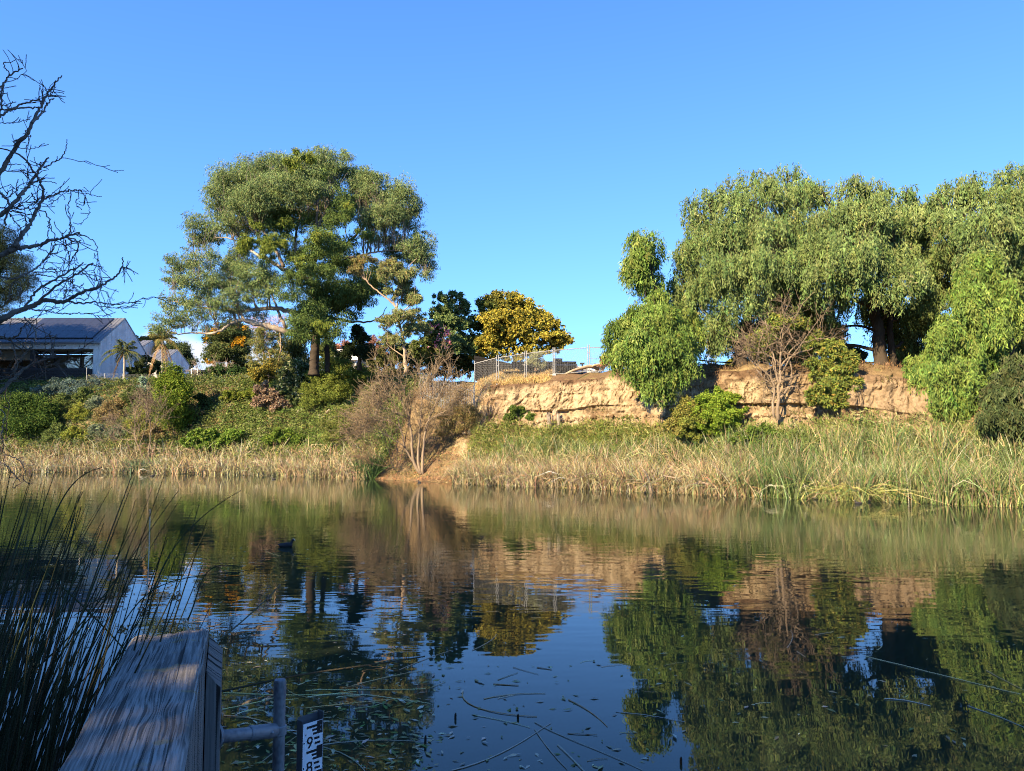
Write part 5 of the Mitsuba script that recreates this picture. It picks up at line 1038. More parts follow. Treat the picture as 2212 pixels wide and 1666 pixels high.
# ------------------------------------------------------------------ steel palisade and mesh fence panels on the cliff top
pf = thing('palisade_fence', 'galvanised steel palisade fence with pointed pales at the left end of the cliff top', 'fence')
a, b = onground(905, 67), onground(1019, 60.5)
for k in range(34):
    g = a + (b - a) * k / 33; g = np.array([g[0], g[1], gz(g[0], g[1])])
    zt3 = g[2] + 2.3
    w2, dep = 0.034, 0.012
    dirx = unit(b - a) * w2; nn = np.array([-dirx[1], dirx[0], 0]) / w2 * dep
    c0 = g + [0, 0, -0.1]
    v = []
    for sgn in (0, 1):
        o = nn * sgn
        v += [c0 - dirx + o, c0 + dirx + o, [*(g - dirx + o)[:2], zt3 - .12], [*(g + dirx + o)[:2], zt3 - .12], [*(g + o)[:2], zt3]]
    v = np.array(v, float)
    f = [[0, 1, 3], [0, 3, 2], [2, 3, 4], [5, 8, 6], [5, 7, 8], [7, 9, 8]]
    for i, j in ((0, 1), (1, 3), (3, 4), (4, 2), (2, 0)): f += [[i, i + 5, j + 5], [i, j + 5, j]]
    obj('pale', (v, np.array(f)), 'mat_galv', pf)
for hz in (0.45, 1.9):
    g0, g1 = a + [0, .03, hz], b + [0, .03, hz]; g0[2], g1[2] = gz(a[0], a[1]) + hz, gz(b[0], b[1]) + hz
    obj('rail', bar(g0, g1, 0.05), 'mat_galv', pf)
obj('end_post', bar(b + [0.12, 0, -.3], b + [0.12, 0, 2.35], 0.09), 'mat_galv', pf)

ppx = [1023, 1075, 1136, 1197, 1272, 1345]; pd = [60.5, 60.0, 59.5, 59.0, 58.5, 58.0]
pos_ = [onground(x, d) for x, d in zip(ppx, pd)]
lab_ = ['leftmost mesh fence panel, next to the steel palisade', 'second mesh fence panel from the palisade', 'third mesh fence panel, in front of the grey-green shrub', 'fourth mesh fence panel, with the pale roof seen through it', 'mesh fence panel furthest right, running into the left pepper tree']
zt4 = [P(1023, 781, 60.5)[2], P(1075, 768, 60)[2], P(1136, 759, 59.5)[2], P(1197, 752, 59)[2], P(1272, 746, 58.5)[2], P(1345, 746, 58)[2]]
for k in range(5):
    g0, g1 = pos_[k] + 0, pos_[k + 1] + 0
    t_ = unit((g1 - g0) * [1, 1, 0]); g0 = g0 + t_ * 0.07; g1 = g1 - t_ * 0.07
    z0b, z1b = max(gz(g0[0], g0[1]), g0[2]) + 0.12, max(gz(g1[0], g1[1]), g1[2]) + 0.12
    z0t, z1t = zt4[k] - .18, zt4[k + 1] - .18
    pn = thing('mesh_fence_panel', lab_[k], 'fence panel', 'temporary mesh fence panels on the cliff top')
    A0, A1, B0, B1 = np.array([*g0[:2], z0b]), np.array([*g1[:2], z1b]), np.array([*g0[:2], z0t]), np.array([*g1[:2], z1t])
    obj('post', tubes(np.array([A0 - [0, 0, .12], B0 + [0, 0, .22]]), 0.04, 8), 'mat_galv', pn, smooth=True); obj('post', tubes(np.array([A1 - [0, 0, .12], B1 + [0, 0, .22]]), 0.04, 8), 'mat_galv', pn, smooth=True)
    obj('rail', tubes(np.array([A0, A1]), 0.03, 8), 'mat_galv', pn, smooth=True); obj('rail', tubes(np.array([B0, B1]), 0.032, 8), 'mat_galv', pn, smooth=True)
    wr_ = []
    for j in range(1, 26): wr_.append(bar(A0 + (B0 - A0) * j / 26, A1 + (B1 - A1) * j / 26, 0.0085))
    for j in range(1, 18): wr_.append(bar(A0 + (A1 - A0) * j / 18, B0 + (B1 - B0) * j / 18, 0.007, up=(0, 1, 0)))
    obj('mesh', join(wr_), 'mat_wire', pn, kind='stuff')
flat('mat_block', (0.35, 0.35, 0.36), 0.9)
for k, (g, l) in enumerate(zip(pos_[1:5], ('concrete fence foot under the joint of the first and second mesh panels', 'concrete fence foot under the joint of the second and third mesh panels', 'concrete fence foot under the joint of the third and fourth mesh panels', 'concrete fence foot under the joint nearest the left pepper tree'))):
    ft = thing('fence_foot', l, 'concrete block', 'concrete feet of the mesh fence panels')
    g = np.array([g[0], g[1], gz(g[0], g[1])])
    b_ = trimesh.creation.box((0.24, 0.6, 0.14)); b_ = trimesh.convex.convex_hull(np.vstack([np.array(b_.vertices) * [1, 1, 1], np.array(b_.vertices) * [.85, .92, 1.25]]))
    obj('block', (np.array(b_.vertices) + g + [0, 0, .05], b_.faces), 'mat_block', ft)
    obj('clamp', box(g + [-.09, -.04, 1.5], g + [.09, .04, 1.58]), 'mat_galv', ft)

# dark rail fence behind the pepper trees
rf = thing('rail_fence', 'low dark rail fence on the cliff top under the pepper trees', 'fence')
gs = [onground(x, d) for x, d in zip(np.linspace(1480, 2010, 9), np.linspace(53.5, 48.5, 9))]
for g in gs: obj('post', bar(g - [0, 0, .3], g + [0, 0, .62], 0.09), 'mat_dark', rf)
for h in (0.55, 0.28):
    for g0, g1 in zip(gs[:-1], gs[1:]): obj('rail', bar(g0 + [0, -.06, h], g1 + [0, -.06, h], 0.05, 0.09), 'mat_dark', rf)
# little red and yellow autumn trees seen low between the trunks
tree('autumn_tree', 'small red autumn tree at the right end of the mesh fence', 'tree', 80, [(1302, 785, 12, 12, 0), (1312, 778, 12, 12, 0), (1295, 795, 10, 8, 0)], [([(1304, 815), (1304, 782)], 0.06, 0.03)], 4000, 0.17, 0.1, [(0.36, 0.10, 0.05), (0.30, 0.15, 0.05)], seed=161)
tree('autumn_tree', 'yellow autumn foliage behind the trunk of the central pepper tree', 'tree', 75, [(1940, 775, 18, 26, 0), (1955, 760, 16, 20, 0), (1930, 790, 18, 12, 0)], [([(1942, 815), (1942, 770)], 0.08, 0.03)], 6000, 0.2, 0.14, [(0.50, 0.30, 0.03), (0.40, 0.26, 0.04)], seed=162)
tree('far_shrub', 'yellow-green shrub far back between the leaning and the broad pepper trees', 'shrub', 70, [(1580, 785, 14, 12, 0), (1600, 780, 12, 12, 0), (1565, 792, 10, 6, 0)], [([(1585, 812), (1585, 785)], 0.06, 0.03)], 4000, 0.2, 0.1, [(0.17, 0.17, 0.03), (0.10, 0.12, 0.03)], seed=163)
bare_tree('pale_bare_tree', 'pale leafless tree far away in the gap under the broad pepper tree', 'tree', 95, [([(1530, 815), (1530, 785), (1528, 765)], 0.12, 0.04), ([(1530, 795), (1515, 778), (1508, 765)], 0.06, 0.02), ([(1530, 790), (1545, 775), (1552, 762)], 0.06, 0.02)], [dict(per=8, length=(0.8, 2), spread=.8, up=.5, rmin=.012), dict(per=6, length=(.4, 1), rmin=.01), dict(per=3, length=(.3, .6), rmin=.009, k=4)], 164, tone='grey', twig_col=(0.3, 0.24, 0.22))
for k, (x, y) in enumerate([(1730, 770), (1850, 775), (1985, 780), (2030, 770)]):
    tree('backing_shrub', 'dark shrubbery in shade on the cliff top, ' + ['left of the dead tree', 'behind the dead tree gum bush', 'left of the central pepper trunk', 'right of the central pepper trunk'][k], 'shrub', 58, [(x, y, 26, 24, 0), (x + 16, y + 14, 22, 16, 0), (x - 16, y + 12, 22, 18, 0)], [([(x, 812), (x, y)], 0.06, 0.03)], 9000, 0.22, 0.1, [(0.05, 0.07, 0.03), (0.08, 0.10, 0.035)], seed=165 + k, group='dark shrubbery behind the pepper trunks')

# ------------------------------------------------------------------ things on the cliff
def rock_col(v, base_c, sd, sc=4):
    return np.asarray(base_c) * (0.6 + 0.8 * meshkit.fbm(v * sc, 3, sd)[:, None])
c0 = ground(1117, 818) + np.array([0.0, 0.45, 0.12]); kv = np.array([unit([1, -0.35, 0]), unit([0.35, 1, 0])])
dr_ = thing('drain_outlet', 'small square concrete drain opening near the top of the cliff', 'drain')
obj('slab', obox(c0 + [-.2, 0, 0.42], kv[0] * 0.8, kv[1] * 0.6, np.array([-0.12, 0, 1]) * 0.035), 'mat_mud', dr_)
obj('inner', obox(c0 + kv[1] * 0.35 + [0, 0, .05], kv[0] * 0.44, kv[1] * 0.5, np.array([0.1, 0, 1]) * 0.33), 'mat_black', dr_)
pts = [P(1222, 808, 56.4), P(1240, 800, 56.6), P(1258, 795, 57), P(1276, 792, 57.4), P(1292, 797, 57.8)]
v, f, c = bark_mesh(R(8), curve(pts, 18), np.linspace(0.07, 0.17, 18), 'tan', 8)
k_ = thing('fallen_log', 'bleached crooked fallen log on the top edge of the cliff', 'log')
obj('stem', (v, f), 'mat_bark', k_, c, smooth=True)
v, f, c = bark_mesh(R(9), curve([pts[3] - [0, 0, .05], P(1284, 789, 57.3), P(1300, 787, 57.2)], 8), np.linspace(0.1, 0.04, 8), 'tan', 7); obj('branch', (v, f), 'mat_bark', k_, c, smooth=True)
for j, (x, y0, y1, w_, tone, lab) in enumerate([(1187, 918, 893, 0.30, 'grey', 'left of the broken grey timber posts at the foot of the cliff'), (1197, 906, 885, 0.36, 'tan', 'middle of the broken timber posts, splintered top'), (1207, 926, 890, 0.26, 'pale', 'right of the broken timber posts, pale side in the sun')]):
    d_ = foot(1200, 915) - 0.35 * (j != 1)
    a = P(x, y0, d_); a[2] -= 0.4; b = P(x + (2 if j == 1 else -2), y1, d_)
    rng = R(170 + j)
    v, f = tubes(curve([a, a * .5 + b * .5 + [0.02, 0, 0], b], 12), np.full(12, w_ / 2), 9)
    top_ = v[:, 2] > b[2] - 0.02
    v[top_, 2] += rng.uniform(-0.3, 0.12, top_.sum()); v += rng.normal(0, 0.012, v.shape)
    obj('broken_post', (v, f), 'mat_bark', None, np.asarray(BARKS[tone]) * (0.6 + 0.7 * meshkit.fbm(v * [14, 14, 2], 3, j)[:, None]), label=lab, cat='post')
# ------------------------------------------------------------------ foreground: timber beam, pipe, gauge board
ZB = CAMZ - 0.71
fl, frr, nl, nr = (onwater(np.array(float(a)), np.array(float(b)), ZB) for a, b in ((303, 1342), (452, 1347), (120, 1666), (400, 1666)))
BU = unit(((nl - fl) + (nr - frr)) * [1, 1, 0])           # along the beam, towards the viewer
BW = np.array([BU[1], -BU[0], 0]); BW = BW if np.dot(BW, frr - fl) > 0 else -BW
bw = abs(np.dot(frr - fl, BW))
O = frr - BW * bw
BUl, BWl, Ol = BU.tolist(), BW.tolist(), O.tolist()
def wood_local(p):
    x, y, z = p.x - Ol[0], p.y - Ol[1], p.z - Ol[2]
    return x * BUl[0] + y * BUl[1], x * BWl[0] + y * BWl[1], z
def grain(p):
    s, w, z = wood_local(p)
    kx, kw = s - 1.0, w - 0.17
    kd = kx * kx * 1.1 + kw * kw * 4.0
    off = 0.020 * dr.exp(-kd * 130.0) * kw / (0.012 + dr.abs(kw))
    c = w + off + dr.minimum(z + 0.04, 0.0) * 0.9 + 0.004 * (dfbm(s * 1.5, w * 5, z * 3, 2) - 0.5) + 0.0014 * (dfbm(s * 18, w * 30, z * 30, 2) - 0.5)
    g = dfbm(c * 240, s * 6.0, z * 20, 3)
    h = dfbm(c * 480, s * 20.0, z * 60, 2)
    crack = 0.75 * dsmooth(0.56, 0.74, dnoise(c * 420 + 11, s * 7.0)) * dsmooth(0.15, 0.45, dnoise(s * 5, c * 30)) + dsmooth(0.78, 0.86, dnoise(c * 130 + 5, s * 2.2)) * dsmooth(0.2, 0.4, dnoise(c * 300, s * 6))
    crack = dr.minimum(crack, 1.0)
    return g, h, crack, s, w
def wood_col(p, n, uv):
    g, h, crack, s, w = grain(p)
    big = dfbm(p.x * 5, p.y * 5, p.z * 5, 3)
    c = dmix((0.15, 0.145, 0.135), (0.31, 0.30, 0.28), dsmooth(0.25, 0.75, 0.6 * g + 0.4 * h))
    c = c * (0.65 + 0.7 * big)
    c = dmix(c, (0.34, 0.25, 0.12), 0.6 * dsmooth(0.70, 0.82, dfbm(p.x * 16, p.y * 16, p.z * 16, 3)))
    return dmix(c, (0.035, 0.032, 0.03), 0.8 * crack)
def wood_h(p, n, uv):
    g, h, crack, s, w = grain(p)
    return 0.55 * g + 0.35 * h - 0.9 * crack
scene['mat_oldwood'] = {'type': 'twosided', 'bsdf': {'type': 'bumpmap', 'arbitrary': proc(wood_h, eps=0.0012), 'scale': 0.0022, 'bsdf': {'type': 'diffuse', 'reflectance': proc(wood_col)}}}

def plank_col(p, n, uv):
    s, w, z = wood_local(p)
    g = dfbm((s + w) * 160, z * 5, 0, 3); cr_ = dsmooth(0.62, 0.74, dnoise((s + w) * 120, z * 2.5))
    return dmix(dmix((0.10, 0.095, 0.09), (0.24, 0.23, 0.215), g), (0.02, 0.018, 0.016), cr_ * 0.9)
scene['mat_plank'] = {'type': 'twosided', 'bsdf': {'type': 'diffuse', 'reflectance': proc(plank_col)}}

def wl(s, w, z):
    return O + np.asarray(s)[..., None] * BU + np.asarray(w)[..., None] * BW + np.asarray(z)[..., None] * [0, 0, 1]
beam = thing('timber_beam', 'thick weathered grey timber beam with deep grain running out over the water', 'beam')
ns, nw = 150, 34
ss, ww = np.meshgrid(np.linspace(0, 2.3, ns), np.linspace(0, bw, nw), indexing='ij')
qq = np.stack([ss, ww, ss * 0], -1)
edge = np.minimum(ww, bw - ww)
zz_ = -0.012 * np.clip(1 - edge / 0.02, 0, 1) ** 2 + (meshkit.fbm(qq * [3, 9, 1], 3, 5) - .5) * 0.018 + (meshkit.fbm(qq * [14, 60, 1], 2, 6) - .5) * 0.006
zz_ -= np.clip(1 - ss / 0.16, 0, 1) ** 2 * (0.05 * meshkit.fbm(qq * [20, 30, 1], 3, 9) + 0.008)
sw = ss + (meshkit.fbm(np.stack([ww * 40, ww * 0, ww * 0], -1), 3, 7) - 0.5) * 0.05 * np.clip(1 - ss / 0.2, 0, 1)
top_ = wl(sw, ww - 0.010 * 0, zz_)
tv, tf = grid(top_)
def skirt(line, depth, rough_sd, rows=26):
    """a side face dropping from an edge line of the top"""
    d_ = np.linspace(0, depth, rows)
    g = line[:, None] - d_[None, :, None] * np.array([0, 0, 1.0])
    return g
side = skirt(top_[:, -1], 1.15, 1); sv, sf = grid(side)
lside = skirt(top_[:, 0], 1.15, 2); lv, lf = grid(lside)
end = skirt(top_[0, :], 1.15, 3)
ev, ef = grid(end)
obj('top_face', (tv, tf), 'mat_oldwood', beam, smooth=True)
obj('side_face', join([(sv, sf), (lv, lf), (ev, ef)]), 'mat_plank', beam)
pk = []
pr = wl(np.array([0.0, 0.0, .30, .30]), np.array([bw + .004, bw + .052, bw + .052, bw + .004]), np.array([-.045, -.105, -.165, -.10]))
pb = pr.copy(); pb[:, 2] = ZB - 1.15
obj('face_plank', (np.vstack([pr, pb]), np.array([[0, 1, 2], [0, 2, 3], [4, 6, 5], [4, 7, 6], [0, 5, 1], [0, 4, 5], [1, 6, 2], [1, 5, 6], [2, 7, 3], [2, 6, 7], [3, 4, 0], [3, 7, 4]])), 'mat_plank', beam, label='split upright plank against the end of the beam')
for s_ in (0.25, 1.9):
    obj('pile', tubes(np.array([wl(np.array(s_), np.array(bw / 2), np.array(-3.2)), wl(np.array(s_), np.array(bw / 2), np.array(-1.1))]), 0.11, 10), 'mat_oldwood', beam, smooth=40)

def steel_col(p, n, uv):
    a = dfbm(p.x * 9, p.y * 9, p.z * 9, 3); b = dfbm(p.x * 90, p.y * 90, p.z * 60, 2)
    return dmix((0.10, 0.105, 0.115), (0.20, 0.205, 0.215), dsmooth(0.3, 0.7, 0.6 * a + 0.4 * b))
scene['mat_oldgalv'] = {'type': 'twosided', 'bsdf': {'type': 'principled', 'base_color': proc(steel_col), 'metallic': 0.35, 'roughness': 0.55}}
pp = thing('pipe_post', 'grey galvanised upright pipe clamped to the timber beam by a short side pipe', 'pipe')
pt = P(605, 1466, 3.2); prr = 0.0235
zt_, zb_ = pt[2], -1.2
prof_z = np.array([zb_, zt_ - 0.075, zt_ - 0.072, zt_ - 0.012, zt_ - 0.004, zt_])
prof_r = np.array([prr, prr, prr * 1.07, prr * 1.07, prr * 0.92, 0.001])
obj('post', tubes(np.stack([np.full(6, pt[0]), np.full(6, pt[1]), prof_z], -1), prof_r, 24), 'mat_oldgalv', pp, smooth=35)
jz = P(605, 1577, 3.2)[2]; pj = np.array([pt[0], pt[1], jz])
pa = P(474, 1592, 2.96); pa = pa - unit(pj - pa) * 0.03
dv = unit(pj - pa)
obj('arm', tubes(np.array([pa, pj - dv * 0.1]), 0.024, 20), 'mat_oldgalv', pp, smooth=35)
obj('collar', tubes(np.array([pj - dv * 0.155, pj - dv * 0.15, pj - dv * 0.03, pj - dv * 0.022]), np.array([.026, .0285, .0285, .026]), 20), 'mat_oldgalv', pp, smooth=35)
obj('clamp', tubes(np.stack([np.full(4, pt[0]), np.full(4, pt[1]), jz + np.array([-.02, -.016, .016, .02])], -1), np.array([.026, .0305, .0305, .026]), 22), 'mat_oldgalv', pp, smooth=35)
sdv = unit(np.cross(dv, [0, 0, 1])); sdv = sdv if sdv[1] < 0 else -sdv
m = trimesh.creation.icosphere(2, 0.007); obj('bolt', (np.array(m.vertices) + pj - dv * 0.06 + sdv * 0.028, m.faces), 'mat_galv', pp, smooth=True)
obj('flange', tubes(np.array([pa, pa + dv * 0.012]), 0.05, 20), 'mat_oldgalv', pp, smooth=35)

gb_ = thing('gauge_board', 'white water-level gauge board with black scale marks and the numbers .9 and .8', 'gauge')
g0 = P(655, 1566, 3.26)
gx = unit(np.array([0.064, 0.068, 0])); gn = np.array([gx[1], -gx[0], 0])      # along the face, out of the face
GW, GH = 0.094, 1.9
zt_ = g0[2]
flat('mat_enamel', (0.70, 0.71, 0.72), 0.35); flat('mat_ink', (0.012, 0.012, 0.014), 0.5); flat('mat_channel', (0.10, 0.105, 0.115), 0.6, 0.3)
def gbox(x0, x1, za, zb2, d0, d1, m_, name, smooth=False):
    c = g0 + gx * (x0 + x1) / 2 + gn * (d0 + d1) / 2 + np.array([0, 0, (za + zb2) / 2])
    return obj(name, obox(c, gx * abs(x1 - x0) / 2, gn * abs(d1 - d0) / 2, np.array([0, 0, abs(zb2 - za) / 2])), m_, gb_)
gbox(0, GW, -GH, 0, -0.003, 0, 'mat_enamel', 'plate')
gbox(-0.003, 0.0, -GH, 0.012, -0.042, 0.0, 'mat_channel', 'channel'); gbox(GW, GW + 0.003, -GH, 0.03, -0.042, 0.0, 'mat_channel', 'channel'); gbox(0, GW, -GH, 0.02, -0.042, -0.039, 'mat_channel', 'channel')
for k in range(4):
    z = -0.013 - 0.1 * k
    K = lambda x0, x1, a_, b_: gbox(x0 * GW, x1 * GW, z - a_, z - b_, 0.0002, 0.0007, 'mat_ink', 'scale_mark')
    K(0.70, 0.985, -0.012, 0.040)
    K(0.18, 0.70, 0.0, 0.010); K(0.46, 0.70, 0.0155, 0.0245); K(0.50, 0.70, 0.031, 0.040)
    K(0.56, 0.84, 0.051, 0.060); K(0.60, 0.88, 0.071, 0.080)
    m = meshkit.text_mesh(str(9 - k), 0.043, 0.0005, bold=True)
    v = np.array(m.vertices); v[:, 0] *= 0.95
    w_ = gx * 0.14 * GW + gn * 0.0003
    vv = g0 + w_ + v[:, :1] * gx + v[:, 1:2] * np.array([0, 0, 1]) + v[:, 2:] * gn + [0, 0, z - 0.088]
    obj('numeral', (vv, m.faces), 'mat_ink', gb_)
    gbox(0.03 * GW, 0.085 * GW, z - 0.068, z - 0.061, 0.0002, 0.0007, 'mat_ink', 'point_mark')
for x, z in ((0.88, -0.022), (0.88, -0.040), (0.13, -0.045)):
    m = trimesh.creation.icosphere(1, 0.0035); obj('rivet', (np.array(m.vertices) + g0 + gx * x * GW + [0, 0, z], m.faces), 'mat_galv', gb_, smooth=True)
obj('brace', tubes(np.array([g0 + gx * -.002 - gn * .03 + [0, 0, -.22], g0 - gx * .06 + gn * .05 + [0, 0, -.27]]), 0.01, 8), 'mat_oldgalv', gb_, smooth=True)

# ------------------------------------------------------------------ rushes in the near left corner
rng = R(201)
rc = thing('rush_clump', 'dense clump of dark slender rush stems leaning right in the near left corner', 'rush plant')
NST = 430
d_ = rng.uniform(2.6, 5.2, NST) ** 1.0
bx = rng.uniform(0, 1, NST) ** 1.2 * 330 - 290
yt = 1010 + rng.random(NST) ** 0.8 * 520 + np.clip(bx + 60, 0, 400) * 0.8
lean = np.tan(np.radians(rng.normal(18, 8, NST)))
by = 1800 + (5.2 - d_) * 90
base_ = P(bx, by, d_); base_[:, 2] = np.minimum(base_[:, 2], 0.1)
tip_ = P(bx + (by - yt) * lean, yt, d_ + rng.uniform(-.3, .4, NST))
s = np.linspace(0, 1, 11)[None, :, None]
mid_ = base_ * 0.5 + tip_ * 0.5 + np.stack([-np.abs(rng.normal(0.05, 0.08, NST)), rng.normal(0, .05, NST), rng.normal(.03, .04, NST)], -1)
st = base_[:, None] * (1 - s) ** 2 + mid_[:, None] * 2 * s * (1 - s) + tip_[:, None] * s ** 2
rr = rng.uniform(0.0046, 0.0080, NST)[:, None] * (1 - 0.8 * s[..., 0] ** 2)
RUSH = [(0.030, 0.038, 0.022), (0.042, 0.052, 0.028), (0.06, 0.056, 0.035)]
order = np.argsort(d_)
for k in order[:130]:
    v, f = tubes(st[k], rr[k], 5)
    obj('stem', (v, f), 'mat_matte', rc, pick(rng, RUSH, 1)[0], smooth=True)
rest = order[130:]
v, f = tubes(st[rest], rr[rest], 4)
obj('stems', (v, f), 'mat_matte', rc, np.repeat(pick(rng, RUSH, len(rest)), 11 * 4, 0), kind='stuff')
for (pts, r_, colr) in [([(18, 1900), (40, 1720), (60, 1560), (140, 1400), (230, 1290), (160, 1330)], .006, 0), ([(-20, 1290), (80, 1200), (140, 1010 + 60), (220, 1010)], .006, 0), ([(280, 1900), (300, 1560), (315, 1330), (324, 1100)], .0055, 1), ([(330, 1700), (334, 1480), (336, 1400), (343, 1270)], .0055, 1), ([(40, 1900), (70, 1600), (120, 1400), (130, 1250)], .0055, 1),
                        ([(90, 1230), (200, 1330), (330, 1480), (365, 1540)], .005, 0), ([(130, 1500), (240, 1390), (330, 1275), (475, 1240), (560, 1225)], .004, 0), ([(262, 1690), (300, 1470), (370, 1330), (392, 1225)], .0045, 0), ([(60, 1460), (190, 1330), (280, 1210), (384, 1062)], .0045, 0), ([(320, 1335), (372, 1190), (520, 1060)], .004, 0), ([(405, 1340), (432, 1265), (452, 1232), (500, 1222)], .0045, 0)]:
    p = px_line(pts, 3.9, 20); v, f = tubes(p, r_ * (1 - .6 * np.linspace(0, 1, 20)), 5)
    obj('stem', (v, f), 'mat_matte', rc, (0.50, 0.47, 0.40) if colr else (0.06, 0.07, 0.04), smooth=True, label='pale dead stem' if colr else None)
hd = [(180, 1170, 4.3), (378, 1290, 3.8), (435, 1265, 4.0), (70, 1445, 3.4), (195, 1185, 4.0), (265, 1360, 4.2), (310, 1320, 3.9), (235, 1290, 4.0)]
for x, y, dd in hd:
    c_ = P(x, y, dd); n = 60
    v, f, c = leaves(c_ + rng.normal(0, .012, (n, 3)), rng.normal(0, 1, (n, 3)), rng.normal(0, 1, (n, 3)), 0.02, 0.008, pick(rng, [(0.20, 0.12, 0.06), (0.32, 0.2, 0.09)], n))
    obj('seed_head', (v, f), 'mat_leaf', rc, c)
tw_ = thing('reed_stem', 'long dry reed stem arching from the beam over the water past the pipe post', 'reed stem')
v, f = tubes(px_line([(478, 1494), (560, 1476), (650, 1458), (800, 1436), (918, 1418)], 3.6, 20), np.linspace(.0055, .003, 20), 6); obj('stem', (v, f), 'mat_matte', tw_, (0.09, 0.08, 0.05), smooth=True)
tw_ = thing('reed_stem', 'thin straw standing up slanting behind the end of the beam', 'reed stem')
v, f = tubes(px_line([(470, 1385), (520, 1345), (580, 1290), (606, 1262)], 4.2, 14), np.linspace(.005, .003, 14), 6); obj('stem', (v, f), 'mat_matte', tw_, (0.20, 0.18, 0.12), smooth=True)

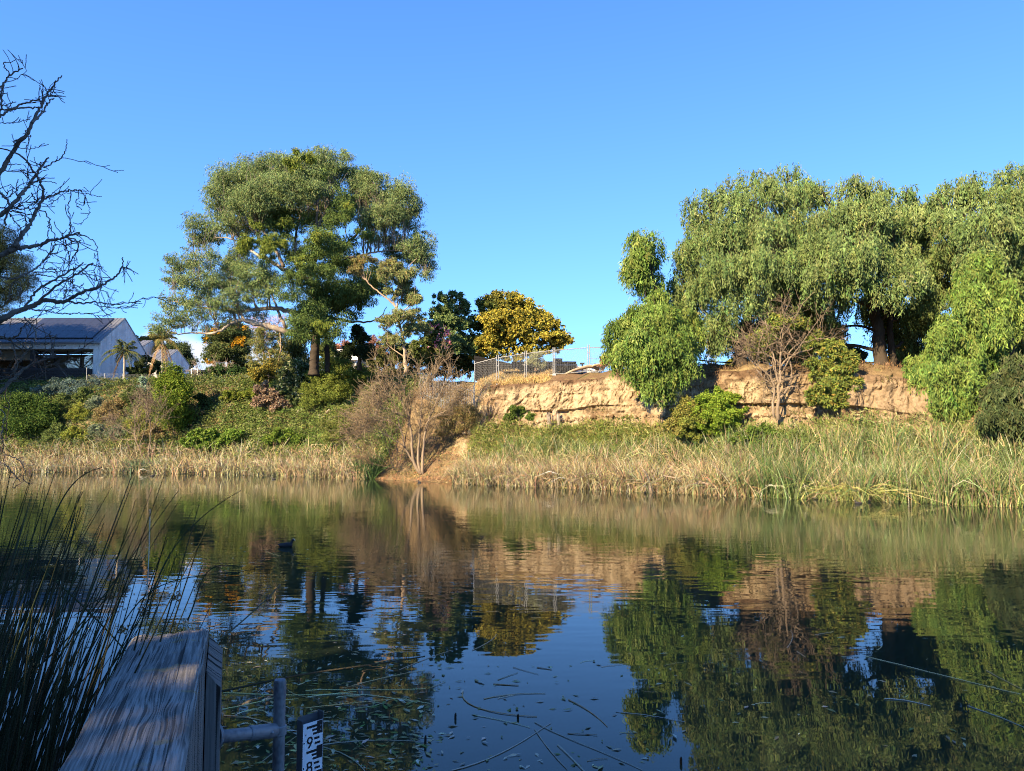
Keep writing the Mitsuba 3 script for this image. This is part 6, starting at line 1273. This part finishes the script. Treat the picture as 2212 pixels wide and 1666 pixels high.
# ------------------------------------------------------------------ the leafless tree at the left edge
C7 = lambda a: [(x * .2278, 108.4 + y * .2278) for x, y in a]
C8 = lambda a: [(x * .2115, 460.9 + y * .2115) for x, y in a]
K2 = lambda a: [(x * .2604, 623.5 + y * .2604) for x, y in a]
BR = [([(-330, 1500), (-290, 1200), (-230, 950), (-150, 800), (-110, 560), (-90, 300), (-100, 60)], 190, 40),
  (C7([(-420, 1750), (-150, 1420), (-20, 1195), (60, 1070), (115, 985), (180, 870), (250, 800), (310, 690), (370, 560), (420, 460), (480, 370), (540, 290), (588, 242)]), 52, 10), (C7([(308, 692), (400, 590), (445, 525), (490, 470), (513, 457)]), 18, 9), (C7([(445, 525), (415, 450), (385, 380), (378, 330)]), 7, 5), (C7([(450, 402), (410, 330)]), 8, 6), (C7([(440, 437), (515, 432)]), 7, 6), (C7([(470, 390), (525, 408)]), 7, 5), (C7([(420, 480), (370, 475)]), 7, 5), (C7([(250, 800), (245, 765)]), 12, 9), (C7([(245, 812), (298, 815)]), 8, 6), (C7([(140, 910), (133, 865)]), 11, 8),
  (C7([(-150, 470), (0, 360), (50, 300), (90, 240), (150, 205), (217, 173)]), 22, 9), (C7([(90, 240), (60, 190), (40, 155), (48, 112)]), 10, 7), (C7([(28, 325), (12, 420), (10, 520), (0, 640)]), 15, 13), (C7([(10, 440), (70, 398)]), 9, 6), (C7([(10, 528), (80, 515)]), 9, 6),
  (C7([(-120, 700), (-20, 640), (60, 590), (130, 545), (250, 500), (340, 475), (390, 445)]), 24, 11), (C7([(-100, 560), (0, 560), (150, 560), (270, 550), (372, 540)]), 16, 13), (C7([(-60, 692), (100, 692), (200, 680), (260, 655), (302, 625)]), 8, 5), (C7([(160, 930), (300, 933), (360, 920), (425, 885)]), 7, 5), (C7([(70, 1090), (155, 1078)]), 8, 6), (C7([(30, 1145), (200, 1150), (330, 1165)]), 9, 6), (C7([(225, 1150), (250, 1172), (280, 1180)]), 6, 4),
  (C8([(-120, 450), (0, 425), (100, 385), (180, 270), (270, 170), (330, 70)]) + C7([(372, 1478), (408, 1400), (402, 1300), (375, 1230), (330, 1160), (270, 1080), (200, 1005), (130, 970), (60, 945), (-20, 940)]), 44, 9),
  (C7([(-160, 1680), (-20, 1575), (80, 1500), (170, 1400), (270, 1290), (340, 1180), (400, 1090), (465, 1020)]), 46, 13), (C7([(270, 1300), (340, 1250), (425, 1215)]), 16, 14), (C7([(390, 1120), (450, 1100), (515, 1065), (580, 1020), (620, 950), (634, 845)]), 13, 6), (C7([(165, 1385), (160, 1290), (173, 1225)]), 10, 7), (C7([(385, 1105), (378, 1065)]), 8, 6), (C7([(370, 1120), (345, 1090)]), 7, 5),
  (C7([(408, 1412), (500, 1380), (600, 1340), (690, 1330), (755, 1325)]), 17, 11), (C7([(755, 1325), (810, 1390), (840, 1470), (850, 1540), (810, 1610), (760, 1660)]), 8, 4), (C7([(672, 1335), (660, 1430), (650, 1500), (665, 1600), (670, 1690), (690, 1760)]), 9, 6), (C7([(750, 1330), (740, 1390), (720, 1450), (738, 1500)]), 7, 4), (C7([(670, 1360), (600, 1365), (565, 1390), (545, 1445)]), 5, 4), (C7([(755, 1325), (860, 1342)]), 5, 3), (C7([(760, 1328), (820, 1355), (875, 1388)]), 5, 3), (C7([(300, 1355), (330, 1410), (362, 1472)]), 11, 9),
  (C7([(-80, 1290), (-10, 1340), (40, 1390), (75, 1420), (70, 1530), (50, 1660)]), 18, 15), (C7([(80, 1405), (105, 1370), (125, 1315)]), 9, 6), (C7([(50, 1395), (85, 1335)]), 8, 6), (C7([(-60, 1485), (120, 1495), (220, 1475)]), 13, 11), (C7([(80, 1520), (200, 1545), (330, 1558)]), 11, 9), (C7([(110, 1500), (200, 1505), (340, 1495)]), 10, 8), (C7([(110, 1510), (200, 1550), (245, 1600), (250, 1660), (200, 1780)]), 9, 7), (C7([(80, 1540), (130, 1600), (185, 1680), (215, 1800)]), 9, 7), (C7([(350, 1510), (400, 1520), (450, 1570), (465, 1680), (440, 1800), (350, 1900)]), 10, 7),
  (C8([(-150, 470), (-20, 430), (100, 390), (250, 350), (380, 330), (480, 290), (600, 265), (690, 240), (770, 210), (815, 198)]), 54, 12), (C8([(690, 240), (715, 180), (722, 100), (700, 30)]), 12, 7), (C8([(770, 215), (860, 230), (920, 255), (965, 300), (990, 370), (1008, 480), (1000, 590), (945, 680)]), 10, 4), (C8([(640, 238), (620, 190)]), 9, 6), (C8([(690, 250), (760, 270), (800, 310), (795, 370), (770, 420), (720, 480), (712, 560)]), 13, 8), (C8([(690, 248), (760, 290), (830, 275)]), 14, 9), (C8([(560, 320), (700, 320), (790, 300)]), 9, 6), (C8([(660, 270), (690, 380), (715, 470)]), 11, 8), (C8([(750, 455), (780, 540)]), 8, 5),
  (C8([(-150, 660), (-20, 640), (120, 670), (230, 630), (340, 580), (420, 510), (500, 420), (550, 350), (565, 260), (540, 190), (500, 140)]), 22, 7), (C8([(390, 350), (500, 400), (620, 450), (700, 490)]), 9, 6), (C8([(470, 490), (600, 510), (720, 490)]), 7, 5), (C8([(500, 420), (590, 405)]), 9, 6), (C8([(440, 600), (470, 500), (520, 420), (520, 300)]), 8, 6),
  (C8([(-250, 1250), (-30, 1110), (80, 1050), (200, 990), (330, 950), (450, 890), (600, 905), (700, 885), (800, 830), (900, 790), (980, 765), (1100, 700), (1190, 640), (1240, 560), (1255, 450)]), 64, 9), (C8([(1240, 555), (1298, 553)]), 7, 5), (C8([(690, 885), (850, 920), (960, 905), (1050, 920), (1200, 930), (1330, 915), (1440, 900)]), 17, 8), (C8([(960, 925), (1100, 960), (1230, 970), (1330, 960), (1400, 895)]), 9, 7), (C8([(780, 870), (900, 850), (930, 800), (1060, 790), (1110, 840), (1170, 880)]), 10, 5), (C8([(665, 872), (680, 800), (760, 760), (840, 755), (820, 830)]), 8, 5), (C8([(650, 880), (660, 805)]), 9, 6),
  (C8([(230, 990), (300, 900), (420, 760), (560, 680), (680, 610), (780, 560), (850, 500)]), 22, 11), (C8([(300, 960), (480, 830), (600, 730), (750, 640), (850, 570), (955, 510)]), 24, 13), (C8([(350, 605), (480, 600), (640, 590), (760, 560)]), 10, 7), (C8([(360, 630), (500, 640), (600, 655), (720, 660)]), 10, 7), (C8([(800, 620), (900, 625), (1000, 650), (1080, 700)]), 9, 5), (C8([(930, 530), (1010, 545), (1050, 590)]), 7, 4), (C8([(400, 555), (520, 575), (615, 555)]), 8, 5), (C8([(680, 665), (710, 735)]), 8, 5), (C8([(690, 670), (745, 698)]), 6, 4), (C8([(520, 860), (600, 820), (650, 740)]), 6, 4),
  (C8([(250, 980), (330, 980), (470, 1000), (600, 1020), (750, 1025), (900, 1020), (1040, 1000), (1100, 960), (1125, 935)]), 13, 5), (C8([(900, 1020), (1000, 1045), (1080, 1054)]), 6, 4), (C8([(300, 640), (400, 680), (440, 780), (440, 860)]), 9, 7), (C8([(560, 850), (570, 900), (530, 980), (450, 1030), (330, 1060)]), 7, 5), (C8([(-60, 960), (80, 870), (150, 700), (200, 720), (210, 850), (220, 980)]), 10, 8),
  (C8([(-80, 1230), (0, 1250), (60, 1280), (120, 1310), (150, 1400), (160, 1500), (140, 1640)]), 17, 13), (C8([(250, 1060), (330, 1150), (370, 1230), (350, 1330), (260, 1420), (180, 1560), (80, 1680)]), 14, 12), (C8([(-40, 1265), (100, 1275), (200, 1230), (220, 1180)]), 16, 12), (C8([(150, 1660), (300, 1560), (450, 1490), (570, 1430)]), 24, 13), (C8([(450, 1480), (480, 1400), (560, 1340), (530, 1270), (500, 1255)]), 9, 6), (C8([(380, 1290), (520, 1255), (575, 1270)]), 6, 4), (C8([(440, 1430), (470, 1460), (500, 1475)]), 12, 8), (C8([(480, 1560), (540, 1545), (610, 1520)]), 9, 5), (C8([(120, 1600), (240, 1450), (330, 1380)]), 13, 9), (C8([(0, 1460), (15, 1430), (-30, 1400)]), 10, 8),
  (K2([(-120, 900), (0, 850), (120, 740), (250, 640), (350, 600), (460, 545)]), 44, 13), (K2([(-100, 800), (0, 790), (140, 770), (300, 720), (400, 640)]), 16, 6), (K2([(110, 760), (240, 745), (360, 720)]), 9, 5), (K2([(0, 1000), (40, 1050), (30, 1120), (0, 1250)]), 10, 8), (K2([(-60, 1400), (60, 1385), (150, 1420), (205, 1500), (180, 1600), (110, 1645)]), 9, 6), (K2([(-40, 1410), (60, 1480), (130, 1560), (165, 1600)]), 12, 8), (K2([(-60, 1300), (60, 1240), (120, 1190)]), 9, 5)]
lt_ = thing('leafless_tree', 'dark leafless tree with curling bare branches reaching in from the left edge', 'tree')
rng = R(221)
allp, allr = [], []
for j, (pts, w0, w1) in enumerate(BR):
    n = max(8, 5 * len(pts)); a = np.array(pts, float)
    if j == 0: dd = np.full(len(a), 8.3)
    else: dd = 8.2 + 0.9 * (meshkit.fbm(np.c_[a * 0.006, np.full(len(a), j * 0.02)], 2, 3) - 0.5) + rng.normal(0, 0.12)
    p = curve(P(a[:, 0], a[:, 1], dd), n)
    p[1:-1] += rng.normal(0, 0.006, p[1:-1].shape)
    sc_ = 1.2 * (.2278 if j < 48 else .2115) * 8.2 / FPX / 2
    if j == 0: TRK = p
    elif a[0, 0] < -8:       # carried back to the trunk, outside the frame
        q0 = TRK[np.clip(np.argmin(np.abs(TRK[:, 2] - (p[0, 2] - 0.7))), 0, len(TRK) - 1)]
        mm = 8; s8 = np.linspace(0, 1, mm, endpoint=False)[:, None]
        p = np.vstack([q0 * (1 - s8) ** 2 + (p[0] - unit(p[1] - p[0]) * np.linalg.norm(p[0] - q0) * .45) * 2 * s8 * (1 - s8) + p[0] * s8 ** 2, p]); n = len(p)
    r = (w0 + (w1 - w0) * np.linspace(0, 1, n)) * sc_ * (1 + rng.normal(0, 0.06, n))
    v, f, c = bark_mesh(rng, p, r, 'grey', 7)
    obj('trunk' if j == 0 else 'branch', (v, f), 'mat_bark', lt_, c * 0.8, smooth=True)
    s_ = np.linspace(0, n - 1.001, 16); i_ = s_.astype(int); q_ = p[i_] + (p[i_ + 1] - p[i_]) * (s_ - i_)[:, None]
    allp.append(q_); allr.append(np.full(16, max(r.min(), 0.003)))
t1, r1 = offshoots(rng, np.array(allp[1:]), np.array(allr[1:]), per=3.2, length=(0.05, 0.20), spread=1.2, up=0.15, rr=0.7, rmin=0.0040, curl=0.5, k=5, start=0.15, wig=0.06)
t2, r2 = offshoots(rng, np.array(allp[10:]), np.array(allr[10:]), per=0.45, length=(0.3, 0.8), spread=0.9, up=-0.1, rr=0.7, rmin=0.0040, curl=0.9, k=9, start=0.4, wig=0.06)
t3, r3 = offshoots(rng, t2, r2, per=3.5, length=(0.05, 0.2), spread=1.0, up=0.0, rr=0.8, rmin=0.0034, k=5, start=0.2)
v, f = zip(*[tubes(a_, b_, 4) for a_, b_ in ((t1, r1), (t2, r2), (t3, r3))])
j_ = join(list(zip(v, f)))
obj('twigs', j_, 'mat_bark', lt_, (0.11, 0.09, 0.075), kind='stuff')

# ------------------------------------------------------------------ tall trees on the near shore behind the viewer, and by the house, whose shade falls on the near water, the beam and the house
def shade_tree(name, label, x, y, z0, h, r, seed, crown0=0.25, n=15000, pal=((0.03, 0.05, 0.02), (0.05, 0.07, 0.028)), group=None):
    rng = R(seed); k = thing(name, label, 'tree', group)
    b = np.array([x, y, z0]); tp = b + [rng.uniform(-.6, .6), rng.uniform(-.6, .6), h]
    tr = curve([b - [0, 0, .5], b * .5 + tp * .5 + [.3, 0, 0], tp], 14)
    v, f, c = bark_mesh(rng, tr, np.linspace(0.38, 0.06, 14), 'brown', 9); obj('trunk', (v, f), 'mat_bark', k, c, smooth=True)
    m = 70; u = crown0 + (1 - crown0) * rng.random(m)
    prof_ = np.sin(np.pi * np.clip((u - crown0) / (1 - crown0) * 0.82 + 0.16, 0, 1)) ** 0.7
    az = rng.uniform(0, 6.283, m); rad_ = r * prof_ * np.sqrt(rng.uniform(0.15, 1, m))
    cc = b + np.stack([np.cos(az) * rad_, np.sin(az) * rad_, u * h], -1)
    cr = rng.uniform(0.18, 0.34, m) * r
    p, rr_ = limbs_to(rng, cc, tr, np.linspace(0.38, 0.06, 14), 0.025); v, f, c = bark_mesh(rng, p, rr_, 'brown', 5); obj('branches', (v, f), 'mat_bark', k, c, kind='stuff')
    v, f, c = leaf_clumps(rng, cc, cr, n, 0.42, 0.16, list(pal), droop=0.3)
    obj('crown', (v, f), 'mat_leaf', k, c, kind='stuff')
for k, (x, y, h, r) in enumerate([(-11, -9, 17, 4.8), (-6.5, -12.5, 16, 4.0), (-15.5, -5.5, 19, 4.4), (-20, -1.5, 21, 4.6), (-25, 2.5, 21, 4.6)]):
    shade_tree('shore_tree', 'tall dark tree on the near shore behind the viewer', x, y, 2.0, h, r, 231 + k, crown0=0.12, n=40000, group='tall trees on the near shore')
for k, (x, y, h, r) in enumerate([(-60, 80, 20, 4.5), (-66, 81, 20, 5), (-73, 82, 20, 5.5), (-82, 84, 20, 5.5)]):
    shade_tree('pine_tree', 'tall pine left of the frame that shades the house front', x, y, 7.0, h, r, 241 + k, crown0=0.2, n=30000, group='pines beside the house')
tree('pine_tree', 'dark dense pine rising behind the left end of the solar roof', 'tree', 122, [(10, 520, 26, 34, 0), (30, 570, 40, 26, 0), (-10, 560, 40, 40, 0), (50, 600, 34, 22, 0), (20, 620, 46, 24, 0), (-20, 640, 50, 30, 0), (40, 645, 30, 16, 0), (-40, 500, 40, 40, 0), (0, 672, 40, 14, 0), (62, 620, 22, 16, 0)], [([(-10, 760), (-5, 640), (0, 500)], 0.5, 0.15), ([(-4, 640), (30, 610), (55, 600)], 0.15, 0.05)], 60000, 0.34, 0.06, [(0.022, 0.036, 0.022), (0.035, 0.052, 0.028)], seed=251, tone='dark', up=0.5, droop=0.0, size=0.36)

# ------------------------------------------------------------------ coots, floating stalks, stubs

def blob(parts, edge, it=8):
    """hulls of sphere pairs joined into one smooth skin"""
    man = None
    for a_, ra, b_, rb in parts:
        sa, sb = m3.Manifold.sphere(ra, 20).translate(list(a_)), m3.Manifold.sphere(rb, 20).translate(list(b_))
        h_ = m3.Manifold.batch_hull([sa, sb]); man = h_ if man is None else man + h_
    man = man.refine_to_length(edge).to_mesh()
    tm = trimesh.Trimesh(np.array(man.vert_properties[:, :3]), np.array(man.tri_verts)); trimesh.smoothing.filter_taubin(tm, iterations=it)
    return np.array(tm.vertices), np.array(tm.faces)
cb = blob([((-.13, 0, .05), .045, (0, 0, .05), .075), ((0, 0, .05), .075, (.10, 0, .06), .06), ((-.20, 0, .075), .012, (-.12, 0, .06), .04), ((.10, 0, .07), .045, (.145, 0, .14), .026), ((.145, 0, .14), .027, (.155, 0, .185), .030), ((.155, 0, .185), .030, (.175, 0, .183), .024)], 0.014)
cbill = blob([((.185, 0, .190), .012, (.222, 0, .176), .005), ((.183, 0, .200), .010, (.178, 0, .212), .006)], 0.006, 3)
flat('mat_coot', (0.018, 0.018, 0.021), 0.6); flat('mat_coothead', (0.008, 0.008, 0.009), 0.5); flat('mat_bill', (0.75, 0.72, 0.66), 0.4); flat('mat_eye', (0.25, 0.02, 0.02), 0.2)
eye = trimesh.creation.icosphere(1, 0.005)
def coot(px, py, label, yaw=0.0, sc_=1.0, duck=False):
    k = thing('coot', label, 'bird', 'black coots on the water')
    o = onwater(np.array(float(px)), np.array(float(py)), 0.0)
    ca, sa = math.cos(yaw), math.sin(yaw); M = np.array([[ca, -sa, 0], [sa, ca, 0], [0, 0, 1]]) * sc_
    put = lambda v: np.asarray(v) @ M.T + o + [0, 0, -0.012]
    obj('body', (put(cb[0]), cb[1]), 'mat_coot', k, smooth=True)
    obj('bill', (put(cbill[0]), cbill[1]), 'mat_bill', k, smooth=True)
    for sg in (-1, 1): obj('eye', (put(np.array(eye.vertices) + [.165, sg * .026, .192]), eye.faces), 'mat_eye', k, smooth=True)
coot(618, 1182, 'coot swimming in open water at left of centre, nearest of the birds', 0.0, 1.12)
coot(329, 1029, 'coot swimming near the small grey leafless tree on the left shore', 0.2)
coot(591, 1036, 'coot facing left near the reeds below the bramble patch', 3.0)
coot(906, 1043, 'coot at the muddy edge below the bare multi-stemmed tree', 2.4)
coot(1394, 1066, 'coot tucked against the dry reeds under the rounded two-toned bush', 1.2)
coot(1697, 1076, 'coot beside the dark green clump of reeds, left of a pair', 2.8, 1.1)
coot(1764, 1079, 'coot by the sheaf of bent reeds, right of a pair', 0.4, 1.25)
coot(1854, 1089, 'coot swimming out in front of the right-hand reeds', 2.9, 0.9)
coot(1975, 1085, 'coot against the reeds right of the one swimming out', 1.8, 1.15)
coot(2158, 1094, 'coot at the far right edge of the reeds', 0.6, 1.1)

rng = R(261)
STALK = [(0.50, 0.40, 0.19), (0.34, 0.25, 0.13), (0.60, 0.52, 0.30), (0.26, 0.21, 0.14)]
def stalk(pts, r0, label, col=None, group='dry reed stalks floating on the near water', name='floating_stalk'):
    a = np.array(pts, float); q = onwater(a[:, 0], a[:, 1], 0.004)
    n = 12; r0 = r0 * 0.75; p = curve(q, n); p[:, 2] = 0.004 + rng.uniform(0, 0.004, n)
    v, f = tubes(p, r0 * (1 - .4 * np.linspace(0, 1, n)), 5)
    col = np.minimum(np.asarray(pick(rng, STALK, 1)[0] if col is None else col) * 1.7, 0.8)
    obj(name, (v, f), 'mat_matte', None, col, smooth=True, label=label, cat='reed stalk', group=group)
stalk([(482, 1497), (560, 1500), (640, 1502), (770, 1494)], .007, 'long straight yellow stalk behind the pipe post', (0.62, 0.52, 0.22))
stalk([(480, 1533), (560, 1516), (620, 1500)], .006, 'yellow stalk slanting from the beam to the pipe post', (0.6, 0.48, 0.22))
stalk([(484, 1546), (560, 1556), (620, 1574), (740, 1604)], .010, 'thick brown stalk slanting down behind the pipe', (0.42, 0.29, 0.17))
stalk([(660, 1492), (780, 1490), (900, 1489), (920, 1488)], .006, 'greenish yellow stalk stretching right of the pipe post', (0.55, 0.52, 0.24))
stalk([(664, 1506), (760, 1500), (860, 1510), (930, 1520)], .007, 'bright straw stalk bending right below the greenish one', (0.68, 0.56, 0.28))
stalk([(660, 1530), (760, 1519), (880, 1508)], .006, 'orange-brown stalk above the gauge board', (0.5, 0.36, 0.17))
stalk([(690, 1610), (800, 1600), (920, 1604)], .007, 'grey stalk right of the gauge board', (0.28, 0.26, 0.2))
stalk([(690, 1612), (760, 1640), (800, 1690)], .007, 'stalk slanting down right from the gauge board', (0.26, 0.25, 0.18))
stalk([(560, 1650), (600, 1620), (650, 1585)], .006, 'stalk between the pipe post and the gauge board', (0.2, 0.18, 0.12))
stalk([(760, 1482), (840, 1462), (918, 1448)], .006, 'stalk slanting up right above the straw raft', (0.4, 0.3, 0.16))
stalk([(862, 1448), (930, 1420), (975, 1405)], .006, 'brown stalk just right of the straw raft', (0.3, 0.22, 0.15))
stalk([(1066, 1478), (1120, 1481)], .010, 'short brown stalk in the open blue water', (0.28, 0.19, 0.11))
stalk([(1045, 1510), (1090, 1502), (1178, 1498)], .007, 'pale stalk in the blue water right of the tree reflection', (0.34, 0.26, 0.16))
stalk([(1000, 1493), (1035, 1530), (1110, 1545), (1160, 1548)], .008, 'forked brown stalk with a dark end', (0.34, 0.22, 0.11))
stalk([(1023, 1545), (1100, 1560), (1145, 1572)], .005, 'thin stalk under the forked one')
stalk([(975, 1665), (1080, 1628), (1150, 1588), (1190, 1562)], .007, 'long bowed pale stalk at bottom centre', (0.30, 0.27, 0.22))
stalk([(1205, 1610), (1260, 1665), (1290, 1700)], .012, 'thick pale stalk running out at the bottom edge', (0.26, 0.25, 0.2))
stalk([(1226, 1585), (1290, 1588)], .006, 'short stalk above the thick pale one')
stalk([(1155, 1560), (1215, 1590), (1300, 1625), (1390, 1665)], .006, 'very long thin stalk slanting to the lower right', (0.28, 0.27, 0.22))
stalk([(1155, 1576), (1195, 1630), (1225, 1662)], .007, 'stalk slanting steeply down, left of the very long thin one', (0.24, 0.22, 0.17))
stalk([(1228, 1512), (1270, 1535), (1312, 1570)], .008, 'brown stalk slanting down right in the blue water', (0.32, 0.22, 0.13))
stalk([(1160, 1442), (1192, 1447)], .008, 'short stub floating below the fence reflection')
stalk([(1870, 1418), (1960, 1440), (2080, 1470), (2205, 1500)], .007, 'long straw-coloured reed floating on the dark reflection at right', (0.52, 0.40, 0.24))
stalk([(2130, 1448), (2170, 1470), (2230, 1500)], .006, 'orange-brown reed cut by the right edge', (0.46, 0.30, 0.15))
stalk([(1910, 1510), (1960, 1514), (2010, 1526)], .008, 'pale grey reed below the long straw-coloured one', (0.40, 0.38, 0.34))
stalk([(2090, 1525), (2160, 1550), (2230, 1580)], .007, 'thin grey reed at the lower right', (0.25, 0.25, 0.24))
stalk([(1330, 1538), (1400, 1546), (1480, 1560)], .005, 'thin pale reed at the left edge of the pepper tree reflection', (0.32, 0.32, 0.30))
stalk([(1700, 1400), (1712, 1375), (1708, 1362)], .006, 'small curved reed on the dark water', (0.36, 0.26, 0.17))
stalk([(1722, 1408), (1740, 1420)], .010, 'short brown piece on the dark water', (0.40, 0.24, 0.13))
stalk([(1760, 1372), (1800, 1365)], .006, 'thin short brown reed near the small curved one', (0.34, 0.25, 0.15))
stalk([(1020, 1405), (1065, 1380), (1072, 1370)], .006, 'short stalk above the dark tree reflection', (0.36, 0.27, 0.18))
stalk([(574, 1190), (586, 1196), (606, 1201)], .014, 'orange stalk fragments floating beside the nearest coot', (0.50, 0.28, 0.10))
stalk([(880, 1034), (930, 1038), (990, 1036)], .05, 'pale half-sunk branch lying along the muddy edge', (0.45, 0.38, 0.28))
for i in range(44):
    if i < 32: x, y = rng.uniform(485, 940), rng.uniform(1475, 1640)
    elif i < 41: x, y = rng.uniform(960, 1450), rng.uniform(1420, 1660)
    else: x, y = rng.uniform(1300, 2200), rng.uniform(1380, 1650)
    a_ = rng.normal(0, 0.5); l_ = rng.uniform(14, 70)
    stalk([(x, y), (x + l_ * .5 * math.cos(a_), y + l_ * .25 * math.sin(a_) + rng.normal(0, 2)), (x + l_ * math.cos(a_), y + l_ * .5 * math.sin(a_))], rng.uniform(.003, .006), 'short dry reed stalk floating on the near water')
def litter(name, label, regions, n, L, Wd, pal, seed):
    rng = R(seed); V_ = []
    x, y = np.concatenate([rng.uniform(a, b, k) for a, b, c_, d, k in regions]), np.concatenate([rng.uniform(c_, d, k) for a, b, c_, d, k in regions])
    q = onwater(x, y, 0.005); m = len(q); q[:, 2] += rng.uniform(0, .006, m)
    ang = rng.uniform(0, 6.28, m); A = np.stack([np.cos(ang), np.sin(ang), rng.normal(0, .08, m)], -1)
    N = rng.normal(0, .15, (m, 3)) + [0, 0, 1]
    kk = rng.uniform(.4, 1.3, m) * np.clip(q[:, 1] / 5, 0.8, 1.6)
    v, f, c = leaves(q, A, N, L * kk, Wd * kk, pick(rng, pal, m), fold=0.05)
    obj(name, (v, f), 'mat_leaf', None, c, kind='stuff', label=label, cat='floating litter')
litter('floating_litter', 'scattered leaf bits and fluff floating on the near water', [(480, 960, 1430, 1666, 420), (900, 1450, 1400, 1666, 130), (60, 420, 1160, 1420, 240), (480, 900, 1290, 1440, 130), (1450, 2212, 1250, 1640, 80), (330, 900, 1180, 1260, 60)], 0, 0.07, 0.022, [(0.45, 0.38, 0.20), (0.34, 0.31, 0.2), (0.58, 0.53, 0.4), (0.24, 0.26, 0.1)], 271)
litter('floating_leaves', 'green leaves of a water plant floating behind the gauge board', [(700, 920, 1510, 1660, 110), (480, 640, 1500, 1660, 30)], 0, 0.085, 0.022, [(0.18, 0.24, 0.08), (0.24, 0.28, 0.11), (0.3, 0.27, 0.13)], 272)
for x, y, h, lab in ((918, 1608, .085, 'dark broken stub standing out of the water, largest of the three'), (983, 1553, .06, 'small dark pointed stub left of the forked stalk'), (1118, 1552, .045, 'small dark stub right of the forked stalk'), (1470, 1650, .06, 'dark stub near the bottom edge by the pepper tree reflection')):
    q = onwater(np.array(float(x)), np.array(float(y)), 0.0)
    v, f = tubes(np.array([q - [0, 0, .4], q + [0.004, 0, h * .7], q + [0.008, 0, h]]), np.array([.014, .012, .005]), 7)
    obj('stub', (v, f), 'mat_matte', None, (0.03, 0.027, 0.022), label=lab, cat='stub')
